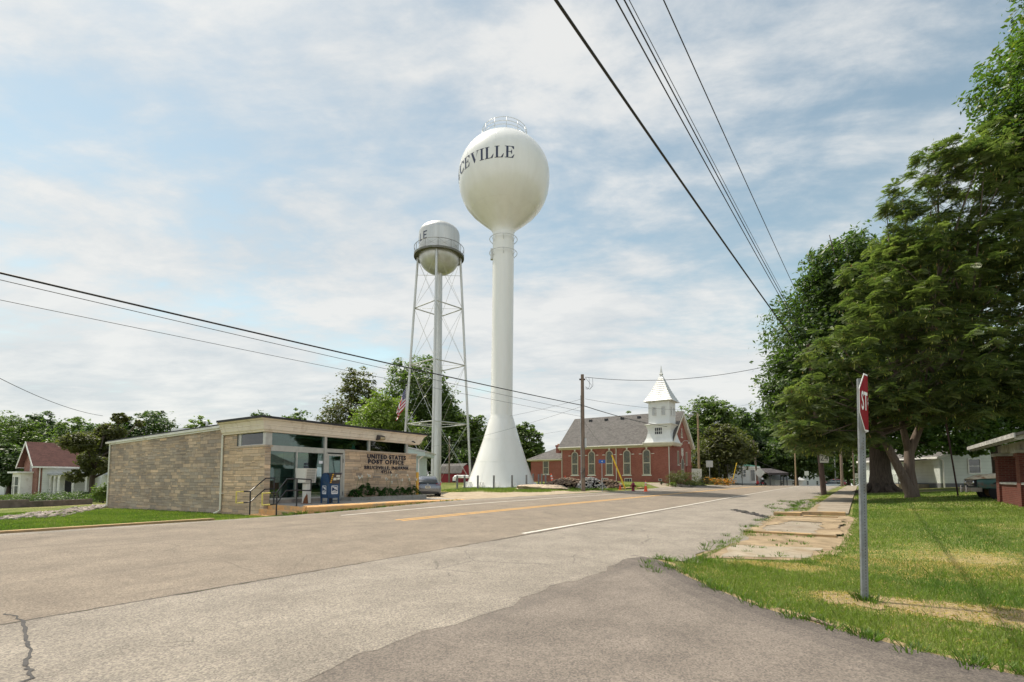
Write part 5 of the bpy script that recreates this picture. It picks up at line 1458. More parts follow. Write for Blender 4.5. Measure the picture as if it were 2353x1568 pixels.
# spire in courses of metal shingles
M_SPIRE = mat('silver_painted_shingles', (0.60, 0.60, 0.58), 0.55, 0.15, var=0.12, scale=2.5, bump=0.25, bscale=12)
m_ = MB(); zsp, zap = zt2 - 0.12, c_(12.95); rows = 13
for k in range(rows):
    f0, f1 = k/rows, (k+1)/rows
    def hw(f): return (SP/2 + 0.36)*(1 - f)**1.0*(1 - 0.10*sin(pi*f)) + 0.10
    c = SP/2
    z0, z1 = zsp + (zap - zsp)*f0, zsp + (zap - zsp)*f1
    a, b2 = hw(f0), hw(f1)
    R1 = [(c-a, c-a, z0), (c+a, c-a, z0), (c+a, c+a, z0), (c-a, c+a, z0)]
    R2 = [(c-b2+0.02, c-b2+0.02, z1), (c+b2-0.02, c-b2+0.02, z1), (c+b2-0.02, c+b2-0.02, z1), (c-b2+0.02, c+b2-0.02, z1)]
    m_.loft([R1, [(x, y, z + 0.03) for x, y, z in R1], R2], cap=(k == 0))
m_.build('spire', M_SPIRE, ST, fix=True)
m_ = MB(); c = SP/2
for (h0, h1, r0, r1) in ((12.9, 13.0, 0.16, 0.20), (13.0, 13.18, 0.20, 0.14), (13.18, 14.15, 0.13, 0.01)):
    m_.loft([[(c-r0, c-r0, c_(h0)), (c+r0, c-r0, c_(h0)), (c+r0, c+r0, c_(h0)), (c-r0, c+r0, c_(h0))], [(c-r1, c-r1, c_(h1)), (c+r1, c-r1, c_(h1)), (c+r1, c+r1, c_(h1)), (c-r1, c+r1, c_(h1))]])
m_.build('finial', M_SPIRE, ST, fix=True)

# ---------------------------------------------------------------- other buildings
def simple_gable_house(name, label, cat, org, rz, W, D, H, RH, wallm, roofm, ov=0.3, ridge='x', base=0.5):
    """box W (x) by D (y); ridge along x or y"""
    t = thing(name, label, cat, org, rz)
    w = MB(); w.box((0, 0, -base), (W, D, H))
    if ridge == 'x': w.prism([(0, 0, H), (0, D, H), (0, D/2, H + RH - 0.08)], (W, 0, 0))
    else: w.prism([(0, 0, H), (W, 0, H), (W/2, 0, H + RH - 0.08)], (0, D, 0))
    w.build('wall', wallm, t, fix=True)
    r = MB(); 
    half = D/2 if ridge == 'x' else W/2; sl = RH/half
    for s in (0, 1):
        e = -ov if s == 0 else 2*half + ov; ze = H - ov*sl + 0.05
        if ridge == 'x': r.prism([(-ov, e, ze), (W + ov, e, ze), (W + ov, half, H + RH), (-ov, half, H + RH)], (0, 0, 0.1))
        else: r.prism([(e, -ov, ze), (e, D + ov, ze), (half, D + ov, H + RH), (half, -ov, H + RH)], (0, 0, 0.1))
    r.build('roof', roofm, t, fix=True)
    tr = MB()
    for s in (0, 1):
        e = -ov if s == 0 else 2*half + ov; ze = H - ov*sl + 0.05
        for k in (0, 1):
            if ridge == 'x':
                x = -ov - 0.03 if k == 0 else W + ov
                tr.prism([(x, e, ze + 0.09), (x, half, H + RH + 0.09), (x, half, H + RH - 0.12), (x, e, ze - 0.12)], (0.03, 0, 0))
            else:
                y = -ov - 0.03 if k == 0 else D + ov
                tr.prism([(e, y, ze + 0.09), (half, y, H + RH + 0.09), (half, y, H + RH - 0.12), (e, y, ze - 0.12)], (0, 0.03, 0))
        if ridge == 'x': y0 = e - (0.04 if s == 0 else 0); tr.box((-ov, y0, ze - 0.1), (W + ov, y0 + 0.04, ze + 0.09))
        else: x0 = e - (0.04 if s == 0 else 0); tr.box((x0, -ov, ze - 0.1), (x0 + 0.04, D + ov, ze + 0.09))
    tr.build('fascia', M_WHITE, t, fix=True)
    return t
def win_on(t, face, c, z, w, h, W, D, frm=None, gl=None, **k):
    fn = {'-y': lambda u, o, zz: (c + u, -o, z + zz), '-x': lambda u, o, zz: (-o, c - u, z + zz), '+x': lambda u, o, zz: (W + o, c + u, z + zz)}[face]
    return rect_window(t, fn, w, h, frm or M_WHITE, gl or M_GLASSD, **k)

# white house on the right lawn: gable wall faces the camera
p = at(2103, 44.5)
rzw = radians(-7)
RW = simple_gable_house('white_house', 'white sided house with low gable and grey foundation beyond the right lawn', 'house', (p.x + 2.0, p.y - 0.3, p.z), rzw, 9.6, 12, 2.85, 1.62, mk_siding('wide_white_siding', (0.60, 0.64, 0.60), 0.30), M_SHIN, 0.35, 'y', 0.1)
f_ = MB(); f_.box((-0.03, -0.03, -0.4), (9.63, 12, 0.52)); f_.build('foundation', mat('grey_foundation', (0.15, 0.155, 0.16), 0.9, var=0.2), RW)
win_on(RW, '-y', 2.75, 1.35, 1.05, 1.35, 9.6, 12)
m_ = MB(); m_.tube([(0.05, -0.08, 2.65), (0.22, -0.1, 2.5), (0.22, -0.1, 0.05)], 0.06, 6); m_.build('downspout', M_WHITE, RW)
m_ = MB(); m_.tube([(5.6, -0.06, 1.4), (5.6, -0.06, 4.0)], 0.03, 6); m_.box((5.4, -0.2, 1.2), (5.9, -0.02, 1.45)); m_.build('service_conduit', M_GALV, RW)
m_ = MB(); m_.box((-2.6, 1.4, -0.3), (-0.05, 4.5, 0.42)); m_.build('porch_slab', M_CONC2, RW)
m_ = MB(); m_.prism([(-2.9, 1.0, 2.55), (0, 1.0, 2.75), (0, 1.0, 2.65), (-2.9, 1.0, 2.42)], (0, 4.2, 0)); m_.build('porch_roof', M_SHIN, RW, fix=True)
m_ = MB()
for x, y in ((-2.5, 1.5), (-2.5, 4.3)): m_.tube([(x, y, 0.42), (x, y, 2.5)], 0.05, 6)
for k in range(14): m_.tube([(-2.5, 1.5 + k*0.2, 0.42), (-2.5, 1.5 + k*0.2, 1.25)], 0.012, 4)
m_.tube([(-2.5, 1.5, 1.28), (-2.5, 4.3, 1.28)], 0.02, 5); m_.build('porch_railing', M_DARKM, RW)
p2 = at(2092, 60)
WH2 = simple_gable_house('white_house', 'small white house far behind the porch of the white house on the right', 'house', (p2.x - 1.5, p2.y, p2.z), radians(-12), 6.5, 8, 3.0, 1.5, M_SIDW, M_SHIN, 0.3, 'y')
win_on(WH2, '-y', 2.0, 1.0, 0.9, 1.3, 6.5, 8)

# brick porch at the right edge
p = at(2252, 22.5)
M_BRK2 = mk_brick('shade_toned_red_brick', (0.11, 0.030, 0.022), (0.16, 0.048, 0.034), (0.15, 0.10, 0.085))  # red brick with the porch's tree shade darkened into its colour
rzp = radians(-4)
PX0, PY0 = kx(2289)*22.0, 22.0; PZ0 = gz(PX0, PY0)
BP = thing('brick_porch_house', 'brick bungalow porch with square pillars and weathered wooden eaves at right edge', 'house', (PX0, PY0, PZ0), radians(-125))
M_WST = mat('weathered_stone', (0.38, 0.37, 0.35), 0.9, var=0.2, dirt=(0.2, 0.19, 0.17))
hc = zat(1050, 22) - PZ0                # pillar height under its cap
# the porch front runs along +x here, towards the viewer's right and nearer
def pil(x, w=0.55):
    m_ = MB(); m_.box((x, 0, -0.4), (x + w, w, hc)); m_.box((x - 0.04, -0.04, hc - 0.15), (x + w + 0.04, w + 0.04, hc))
    o = m_.build('brick_pillar', M_BRK2, BP)
    m_ = MB(); m_.box((x - 0.1, -0.1, hc), (x + w + 0.1, w + 0.1, hc + 0.12)); m_.build('pillar_cap', M_WST, o)
pil(0.0); pil(3.6); pil(7.2)
for a_, b_ in ((0.55, 3.6), (4.15, 7.2)):
    m_ = MB(); m_.box((a_, 0.08, -0.4), (b_, 0.34, 0.80)); o = m_.build('parapet_wall', M_BRK2, BP)
    m_ = MB(); m_.box((a_, 0.02, 0.80), (b_, 0.40, 0.88)); m_.build('parapet_cap', M_WST, o)
m_ = MB(); m_.box((0.08, 0.55, -0.4), (0.34, 3.6, 0.80)); m_.build('parapet_wall', M_BRK2, BP)
M_WWD = mat('peeling_white_wood', (0.34, 0.33, 0.31), 0.85, var=0.3, scale=4, bump=0.4, dirt=(0.13, 0.12, 0.11), dscale=3)
m_ = MB(); m_.box((-0.05, 0.12, hc + 0.12), (8, 0.40, hc + 0.44)); m_.box((0.12, 0.4, hc + 0.12), (0.4, 6, hc + 0.44)); m_.build('porch_beam', M_WWD, BP)
ze_ = hc + 0.40; zr_ = hc + 1.55
m_ = MB(); m_.prism([(-0.75, -0.75, ze_), (8, -0.75, ze_), (8, 3.2, zr_), (-0.75, 3.2, zr_)], (0, 0, 0.09)); m_.prism([(-0.75, 7.1, ze_), (8, 7.1, ze_), (8, 3.2, zr_), (-0.75, 3.2, zr_)], (0, 0, 0.09)); m_.build('roof', mat('old_brown_shingle', (0.11, 0.10, 0.09), 0.95, var=0.3, scale=6), BP, fix=True)
m_ = MB(); m_.box((-0.78, -0.79, ze_ - 0.05), (8, -0.75, ze_ + 0.10))
for k in range(16):
    x = -0.5 + k*0.55; m_.prism([(x, -0.74, ze_ - 0.01), (x, 0.1, ze_ + 0.24), (x, 0.1, ze_ + 0.10), (x, -0.62, ze_ - 0.12), (x, -0.74, ze_ - 0.10)], (0.07, 0, 0))
m_.build('rafter_tail', M_WWD, BP, fix=True)
m_ = MB(); m_.box((1.2, 3.8, -0.4), (8, 7, hc + 0.5)); m_.build('wall', M_BRK2, BP)

# houses beyond the church
M_GREEN = mat('green_metal_roof', (0.03, 0.13, 0.085), 0.4, 0.1, var=0.15)
p = at(1592, 84)
GH = simple_gable_house('green_roofed_house', 'white sided house with dark green metal roof right of the church', 'house', (p.x - 0.5, p.y, p.z + 0.1), radians(18), 5.8, 7.0, 2.35, 2.2, M_SIDW, M_GREEN, 0.35, 'y')
win_on(GH, '-y', 1.2, 2.75, 0.4, 0.4, 5.8, 7, bar=False)
m_ = MB(); m_.box((3.9, -0.8, -0.3), (13.5, 5.0, 2.35)); m_.build('side_wing', M_SIDW, GH)
m_ = MB(); m_.box((3.7, -1.0, 2.35), (13.9, 5.2, 2.60)); m_.build('wing_cornice', M_WHITE, GH)
m_ = MB(); m_.prism([(5.8, -1.0, 2.60), (13.9, -1.0, 2.60), (13.5, 2.0, 3.0), (5.8, 2.0, 3.0)], (0, 0, 0.05)); m_.build('wing_roof', M_GREEN, GH, fix=True)
for x in (5.7, 6.6, 7.6, 10.6): rect_window(GH, lambda u, o, z: (x + u, -0.8 - o, 0.75 + z), 0.62, 1.25, M_WHITE, M_GLASSD, t=0.07)
rect_window(GH, lambda u, o, z: (12.4 + u, -0.8 - o, 0.0 + z), 1.0, 2.1, M_WHITE, M_GLASSD, t=0.1, name='door', bar=False, lights=2)
p = at(1746, 92)
M_SIDG = mk_siding('grey_siding', (0.36, 0.365, 0.36), 0.2)
M_ROOFK = mk_shingle('dark_shingles', (0.045, 0.04, 0.042), (0.075, 0.065, 0.068))
GR = simple_gable_house('grey_house', 'low grey house with dark roof and open porch beyond the green roofed house', 'house', (kx(1682)*92, 92, p.z), radians(0), 5.6, 8, 2.35, 1.1, M_SIDG, M_ROOFK, 0.45, 'x')
for x in (1.9, 4.4): rect_window(GR, lambda u, o, z: (x + u, -o, 0.5 + z), 0.95, 1.35, M_SIDG, M_GLASSD, t=0.09)
m_ = MB(); m_.prism([(5.4, -2.6, 2.2), (9.0, -2.6, 2.2), (9.0, 3.4, 3.1), (5.4, 3.4, 3.1)], (0, 0, 0.14)); m_.box((5.4, -2.6, 1.95), (9.0, -2.45, 2.2)); m_.build('porch_roof', M_ROOFK, GR, fix=True)
for x in (5.7, 7.6, 8.1, 8.7): m_ = MB(); m_.box((x, -2.5, -0.3), (x + 0.13, -2.37, 2.0)); m_.build('porch_post', M_DARKM, GR)
m_ = MB(); m_.box((5.7, -2.4, -0.3), (8.9, 0, 0.1)); m_.build('porch_floor', M_CONC, GR)
for k, (dx, Y, W, H, lab, m1) in enumerate([(1815, 118, 9, 2.4, 'distant white carport roof half hidden behind the porch of the grey house', M_WHITE), (1872, 135, 9, 3.4, 'distant pale house with light gable roof behind the white wagon', M_SIDW), (1905, 150, 10, 3.0, 'low distant grey house farther right, behind the wagon', M_SIDG)]):
    p = at(dx, Y); z = zat(1117, Y) - 1.0
    t = simple_gable_house('distant_house', lab, 'house', (p.x - W*0.4, p.y, z), radians(20), W, 8, H, 2.0, m1, mat('pale_roof', (0.42, 0.42, 0.42), 0.8, var=0.1) if k < 2 else M_ROOFK, 0.4, 'y' if k == 1 else 'x')
    for x in (W*0.25, W*0.65): win_on(t, '-y', x, 1.2, 0.9, 1.2, W, 8)

# brick and white farmhouse on the left
HY = 62.0; p = at(74, HY); hz = zat(1146, HY)
VH = thing('victorian_house', 'old house with brick gable, white siding and arcaded porch behind the left trees', 'house', (p.x - 1.1, HY, hz), radians(-29))
M_ROOFR = mk_shingle('red_brown_shingles', (0.10, 0.05, 0.045), (0.15, 0.072, 0.062))
M_OLDB = mk_brick('old_brick', (0.20, 0.07, 0.05), (0.30, 0.13, 0.10), (0.36, 0.28, 0.24))
hE = zat(1064, HY) - hz; hR = zat(1019, HY) - hz
m_ = MB(); m_.box((0, 0, -1), (4.0, 9.5, hE)); m_.prism([(0, 0, hE), (4.0, 0, hE), (2.0, 0, hR - 0.1)], (0, 9.5, 0)); m_.build('brick_wall', M_OLDB, VH, fix=True)
m_ = MB(); m_.box((4.0, 0.45, -1), (4.06, 9.5, hE - 0.02)); m_.build('side_siding', M_SIDW, VH)
m_ = MB(); m_.tube([(4.08, 0.2, hE - 0.3), (4.08, 0.2, -0.6)], 0.06, 6); m_.build('downspout', M_WHITE, VH)
r = MB(); sl2 = (hR - hE)/2.0
for e in (-0.5, 4.5): r.prism([(e, -0.6, hE - 0.5*sl2 + 0.05), (e, 9.7, hE - 0.5*sl2 + 0.05), (2.0, 9.7, hR), (2.0, -0.6, hR)], (0, 0, 0.1))
r.build('roof', M_ROOFR, VH, fix=True)
r = MB(); ze_ = hE - 0.5*sl2
for e in (-0.5, 4.5): r.prism([(e, -0.66, ze_ + 0.14), (2.0, -0.66, hR + 0.12), (2.0, -0.66, hR - 0.22), (e, -0.66, ze_ - 0.14)], (0, 0.06, 0))
r.box((-0.57, -0.6, ze_ - 0.06), (-0.5, 9.7, ze_ + 0.13)); r.box((4.5, -0.6, ze_ - 0.06), (4.57, 9.7, ze_ + 0.13)); r.build('bargeboard', M_WHITE, VH, fix=True)
rect_window(VH, lambda u, o, z: (2.2 + u, -o, hE*0.60 + z), 0.45, hE*0.42, M_WHITE, M_GLASSD, t=0.06)
m_ = MB(); m_.box((0.3, -1.1, -0.3), (2.7, 0.0, 3.1)); BAY = m_.build('bay', M_WHITE, VH)
m_ = MB(); m_.box((-0.05, -1.5, 3.1), (3.0, 0.0, 3.3)); m_.build('bay_roof', M_WHITE, VH)
rect_window(VH, lambda u, o, z: (0.72 + u, -1.1 - o, 0.45 + z), 0.5, 2.3, M_WHITE, M_GLASSD, t=0.1)
rect_window(VH, lambda u, o, z: (1.75 + u, -1.1 - o, 0.45 + z), 1.3, 2.3, M_WHITE, M_GLASSD, t=0.1)
# cross wing with its gable towards the lawn
m_ = MB(); m_.box((4.06, 5.0, -1), (7.6, 9.4, hE - 0.25)); m_.prism([(7.6, 5.0, hE - 0.25), (7.6, 9.4, hE - 0.25), (7.6, 7.2, hR - 0.5)], (-4.5, 0, 0)); m_.build('white_wing', M_SIDW, VH, fix=True)
r = MB()
for e in (4.6, 9.8): r.prism([(2.0, e, hE - 0.6), (8.0, e, hE - 0.6), (8.0, 7.2, hR - 0.38), (2.0, 7.2, hR - 0.38)], (0, 0, 0.1))
r.build('wing_roof', M_ROOFR, VH, fix=True)
r = MB()
for e in (4.6, 9.8): r.prism([(8.02, e, hE - 0.52), (8.02, 7.2, hR - 0.28), (8.02, 7.2, hR - 0.6), (8.02, e, hE - 0.82)], (0.06, 0, 0))
r.build('wing_bargeboard', M_WHITE, VH, fix=True)
rect_window(VH, lambda u, o, z: (7.6 + o, 7.2 + u, hE - 0.9 + z), 0.8, 1.5, M_WHITE, M_GLASSD, t=0.09)
rect_window(VH, lambda u, o, z: (7.6 + o, 7.9 + u, 0.5 + z), 1.1, 1.9, M_WHITE, M_GLASSD, t=0.1)
m_ = MB(); m_.box((4.06, 0.9, 2.85), (6.9, 5.3, 3.05)); m_.box((4.06, 5.3, 2.85), (9.4, 8.6, 3.05)); m_.build('porch_roof', mat('porch_roof_grey', (0.33, 0.34, 0.35), 0.7), VH)
for k, (x, y) in enumerate(((4.3, 1.05), (5.5, 1.05), (6.6, 1.05), (6.6, 2.4), (6.6, 3.7), (6.6, 5.1), (9.1, 5.5), (9.1, 8.3))):
    m_ = MB(); m_.box((x, y, -0.4), (x + 0.16, y + 0.16, 2.85))
    for sg in (-1, 1): m_.prism([(x + 0.08, y + 0.08, 2.15), (x + 0.08, y + 0.08, 2.84), (x + 0.08 + sg*0.5, y + 0.08, 2.84), (x + 0.08 + sg*0.2, y + 0.08, 2.6)], (0.0, 0.06, 0))
    m_.build('porch_post', M_WHITE, VH, fix=True)
m_ = MB(); m_.box((4.1, 1.0, -0.8), (6.9, 9.0, 0.1)); m_.build('porch_floor', M_CONC, VH)
rect_window(VH, lambda u, o, z: (4.06 + o, 3.0 + u, 0.2 + z), 1.0, 2.2, M_WHITE, M_DARKM, t=0.12, name='door', bar=False)
p = at(-8, 78); WHL = simple_gable_house('white_house', 'sliver of a white house at the far left edge behind the trees', 'house', (p.x - 5, p.y, zat(1148, 78)), 0, 6.3, 8, 4.5, 2, M_SIDW, M_SHIN, 0.3, 'x')

# sheds between the towers
p = at(1034, 72)
RB = thing('red_shed', 'small red barn shaped shed with grey gambrel roof behind the legged tower', 'shed', (p.x - 1.8, p.y, p.z - 0.1), radians(-32))
M_REDW = mk_siding('red_boards', (0.27, 0.022, 0.035), 0.3)
g = [(0, 0), (2.7, 0), (2.7, 1.45), (2.15, 2.3), (1.35, 2.65), (0.55, 2.3), (0, 1.45)]
m_ = MB(); m_.prism([(0, x, z) for x, z in g], (4.2, 0, 0)); m_.build('wall', M_REDW, RB, fix=True)
m_ = MB(); gg = [(-0.12, 1.35), (0.48, 2.36), (1.35, 2.76), (2.22, 2.36), (2.82, 1.35)]
for a, b_ in zip(gg[:-1], gg[1:]): m_.prism([(-0.15, a[0], a[1]), (4.35, a[0], a[1]), (4.35, b_[0], b_[1]), (-0.15, b_[0], b_[1])], (0, 0, 0.06))
m_.build('roof', M_SHIN, RB, fix=True)
p = at(1082, 82)
GB = simple_gable_house('wooden_barn', 'grey weathered board barn half hidden behind the white tower base', 'barn', (p.x - 4.4, p.y, p.z - 0.2), radians(8), 7.5, 7, 2.4, 2.6, mat('grey_barn_boards', (0.085, 0.08, 0.08), 0.9, var=0.35, scale=6), mat('pale_tin_roof', (0.42, 0.42, 0.42), 0.5, 0.4), 0.5, 'y')
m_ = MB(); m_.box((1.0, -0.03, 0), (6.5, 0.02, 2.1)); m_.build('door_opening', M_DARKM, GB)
# pale blue-green annex peeping right of the post office
q = PF + E1*(LA + 2.3) + E2*5.5
p = Vector((kx(975)*38, 38.0)); zg = gz(p.x, p.y)
SHD = thing('siding_garage', 'pale blue green sided garage corner peeping out right of the post office', 'garage', (p.x - 4.05, 38, zg), radians(0))
m_ = MB(); M_TEAL = mk_siding('pale_teal_siding', (0.42, 0.52, 0.50), 0.14)
zt_g = zat(1048, 38) - zg
m_.box((-3, 0, 0), (3.55, 4, zt_g)); m_.build('wall', M_TEAL, SHD)
m_ = MB(); m_.prism([(-3.5, -0.45, zt_g - 0.02), (4.15, -0.45, zt_g - 0.02), (4.15, -0.45, zt_g + 0.28), (2.9, -0.45, zt_g + 0.62), (-3.5, -0.45, zt_g + 2.0)], (0, 4.6, 0)); m_.build('gable_eave', M_TEAL, SHD, fix=True)
m_ = MB(); m_.prism([(4.25, -0.55, zt_g + 0.26), (-3.5, -0.55, zt_g + 2.05), (-3.5, -0.55, zt_g + 2.15), (4.3, -0.55, zt_g + 0.34)], (0, 4.8, 0)); m_.build('roof', mat('pale_tin_roof', (0.4, 0.4, 0.4)), SHD, fix=True)
m_ = MB(); m_.tube([(4.0, -0.3, zt_g + 0.0), (3.62, -0.12, zt_g - 0.3), (3.62, -0.12, 0.1)], 0.05, 6); m_.build('downspout', M_WHITE, SHD)
# ---------------------------------------------------------------- poles, wires, signs
def mk_wood(name, c1, c2):
    b = NB(name); v = b.vec(sc=(6, 6, 0.35)); n = b.noise(2.5, 8, 0.75, v=v)
    c = b.mix(b.rng(n, 0.35, 0.65), c1, c2); b.bump(n, 0.5, 0.01)
    MATS[name] = b.done(c, 0.9, 0, 0.15); return MATS[name]
M_POLE = mk_wood('weathered_pole_wood', (0.13, 0.095, 0.072), (0.27, 0.21, 0.165))
M_POLED = mk_wood('dark_pole_wood', (0.055, 0.038, 0.033), (0.13, 0.09, 0.075))
M_POLEL = mk_wood('tan_pole_wood', (0.25, 0.17, 0.10), (0.42, 0.31, 0.20))
M_WIRE = mat('black_cable', (0.012, 0.012, 0.014), 0.5, var=0.1)
M_WIREG = mat('grey_wire', (0.06, 0.065, 0.07), 0.5, 0.3, var=0.1)
M_INS = mat('brown_insulator', (0.06, 0.035, 0.03), 0.25)
def pole(p, h, r, label, m=M_POLE, lean=(0, 0), group='wooden utility poles'):
    t = thing('utility_pole', label, 'utility pole', p, 0, group)
    m_ = MB(); m_.tube([(0, 0, -0.3), (lean[0]*0.5, lean[1]*0.5, h*0.5), (lean[0], lean[1], h)], [r*1.12, r*0.95, r*0.8], 12); m_.build('pole', m, t, smooth=True, auto=50)
    return t
def insulator(t, p, dx=0.2, n=1):
    m_ = MB(); m_.tube([(p[0]-abs(dx), p[1], p[2]), (p[0]+abs(dx), p[1], p[2])], 0.02, 6)
    for s in (-1, 1):
        for k in (0.7, 1.0): m_.lathe([(0.02, -0.07), (0.07, -0.05), (0.04, 0), (0.07, 0.05), (0.02, 0.07)], 10, (p[0]+s*abs(dx)*k, p[1], p[2]))
    m_.build('insulator', M_INS, t)
# pole before the church
P1 = gp(1340, 1130); h1 = zat(861, P1.y) - P1.z
CP = pole(P1, h1, 0.165, 'tall weathered utility pole standing in the grass in front of the church', lean=(0.02, 0))
insulator(CP, (0, -0.05, h1 - 0.42), 0.2)
m_ = MB(); m_.box((0.14, -0.14, 3.6), (0.30, 0.02, 4.35)); m_.build('meter_box', M_GALV, CP)
m_ = MB(); m_.tube([(-0.16, -0.08, 0.2), (-0.15, -0.08, 7.9)], 0.03, 6); m_.build('conduit', M_GALV, CP)
m_ = MB(); rr_ = random.Random(3)
for k in range(9): ring = 1.9 - k*0.09; m_.tube([(0.185*cos(a), 0.185*sin(a), ring + 0.05*sin(a*2 + k)) for a in np.linspace(0, 2*pi, 14)], 0.018, 4, cap=False)
m_.build('wrapped_cable', M_WIREG, CP)
# street lamp pole
P2 = at(1607, 72.5); P2.z = gz(P2.x, P2.y); h2 = zat(950, P2.y) - P2.z
LPL = pole(P2, h2, 0.15, 'tan wooden pole carrying the curved arm street lamp right of the church', M_POLEL)
m_ = MB(); m_.tube([(0, -0.1, h2 - 0.9), (-0.15, -0.4, h2 - 0.25), (-0.6, -1.0, h2 + 0.1), (-1.3, -1.6, h2 + 0.05), (-1.75, -1.9, h2 - 0.15)], 0.07, 8)
SLA = m_.build('lamp_arm', mat('lamp_arm_grey', (0.42, 0.43, 0.43), 0.4, 0.5), LPL, smooth=True)
m_ = MB(); m_.lathe([(0.0, 0.16), (0.18, 0.12), (0.24, -0.1), (0.42, -0.2), (0.42, -0.36), (0.28, -0.40)], 14, (-1.75, -1.9, h2 - 0.2)); m_.build('lamp_head', mat('lamp_arm_grey', (0.4, 0.4, 0.4)), SLA, smooth=True, auto=40)
m_ = MB(); m_.lathe([(0.27, -0.40), (0.25, -0.56), (0.0, -0.64)], 14, (-1.75, -1.9, h2 - 0.2)); m_.build('lamp_bowl', mat('frosted_bowl', (0.6, 0.6, 0.56), 0.3), SLA, smooth=True)
# farther pole on the left side of the road
P3 = at(1741, 86); P3.z = gz(P3.x, P3.y); h3 = zat(1012, P3.y) - P3.z
pole(P3, h3, 0.14, 'thin leaning pole beside the diamond sign before the grey house', M_POLE, lean=(-0.5, 0))
# leaning dark pole on the right
P4 = gp(1894, 1138); h4 = zat(790, P4.y) - P4.z
RP = pole(P4, h4, 0.17, 'dark leaning utility pole on the right with a half hidden number sign', M_POLED, lean=(-0.75, 0))
# poles down the right pavement
for (dx, Y, h, r, lab, m) in ((1935, 70, 8.5, 0.17, 'tan pole between pavement and road under the right trees', M_POLE), (1963, 104, 8, 0.15, 'second pole down the right pavement, half in tree shade', M_POLE),
      (1974, 126, 8, 0.13, 'third thin pole down the right pavement behind the speed sign', M_POLE), (1920, 112, 8, 0.13, 'pale pole beside the white wagon far down the street', mat('pale_pole', (0.3, 0.29, 0.28), 0.8)), (1829, 104, 7, 0.14, 'short tan pole by the road left of the far sign', M_POLEL), (1985, 140, 8, 0.12, 'farthest pale pole down the right pavement', mat('pale_pole', (0.3, 0.29, 0.28)))):
    q = at(dx, Y); pole(q, h, r, lab, m)
# lamp pole behind the legged tower
q = at(1032, 70); hp5 = zat(1008, 70) - q.z
t5 = pole(q, hp5, 0.11, 'short pole with a small round lamp behind the legged tower and red shed', M_POLE)
m_ = MB(); m_.lathe([(0.0, 0.22), (0.16, 0.14), (0.2, 0), (0.12, -0.12), (0, -0.16)], 12, (0, 0, hp5 + 0.05)); m_.build('lamp_head', mat('lamp_arm_grey', (0.4, 0.4, 0.4)), t5, smooth=True)
# wires
def wire(A, B, sag, r, label, m=M_WIRE, n=28):
    A = Vector(A); B = Vector(B); m_ = MB()
    m_.tube([(A.lerp(B, i/n) - A) + Vector((0, 0, -4*sag*(i/n)*(1 - i/n))) for i in range(n + 1)], r, 6)
    o = m_.build('overhead_cable', m, loc=A, smooth=True); tag(o, label, 'cable', 'overhead cables'); return o
def pt(dx, dy, Y): a, b = ray(dx, dy); return Vector((a*Y, Y, EYE + b*Y))
def at_t(dx, dy, t):          # point of a sight line lying over the street line t
    a, b = ray(dx, dy); Y = t / (TD[0]*a + TD[1]); return Vector((a*Y, Y, EYE + b*Y))
c1 = pt(1339, 932, P1.y)
def beyond(A, B, k): return A + (B - A)*k
w0 = at_t(0, 632, 18.4)
wire(beyond(c1, w0, 1.35) + Vector((0, 0, 0.28)), c1, 0.20, 0.030, 'thickest black cable running left from the church pole over the post office')
w1 = at_t(0, 650, 18.7); c1b = pt(1339, 946, P1.y)
wire(beyond(c1b, w1, 1.3) + Vector((0, 0, 0.25)), c1b, 0.16, 0.011, 'thin black wire just below the thick cable over the post office', M_WIREG)
w2 = at_t(0, 690, 19.1); c1c = pt(1339, 958, P1.y)
wire(beyond(c1c, w2, 1.3) + Vector((0, 0, 0.1)), c1c, 0.10, 0.009, 'lowest thin wire on the left, well below the thick cable', M_WIREG)
wire(pt(-60, 838, 30), pt(236, 956, 52), 0.5, 0.02, 'short sagging service line dropping to the trees at far left')
# church pole onwards
c2 = pt(1604, 985, P2.y); c3 = pt(1738, 1058, P3.y)
wire(c1, c2, 0.55, 0.032, 'thick cable from the church pole to the street lamp pole across the church roof')
wire(c2, c3, 0.9, 0.034, 'thick sagging cable from the street lamp pole to the diamond sign pole')
wire(c3, pt(1850, 1092, 118), 0.6, 0.03, 'cable leaving the diamond sign pole to the right')
wire(pt(1738, 1014, P3.y), pt(1900, 1035, 118), 0.6, 0.02, 'thin upper wire right of the diamond sign pole', M_WIREG)
wire(pt(1738, 1014, P3.y), pt(1600, 1045, 90), 0.3, 0.02, 'thin upper wire left of the diamond sign pole', M_WIREG)
top4 = P4 + Vector((-0.72, 0, h4 - 0.2))
wire(pt(1345, 867, P1.y), P4 + Vector((-0.68, 0, h4 - 0.9)), 0.9, 0.02, 'dark wire from the top of the church pole to the right hand trees')
wire(pt(1345, 917, P1.y), pt(1800, 905, 75), 1.6, 0.012, 'faint wire crossing behind the church steeple', M_WIREG)
wire(pt(1337, 917, P1.y), pt(1000, 975, 62), 0.5, 0.010, 'upper faint wire from the church pole to the legged tower', M_WIREG)
wire(pt(1337, 934, P1.y), pt(930, 1035, 58), 0.5, 0.010, 'lower faint wire from the church pole past the tower base', M_WIREG)
wire(pt(1032, 1012, 70), pt(1320, 985, 74), 0.5, 0.012, 'faint wire from the short lamp pole to the church', M_WIREG)
wire(pt(1343, 970, P1.y), pt(1382, 1022, 61.0), 0.1, 0.010, 'thin drop wire from the church pole down to the church eave', M_WIREG)
m_ = MB(); q0 = pt(1345, 868, P1.y) - P1
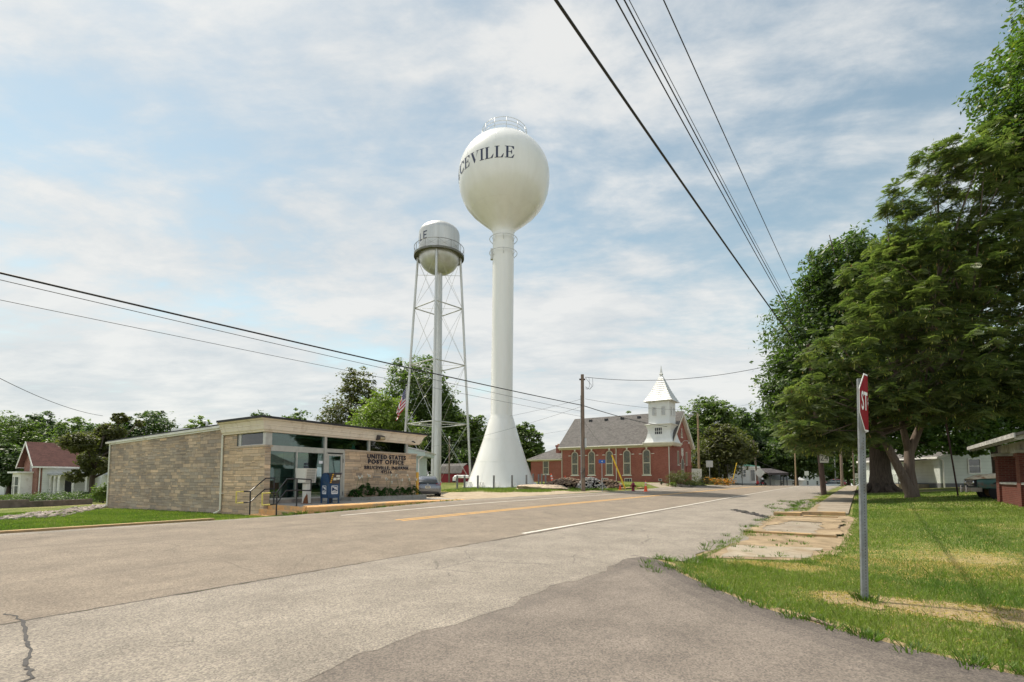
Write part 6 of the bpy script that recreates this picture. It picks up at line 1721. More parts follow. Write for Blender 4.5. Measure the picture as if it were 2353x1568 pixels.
for k, (a, b_) in enumerate(((0.55, 0.1), (0.35, -0.1), (0.62, 0.0))): m_.tube([q0 + Vector((0.0 + k*0.3, 0, -0.02*k)), q0 + Vector((a, 0, -0.7)), q0 + Vector((a*0.6, 0, -0.98)), q0 + Vector((0, 0, -0.85 + b_))], 0.014, 5)
m_.build('jumper_loop', M_WIREG, CP, smooth=True)
# overhead bundle on the right, running from behind the viewer to the leaning pole
def over(dx, dy, t, end, sag, r, lab, m=M_WIRE):
    A = at_t(dx, dy, t); A = beyond(end, A, 1.45); A.z += 0.3
    wire(A, end, sag, r, lab, m)
over(1285, 0, 3.9, P4 + Vector((-0.7, 0, h4 - 1.3)), 0.35, 0.030, 'thickest black cable overhead, leftmost of the bundle crossing the sky at right')
over(1418, 0, 3.75, top4 + Vector((0, 0, 0.0)), 0.3, 0.016, 'second overhead wire from the left in the sky bundle')
over(1437, 0, 3.65, top4 + Vector((0.1, 0, 0.05)), 0.3, 0.016, 'third overhead wire from the left in the sky bundle')
over(1450, 0, 3.55, top4 + Vector((0.2, 0, 0.15)), 0.34, 0.009, 'thin fourth overhead wire in the sky bundle', M_WIREG)
over(1525, 0, 3.0, top4 + Vector((0.75, 0, 0.6)), 0.25, 0.013, 'rightmost overhead wire, apart from the bundle')
sp_ = pt(1534, 400, 14.5)
# number sign on the leaning pole
m_ = MB(); sx = -0.22
m_.bbox((-0.42, -0.25, 2.35), (0.30, -0.22, 3.05), 0.006); SG = m_.build('number_sign', mat('sign_black', (0.015, 0.015, 0.015), 0.5), RP)
m_ = MB(); m_.loft([[(-0.39, -0.252, 2.38), (0.27, -0.252, 2.38), (0.27, -0.252, 3.02), (-0.39, -0.252, 3.02)], [(-0.39, -0.256, 2.38), (0.27, -0.256, 2.38), (0.27, -0.256, 3.02), (-0.39, -0.256, 3.02)]]); m_.build('sign_field', M_LINEW, SG)
t = text_mb('24', 0.62, 0.004); t.xf(lambda x, y, z: (x - 0.06, -0.262 + y, z + 2.72)); t.build('number', M_BLACKP, SG)
m_ = MB(); m_.bbox((-0.30, -0.25, 3.2), (0.32, -0.22, 3.75), 0.006); m_.build('upper_sign_back', M_ALUM, RP)

# stop sign
PS = gp(1988, 1382)
SS = thing('stop_sign', 'red octagonal stop sign seen edge on, on a punched steel post in the near grass', 'stop sign', PS, 0)
lean = (0.075, 0.0)
hS = zat(862, PS.y) - PS.z
tilt = lambda z: (lean[0]*z/hS, 0)
m_ = MB()
# U-channel post with real holes suggested by dark plugs set in the flange
w = 0.038
for z0, z1 in ((-0.2, hS - 0.05),):
    def sec(z): 
        dx = tilt(z)[0]; return [(dx - w, -0.012, z), (dx - w*0.55, -0.022, z), (dx + w*0.55, -0.022, z), (dx + w, -0.012, z), (dx + w, -0.008, z), (dx + w*0.5, -0.017, z), (dx - w*0.5, -0.017, z), (dx - w, -0.008, z)]
    m_.loft([sec(z0), sec(z1)])
    m_.loft([[(x, y + 0.03, z) for x, y, z in sec(z0)][::-1], [(x, y + 0.03, z) for x, y, z in sec(z1)][::-1]])
    def sd(z, s): dx = tilt(z)[0] + s*w; return [(dx - 0.003, -0.01, z), (dx + 0.003, -0.01, z), (dx + 0.003, 0.025, z), (dx - 0.003, 0.025, z)]
    m_.loft([sd(z0, -1), sd(z1, -1)]); m_.loft([sd(z0, 1), sd(z1, 1)])
SPO = m_.build('post', mat('dull_galvanised_post', (0.21, 0.225, 0.23), 0.6, 0.3, var=0.2, scale=9, dirt=(0.15, 0.14, 0.12), dscale=6), SS, fix=True)
m_ = MB(); 
for k in range(int((hS - 0.85)/0.0254/1.5)):
    z = 0.06 + k*0.0381; dx = tilt(z)[0]; m_.tube([(dx, -0.0235, z), (dx, -0.019, z)], 0.0065, 8)
m_.build('punched_hole', M_DARKM, SPO)
m_ = MB(); m_.box((-0.05, -0.035, -0.05), (0.05, 0.045, 0.045)); m_.build('anchor_sleeve', M_DARKM, SS)

# plate, bent back along its middle
zc0 = hS - 0.385; ua = radians(41); ub = radians(70)
def plate_pt(u, v, o):
    a = ua if u < 0 else ub
    ax = Vector((cos(a), sin(a), 0)); nr = Vector((sin(ua), -cos(ua), 0)) if u < 0 else Vector((sin(ub), -cos(ub), 0))
    p = ax*u + nr*o
    return (p.x + 0.062 + tilt(zc0 + v)[0], p.y - 0.03, zc0 + v)
R8 = 0.381 / cos(pi/8)
def octo(r, side):
    pts = [(r*cos(pi/8 + k*pi/4), r*sin(pi/8 + k*pi/4)) for k in range(8)]
    h = r*cos(pi/8)
    if side < 0: return [(-1e-4, h)] + [q for q in pts if q[0] < 0] + [(-1e-4, -h)]
    return [(1e-4, -h)] + [pts[k] for k in (6+0, 7)] + [pts[k] for k in (0, 1)] + [(1e-4, h)]
M_SRED = mat('stop_red', (0.23, 0.003, 0.009), 0.7, var=0.06, spec=0.1)
def octplate(r, o0, o1, m, nm, par):
    mb = MB()
    for sd_ in (-1, 1):
        P = octo(r, sd_) if sd_ < 0 else [(-u, v) for u, v in reversed(octo(r, -1))]
        mb.loft([[plate_pt(u, v, o0) for u, v in P], [plate_pt(u, v, o1) for u, v in P]])
    return mb.build(nm, m, par, fix=True)
PLT = octplate(R8, 0.0, 0.003, M_ALUM, 'plate', SS)
octplate(R8 - 0.002, 0.003, 0.0045, mat('sign_white', (0.75, 0.74, 0.72), 0.4, var=0.03), 'border', PLT)
octplate(R8 - 0.024, 0.0045, 0.006, M_SRED, 'red_field', PLT)
t = text_mb('STOP', 0.33, 0.0, 1.05, offset=0.006)
wt = max(v[0] for v in t.v) - min(v[0] for v in t.v); kk = 0.60/wt
mb = MB()
cell = [[t.v[i] for i in f] for f in t.f]
for f in cell:
    us = [q[0]*kk for q in f]
    side = -1 if sum(us)/len(us) < 0 else 1
    pts = [plate_pt((min(q[0]*kk, -1e-4) if side < 0 else max(q[0]*kk, 1e-4)), q[2]*1.02, 0.0075) for q in f]
    mb.add(pts, [tuple(range(len(pts)))])
mb.build('lettering', mat('sign_white', (0.7, 0.7, 0.7)), PLT)

def small_sign(p, label, cat, h, w, hh, m_face, post_r=0.03, shape='rect', yaw=0, txt=None, tcol=None, m_post=None, tsize=None):
    t = thing('road_sign', label, cat, p, yaw)
    m_ = MB(); m_.tube([(0, 0, -0.2), (0, 0, h)], post_r, 8); m_.build('post', m_post or M_GALV, t)
    m_ = MB()
    if shape == 'rect': m_.bbox((-w/2, -post_r - 0.02, h - hh), (w/2, -post_r - 0.005, h), 0.004)
    else:
        c = h - w/2
        m_.prism([(0, -post_r-0.02, c - w/2), (w/2, -post_r-0.02, c), (0, -post_r-0.02, c + w/2), (-w/2, -post_r-0.02, c)], (0, 0.012, 0))
    pl_ = m_.build('sign_panel', m_face, t, fix=True)
    if txt:
        q = text_mb(txt, tsize or hh*0.8, 0.003); q.xf(lambda x, y, z: (x, -post_r - 0.024 + y, z + h - hh/2)); q.build('lettering', mat('sign_txt_%d' % int(tcol[0]*99), tcol, 0.5), pl_)
    return t
q = gp(1382, 1126)
small_sign(Vector((kx(1383.6)*40, 40, gz(kx(1383.6)*40, 40))), 'small blue number 4 plate on a thin post before the church windows', 'number sign', zat(1057, 40) - gz(kx(1383.6)*40, 40), 0.53, 0.27, mat('sign_blue', (0.012, 0.09, 0.36), 0.4), txt='4', tcol=(0.8, 0.8, 0.8))
q = at(1631, 73); small_sign(q, 'square grey backed road sign right of the street lamp pole', 'road sign', zat(1059, 73) - q.z, 1.0, 0.95, M_ALUM, 0.045)
q = at(1746, 80); small_sign(q, 'diamond grey backed warning sign at the road crest', 'road sign', zat(1074, 80) - q.z, 1.75, 1, M_ALUM, 0.04, 'diamond')
q = at(1854, 92); small_sign(q, 'distant square sign back under the low right branches', 'road sign', zat(1083, 92) - q.z, 0.8, 0.8, M_ALUM, 0.04)
q = at(1969, 100); small_sign(q, 'distant white speed limit sign by the right pavement', 'road sign', zat(1088, 100) - q.z, 0.75, 1.0, M_LINEW, 0.04, txt='25', tcol=(0.02, 0.02, 0.02), tsize=0.5)
q = at(1703, 80); t = thing('street_name_sign', 'leaning green street name sign on a pale post by the grey house', 'street sign', q)
m_ = MB(); hq = zat(1068, 80) - q.z; m_.tube([(0.25, 0, 0), (-0.05, 0, hq - 0.25)], 0.05, 6); m_.build('post', M_GALV, t)
m_ = MB(); m_.bbox((-0.85, -0.03, hq - 0.27), (0.65, 0.0, hq), 0.01); pq = m_.build('name_panel', mat('sign_green', (0.01, 0.16, 0.09), 0.4), t); m_ = MB()
for k in range(8): m_.box((-0.72 + k*0.16, -0.036, hq - 0.19), (-0.62 + k*0.16, -0.031, hq - 0.07))
m_.build('lettering', M_LINEW, pq)
m_ = MB(); m_.bbox((-0.06, -0.5, hq - 0.02), (-0.02, 0.5, hq + 0.24), 0.01); m_.build('cross_panel', mat('sign_green', (0, 0, 0)), t)
# guy wires with yellow guards
def guy(p, top, label):
    t = thing('guy_guard', label, 'guy wire', p, 0, 'yellow guy wire guards')
    v = Vector(top) - Vector(p)
    m_ = MB(); m_.tube([(0, 0, 0), v], 0.012, 5); m_.build('wire', M_WIREG, t)
    d = v.normalized(); m_ = MB(); m_.tube([d*0.55, d*2.9], 0.055, 8); m_.build('guard', mat('guard_yellow', (0.78, 0.50, 0.03), 0.5, var=0.08), t)
g0 = gp(1441, 1119); ga = pt(1418, 1066, 40.6)
g0 = Vector((kx(1440)*40.5, 40.5, gz(kx(1440)*40.5, 40.5)))
t = thing('guy_guard', 'long leaning yellow guy wire guard in the grass left of the hydrant', 'guy wire', g0, 0, 'yellow guy wire guards')
top = pt(1405, 1044, 40.6) - g0; m_ = MB(); m_.tube([top*0.10, top*0.98], 0.06, 8); m_.build('guard', mat('guard_yellow', (0.78, 0.50, 0.03), 0.5, var=0.08), t); m_ = MB(); m_.tube([(0, 0, -0.1), top*0.12], 0.02, 5); m_.build('anchor_rod', M_GALV, t)
g1 = at(1681, 76); t = thing('guy_guard', 'small leaning yellow guy guard beside the lawn handrails near the grey house', 'guy wire', g1, 0, 'yellow guy wire guards')
top = pt(1693, 1063, 76) - g1; m_ = MB(); m_.tube([top*0.3, top*0.98], 0.06, 8); m_.build('guard', mat('guard_yellow', (0.7, 0.5, 0.1)), t); m_ = MB(); m_.tube([(0, 0, -0.1), top*0.3], 0.02, 5); m_.build('anchor_rod', M_GALV, t)

# hydrant
q = gp(1455, 1118); q = Vector((kx(1454.7)*44, 44, gz(kx(1454.7)*44, 44)))
HYD = thing('fire_hydrant', 'dark red fire hydrant on the grass edge in front of the church', 'fire hydrant', q)
M_HYD = mat('hydrant_maroon', (0.20, 0.012, 0.035), 0.35, var=0.15)
s_ = 1.15
m_ = MB(); m_.lathe([(0.17*s_, 0), (0.17*s_, 0.05), (0.11*s_, 0.06), (0.11*s_, 0.5), (0.15*s_, 0.52), (0.15*s_, 0.56), (0.12*s_, 0.58)], 14); m_.build('barrel', M_HYD, HYD, smooth=True, auto=40)
m_ = MB(); m_.lathe([(0.14*s_, 0.58), (0.13*s_, 0.66), (0.08*s_, 0.73), (0.04*s_, 0.75), (0.04*s_, 0.82), (0, 0.83)], 14); m_.build('bonnet', M_HYD, HYD, smooth=True, auto=40)
for v in ((-0.24, 0, 0.45), (0.24, 0, 0.45), (0.0, -0.26, 0.42)):
    m_ = MB(); m_.tube([(0, 0, v[2]), v], 0.075, 10); m_.tube([Vector(v)*0.9 + Vector((0, 0, v[2]*0.1)), v], 0.09, 8); m_.build('outlet_cap', M_HYD, HYD)
# cones
M_CONE = mat('cone_orange', (0.80, 0.085, 0.012), 0.5, var=0.08); M_CONW = mat('cone_white_band', (0.7, 0.7, 0.68), 0.4)
def cone(p, label, sc=1.0, tilt_=(0, 0), bands=True):
    t = thing('traffic_cone', label, 'traffic cone', p, 0, 'orange traffic cones'); t.rotation_euler = (tilt_[0], tilt_[1], 0.3); t.scale = (sc,)*3
    m_ = MB(); m_.bbox((-0.19, -0.19, 0), (0.19, 0.19, 0.04), 0.02); m_.build('base', M_CONE, t)
    m_ = MB(); m_.lathe([(0.14, 0.04), (0.03, 0.9), (0.02, 0.91), (0, 0.91)], 20); m_.build('cone', M_CONE, t, smooth=True, auto=40)
    if bands:
        for a, b in ((0.50, 0.58), (0.66, 0.80)):
            m_ = MB(); r = lambda z: 0.14 - 0.11*(z - 0.04)/0.86 + 0.003; m_.lathe([(r(a), a), (r(b), b)], 20); m_.build('band', M_CONW, t, smooth=True)
q = at(1272, 49); cone(q + Vector((0, 0, 0.1)), 'leaning orange cone with white bands on the rubble left of the church pole', 1.35, (0, -0.22))
q = at(1484, 47); cone(Vector((kx(1483.5)*43, 43, gz(kx(1483.5)*43, 43))), 'tallest orange cone with white bands, right of the fire hydrant', 1.05)
q = at(1426, 44); cone(Vector((kx(1424.5)*43.5, 43.5, gz(kx(1424.5)*43.5, 43.5) + 0.12)), 'short faded cone beside the yellow kerb left of the fire hydrant', 0.75, (0, 0.06))
q = at(1300.5, 53); cone(q + Vector((0, 0, 0.35)), 'small orange cone tip peeking over the rubble heap', 0.75, (0.1, -0.2), False)

# ---------------------------------------------------------------- vehicles
M_TYRE = mat('tyre_rubber', (0.02, 0.02, 0.021), 0.85, var=0.2)
M_CHROME = mat('chrome', (0.55, 0.55, 0.55), 0.2, 0.9, var=0.1)
def wheel(parent, c, r, w, m_rim, hub=0.62, name='wheel'):
    """axis along y"""
    m_ = MB(); prof = [(r*0.66, -w/2), (r*0.93, -w/2), (r, -w*0.32), (r, w*0.32), (r*0.93, w/2), (r*0.66, w/2)]
    m_.lathe(prof, 28); m_.xf(lambda x, y, z: (c[0] + x, c[1] + z, c[2] + y)); W_ = m_.build('wheel', M_TYRE, parent, smooth=True, auto=40, fix=True)
    m_ = MB(); m_.lathe([(0.0, -w*0.30), (r*0.25, -w*0.34), (r*0.3, -w*0.2), (r*0.55, -w*0.24), (r*0.66, -w*0.42), (r*0.66, w*0.42), (0, w*0.3)], 24); m_.xf(lambda x, y, z: (c[0] + x, c[1] + z, c[2] + y)); m_.build('rim', m_rim, W_, smooth=True, auto=30, fix=True)
def car_body(parent, st_, m, name='body'):
    """st_: stations (x, half width low, half width belt, z sill, z belt) -> closed loft with rounded section"""
    rings = []
    for x, wl, wb, zs, zb in st_:
        zm = zs + (zb - zs)*0.45; wm = max(wl, wb)
        r = [(x, -wl*0.94, zs), (x, -wl, zs + (zb-zs)*0.10), (x, -wm*1.0, zm), (x, -wb*0.985, zs + (zb-zs)*0.85), (x, -wb*0.93, zb - 0.01), (x, -wb*0.5, zb + 0.012), (x, 0, zb + 0.02)]
        r += [(p[0], -p[1], p[2]) for p in reversed(r[:-1])]
        rings.append(r)
    mb = MB(); mb.loft(rings); return mb.build(name, m, parent, smooth=True, auto=35, fix=True)
def cabin(parent, st_, m_roof, m_gl):
    """st_: (x, half width at belt, half width at roof, z belt, z roof)"""
    roof = MB(); gl = MB(); rings = []
    for x, wb, wr, zb, zr in st_:
        k = [(x, -wb, zb), (x, -wr, zr - 0.05), (x, -wr*0.88, zr), (x, 0, zr + 0.015), (x, wr*0.88, zr), (x, wr, zr - 0.05), (x, wb, zb)]
        rings.append(k)
    gl.loft(rings, close=True); g = gl.build('cabin_glass', m_gl, parent, smooth=True, auto=30, fix=True)
    rings2 = [[(x, y*1.005, z + 0.006) for x, y, z in r[1:6]] for r in rings[1:-1]]
    roof.loft(rings2, close=False, cap=False); rb = roof.build('roof', m_roof, parent, smooth=True, auto=30)
    md = rb.modifiers.new('thick', 'SOLIDIFY'); md.thickness = 0.02; md.offset = 1
    return g
# grey coupe parked by the post office: x forward, rear towards the viewer
p = Vector((kx(979)*34.2, 34.2)); zc = gz(p.x, p.y)
CAR = thing('parked_car', 'grey hatchback coupe seen from behind, parked right of the post office', 'car', (p.x, p.y, zc), radians(90 + 13))
M_CARG = mat('grey_car_paint', (0.19, 0.205, 0.235), 0.22, 0.55, var=0.04)
M_CGL = mat('car_glass', (0.012, 0.016, 0.018), 0.05, var=0.2, spec=0.9)
car_body(CAR, [(-2.02, 0.70, 0.72, 0.42, 0.72), (-1.98, 0.80, 0.80, 0.34, 0.84), (-1.85, 0.86, 0.84, 0.26, 0.97), (-1.5, 0.87, 0.84, 0.22, 1.0), (-0.5, 0.87, 0.85, 0.2, 0.96), (0.6, 0.87, 0.84, 0.2, 0.90), (1.3, 0.86, 0.80, 0.2, 0.82), (1.8, 0.82, 0.72, 0.22, 0.72), (2.05, 0.66, 0.58, 0.28, 0.60)], M_CARG)
cabin(CAR, [(-1.93, 0.62, 0.60, 0.93, 1.02), (-1.78, 0.70, 0.60, 0.96, 1.16), (-1.2, 0.78, 0.60, 0.97, 1.34), (-0.4, 0.80, 0.60, 0.95, 1.40), (0.2, 0.80, 0.58, 0.92, 1.33), (0.95, 0.76, 0.55, 0.86, 0.93)], M_CARG, M_CGL)
for x in (-1.25, 1.18):
    for y in (-0.78, 0.78): wheel(CAR, (x, y, 0.31), 0.31, 0.2, M_ALUM)
    for y in (-1, 1):
        m_ = MB(); m_.lathe([(0.0, 0), (0.37, 0)], 24); m_.xf(lambda a, b_, c: (x + a, y*0.862, 0.33 + b_)); m_.build('wheel_arch', M_BLACKP, CAR)
m_ = MB(); m_.loft([[(-2.0, -0.62, 0.26), (-2.03, 0.62, 0.26), (-2.03, 0.66, 0.42), (-2.0, -0.66, 0.42)], [(-1.9, -0.62, 0.24), (-1.9, 0.62, 0.24), (-1.9, 0.66, 0.44), (-1.9, -0.66, 0.44)]]); m_.build('lower_bumper_grille', M_BLACKP, CAR, fix=True)
for y in (-1, 1):
    m_ = MB(); m_.prism([(-1.985, y*0.83, 0.80), (-1.99, y*0.50, 0.80), (-1.90, y*0.54, 0.97), (-1.55, y*0.86, 0.99)], (-0.02, y*0.015, 0)); m_.build('tail_light', mat('tail_lens_red', (0.22, 0.015, 0.02), 0.2, spec=0.7), CAR, fix=True)
m_ = MB(); m_.box((-2.055, -0.16, 0.60), (-2.025, 0.16, 0.76)); LP = m_.build('licence_plate', mat('plate_white', (0.62, 0.60, 0.52), 0.5), CAR)
m_ = MB(); 
for k in range(5): m_.box((-2.06, -0.12 + k*0.052, 0.65), (-2.056, -0.09 + k*0.052, 0.72))
m_.build('plate_characters', M_LET, LP)
m_ = MB(); m_.prism([(-1.97, -0.60, 0.93), (-1.97, 0.60, 0.93), (-1.83, 0.58, 1.10), (-1.83, -0.58, 1.10)], (-0.012, 0, 0)); m_.build('rear_window', M_CGL, CAR, fix=True)
m_ = MB(); m_.box((-1.86, -0.62, 1.105), (-1.76, 0.62, 1.135)); m_.build('spoiler_bar', M_CARG, CAR)
m_ = MB(); m_.blob((-1.99, 0, 0.87), (0.015, 0.05, 0.04), 1, 1, 0); m_.build('badge', M_CHROME, CAR)
# old green utility wagon on the right, nose to the left
p = Vector((kx(2226)*25.0, 25.0)); zc = gz(p.x, p.y)
TR = thing('old_truck', 'rusty old green utility wagon with cream hood parked behind the brick porch', 'truck', (p.x, p.y, zc - 0.02), radians(151))
M_TGRN = mat('faded_green_paint', (0.045, 0.115, 0.095), 0.45, 0.0, var=0.25, scale=2, dirt=(0.16, 0.07, 0.035), dscale=1.6)
M_TCRM = mat('rusty_cream_paint', (0.66, 0.56, 0.42), 0.5, 0.0, var=0.15, scale=2.5, dirt=(0.26, 0.11, 0.045), dscale=1.8)
# local x forward; front bumper at x = 0
car_body(TR, [(-4.5, 0.86, 0.84, 0.55, 1.05), (-3.0, 0.9, 0.86, 0.5, 1.08), (-1.8, 0.92, 0.86, 0.48, 1.09), (-0.9, 0.93, 0.84, 0.5, 1.07), (-0.25, 0.92, 0.80, 0.55, 1.03), (-0.12, 0.90, 0.78, 0.60, 1.0)], M_TGRN)
m_ = MB()
m_.loft([[(x, -w_, z0), (x, -w_*0.98, z1 - 0.06), (x, -w_*0.7, z1), (x, 0, z1 + 0.03), (x, w_*0.7, z1), (x, w_*0.98, z1 - 0.06), (x, w_, z0)] for x, w_, z0, z1 in ((-1.85, 0.86, 1.07, 1.30), (-1.0, 0.85, 1.06, 1.27), (-0.35, 0.82, 1.03, 1.20), (-0.08, 0.79, 1.0, 1.08), (0.0, 0.74, 1.0, 1.02))]); m_.build('hood', M_TCRM, TR, smooth=True, auto=40, fix=True)
m_ = MB(); m_.box((-0.12, -0.76, 0.66), (-0.02, 0.76, 0.99)); GRL = m_.build('grille', M_BLACKP, TR)
m_ = MB()
for k in range(4): m_.box((-0.02, -0.5, 0.69 + k*0.075), (0.0, 0.5, 0.72 + k*0.075))
m_.build('grille_bar', M_CHROME, GRL)
for y in (-0.62, 0.62):
    for k in (0.0, 0.0): pass
    m_ = MB(); m_.lathe([(0.0, 0.03), (0.08, 0.02), (0.11, 0.0), (0.11, -0.04)], 16); m_.xf(lambda a, b_, c: (0.0 + c, y + a, 0.84 + b_)); m_.build('headlight', M_CHROME, TR, smooth=True, fix=True)
m_ = MB(); m_.loft([[(x, y, 0.40), (x + 0.05, y, 0.40), (x + 0.07, y, 0.50), (x + 0.05, y, 0.60), (x, y, 0.60)] for x, y in ((-0.25, -0.96), (0.10, -0.92), (0.14, -0.6), (0.14, 0.6), (0.10, 0.92), (-0.25, 0.96))]); m_.build('bumper', mat('rusty_chrome', (0.38, 0.34, 0.30), 0.35, 0.7, var=0.2, dirt=(0.20, 0.09, 0.04), dscale=4), TR, smooth=True, auto=40, fix=True)
for y in (-0.42, 0.42): m_ = MB(); m_.bbox((0.14, y - 0.06, 0.36), (0.24, y + 0.06, 0.74), 0.03); m_.build('bumper_guard', M_CHROME, TR)
cabin(TR, [(-4.45, 0.80, 0.70, 1.05, 1.3), (-4.3, 0.82, 0.72, 1.06, 1.74), (-3.0, 0.83, 0.73, 1.08, 1.78), (-2.3, 0.83, 0.72, 1.08, 1.76), (-1.72, 0.82, 0.70, 1.08, 1.12)], M_TCRM, M_CGL)
for x in (-0.98, -3.7):
    for y in (-0.76, 0.76): wheel(TR, (x, y, 0.40), 0.40, 0.2, mat('rusty_rim', (0.20, 0.12, 0.05), 0.8, var=0.3))
    for y in (-1, 1):
        m_ = MB(); m_.lathe([(0.0, 0), (0.50, 0)], 26); m_.xf(lambda a, b_, c: (x + a, y*0.922, 0.42 + b_)); m_.build('wheel_arch', M_BLACKP, TR)
# far vehicles
def simple_car(p, yaw, label, m, h=1.5, grp=None, wagon=True):
    t = thing('parked_car', label, 'car', p, yaw)
    car_body(t, [(-2.35, 0.8, 0.78, 0.4, 0.9), (-2.1, 0.9, 0.86, 0.3, 1.0), (0.4, 0.92, 0.86, 0.28, 0.98), (1.7, 0.9, 0.82, 0.28, 0.92), (2.35, 0.75, 0.66, 0.35, 0.72)], m)
    cabin(t, [(-2.25, 0.8, 0.7, 0.95, 1.05), (-1.95, 0.82, 0.70, 0.98, h - 0.08), (-0.6, 0.83, 0.68, 0.98, h), (0.3, 0.82, 0.66, 0.97, h - 0.06), (1.15, 0.78, 0.6, 0.93, 0.98)], m, M_CGL)
    for x in (-1.5, 1.45):
        for y in (-0.8, 0.8): wheel(t, (x, y, 0.36), 0.36, 0.22, M_ALUM)
    return t
q = at(1908, 108); q.z = zat(1119, 108) - 0.35; simple_car(q, radians(172), 'white station wagon parked far down the street', mat('white_car_paint', (0.68, 0.68, 0.66), 0.3, var=0.02))
q = at(1916, 120); q.z = zat(1118, 120) + 0.1; simple_car(q, radians(165), 'dark red car mostly hidden behind the white wagon', mat('red_car_paint', (0.25, 0.02, 0.03), 0.3, var=0.02), 1.6)
# person on a small red mower
q = at(1749, 84); q.z = zat(1117, 84)
MW = thing('riding_mower', 'small red riding mower stopped behind the diamond sign post', 'mower', q, radians(100))
m_ = MB(); m_.bbox((-0.3, -0.3, 0.35), (0.9, 0.3, 0.62), 0.06); m_.bbox((0.3, -0.26, 0.6), (0.95, 0.26, 0.85), 0.07); m_.build('body', mat('mower_red', (0.45, 0.02, 0.03), 0.4), MW)
m_ = MB(); m_.bbox((-0.45, -0.24, 0.62), (-0.05, 0.24, 0.72), 0.03); m_.bbox((-0.52, -0.24, 0.7), (-0.42, 0.24, 1.05), 0.03); m_.build('seat', M_TYRE, MW)
for x, r in ((-0.4, 0.3), (0.75, 0.2)):
    for y in (-0.42, 0.42): wheel(MW, (x, y, r), r, 0.18, M_ALUM)
m_ = MB(); m_.tube([(0.3, 0, 0.85), (0.15, 0, 1.05)], 0.02, 6); m_.tube([(0.15 + 0.17*cos(a)*0.5, 0.17*sin(a), 1.05 + 0.17*cos(a)*0.4) for a in np.linspace(0, 2*pi, 12)], 0.015, 5); m_.build('steering_wheel', M_BLACKP, MW)
# ---------------------------------------------------------------- rubble, rocks
def rock_mesh(n, area, r0, r1, seed, m, name, hfun, base=0.4, parent=None, loc=None):
    """many loose stones as one countless heap"""
    rr = np.random.default_rng(seed); bm = bmesh.new(); bmesh.ops.create_icosphere(bm, subdivisions=1, radius=1)
    bv = np.array([v.co[:] for v in bm.verts]); bf = np.array([[v.index for v in f.verts] for f in bm.faces]); bm.free()
    V = []; F = []; T = []; o = 0
    for i in range(n):
        x, y = area(rr); r = rr.uniform(r0, r1)
        sc = r*np.array([rr.uniform(0.8, 1.5), rr.uniform(0.7, 1.2), rr.uniform(0.35, 0.75)])
        a = rr.uniform(0, 6.28); R = np.array([[math.cos(a), -math.sin(a), 0], [math.sin(a), math.cos(a), 0], [0, 0, 1]])
        tl = rr.uniform(-0.5, 0.5); R2 = np.array([[1, 0, 0], [0, math.cos(tl), -math.sin(tl)], [0, math.sin(tl), math.cos(tl)]])
        v = (bv*(1 + rr.uniform(-0.28, 0.28, (len(bv), 1)))*sc) @ R2.T @ R.T
        v += np.array([x, y, hfun(x, y) + r*base*0.3])
        V.append(v); F.append(bf + o); o += len(bv); k = rr.uniform(0.6, 1.25); T.append(np.tile(np.array([[k, k*rr.uniform(0.93, 1.0), k*rr.uniform(0.85, 1.0)]]), (len(bf), 1)))
    return fast_mesh(name, np.vstack(V), np.vstack(F), m, parent, np.vstack(T), loc=loc)
def mk_tinted(name, col, rough=0.9, bump=0.4):
    b = NB(name); c = b.mix(1.0, b.attr(), col, 'MULTIPLY'); n = b.noise(6, 5, 0.7); c = b.mix(b.rng(n, 0.4, 0.7, 0, 0.4), c, b.mix(1.0, c, (0.6, 0.58, 0.55), 'MULTIPLY')); b.bump(n, bump, 0.02)
    MATS[name] = b.done(c, rough, 0, 0.15); return MATS[name]
M_RUB = mk_tinted('rubble_brown', (0.23, 0.17, 0.13)); M_RUBG = mk_tinted('crushed_grey_stone', (0.34, 0.34, 0.34)); M_RIP = mk_tinted('pale_field_stone', (0.30, 0.265, 0.24))
def heap(dx, Y, rx, ry, h, n, r0, r1, m, label, seed, mname='stone_heap'):
    c = at(dx, Y)
    hf = lambda x, y: max(0, h*(1 - ((x/rx)**2 + (y/ry)**2))) 
    def area(rr):
        while True:
            x, y = rr.uniform(-rx, rx), rr.uniform(-ry, ry)
            if (x/rx)**2 + (y/ry)**2 < 1.0 + rr.uniform(0, 0.25): return x, y
    o = rock_mesh(n, area, r0, r1, seed, m, mname, hf, loc=c)
    o2 = MB(); rings = []
    for k in range(7):
        f = 1 - k/6.5; rings.append([(rx*f*cos(a)*(1+0.12*sin(3*a+seed)), ry*f*sin(a), h*(1 - f*f)*0.95 - 0.1) for a in np.linspace(0, 2*pi, 24, endpoint=False)])
    o2.loft(rings); q = o2.build('heap_core', m, o, fix=True); q.name = 'core'
    tag(o, label, 'rubble')
heap(1305, 47.5, 2.6, 1.6, 0.85, 620, 0.06, 0.2, M_RUB, 'long brown heap of broken rubble left of the church pole', 4)
heap(1357, 46.5, 1.5, 1.1, 1.0, 520, 0.05, 0.12, M_RUBG, 'grey heap of crushed stone just right of the church pole', 5)
heap(1398, 47.5, 1.5, 1.0, 0.75, 320, 0.06, 0.16, M_RUB, 'small brown rubble heap under the middle church windows', 6)
c = at(1248, 44.5); m_ = MB(); m_.blob((0, 0, 0.12), (2.5, 1.3, 0.33), 9, 3, 0.16); o = m_.build('broken_slab', mat('broken_concrete', (0.42, 0.33, 0.24), 0.9, var=0.3, bump=0.8, bscale=8, dirt=(0.2, 0.16, 0.12)), loc=c); tag(o, 'flat broken slab of earth and concrete at the right foot of the white tower', 'rubble')
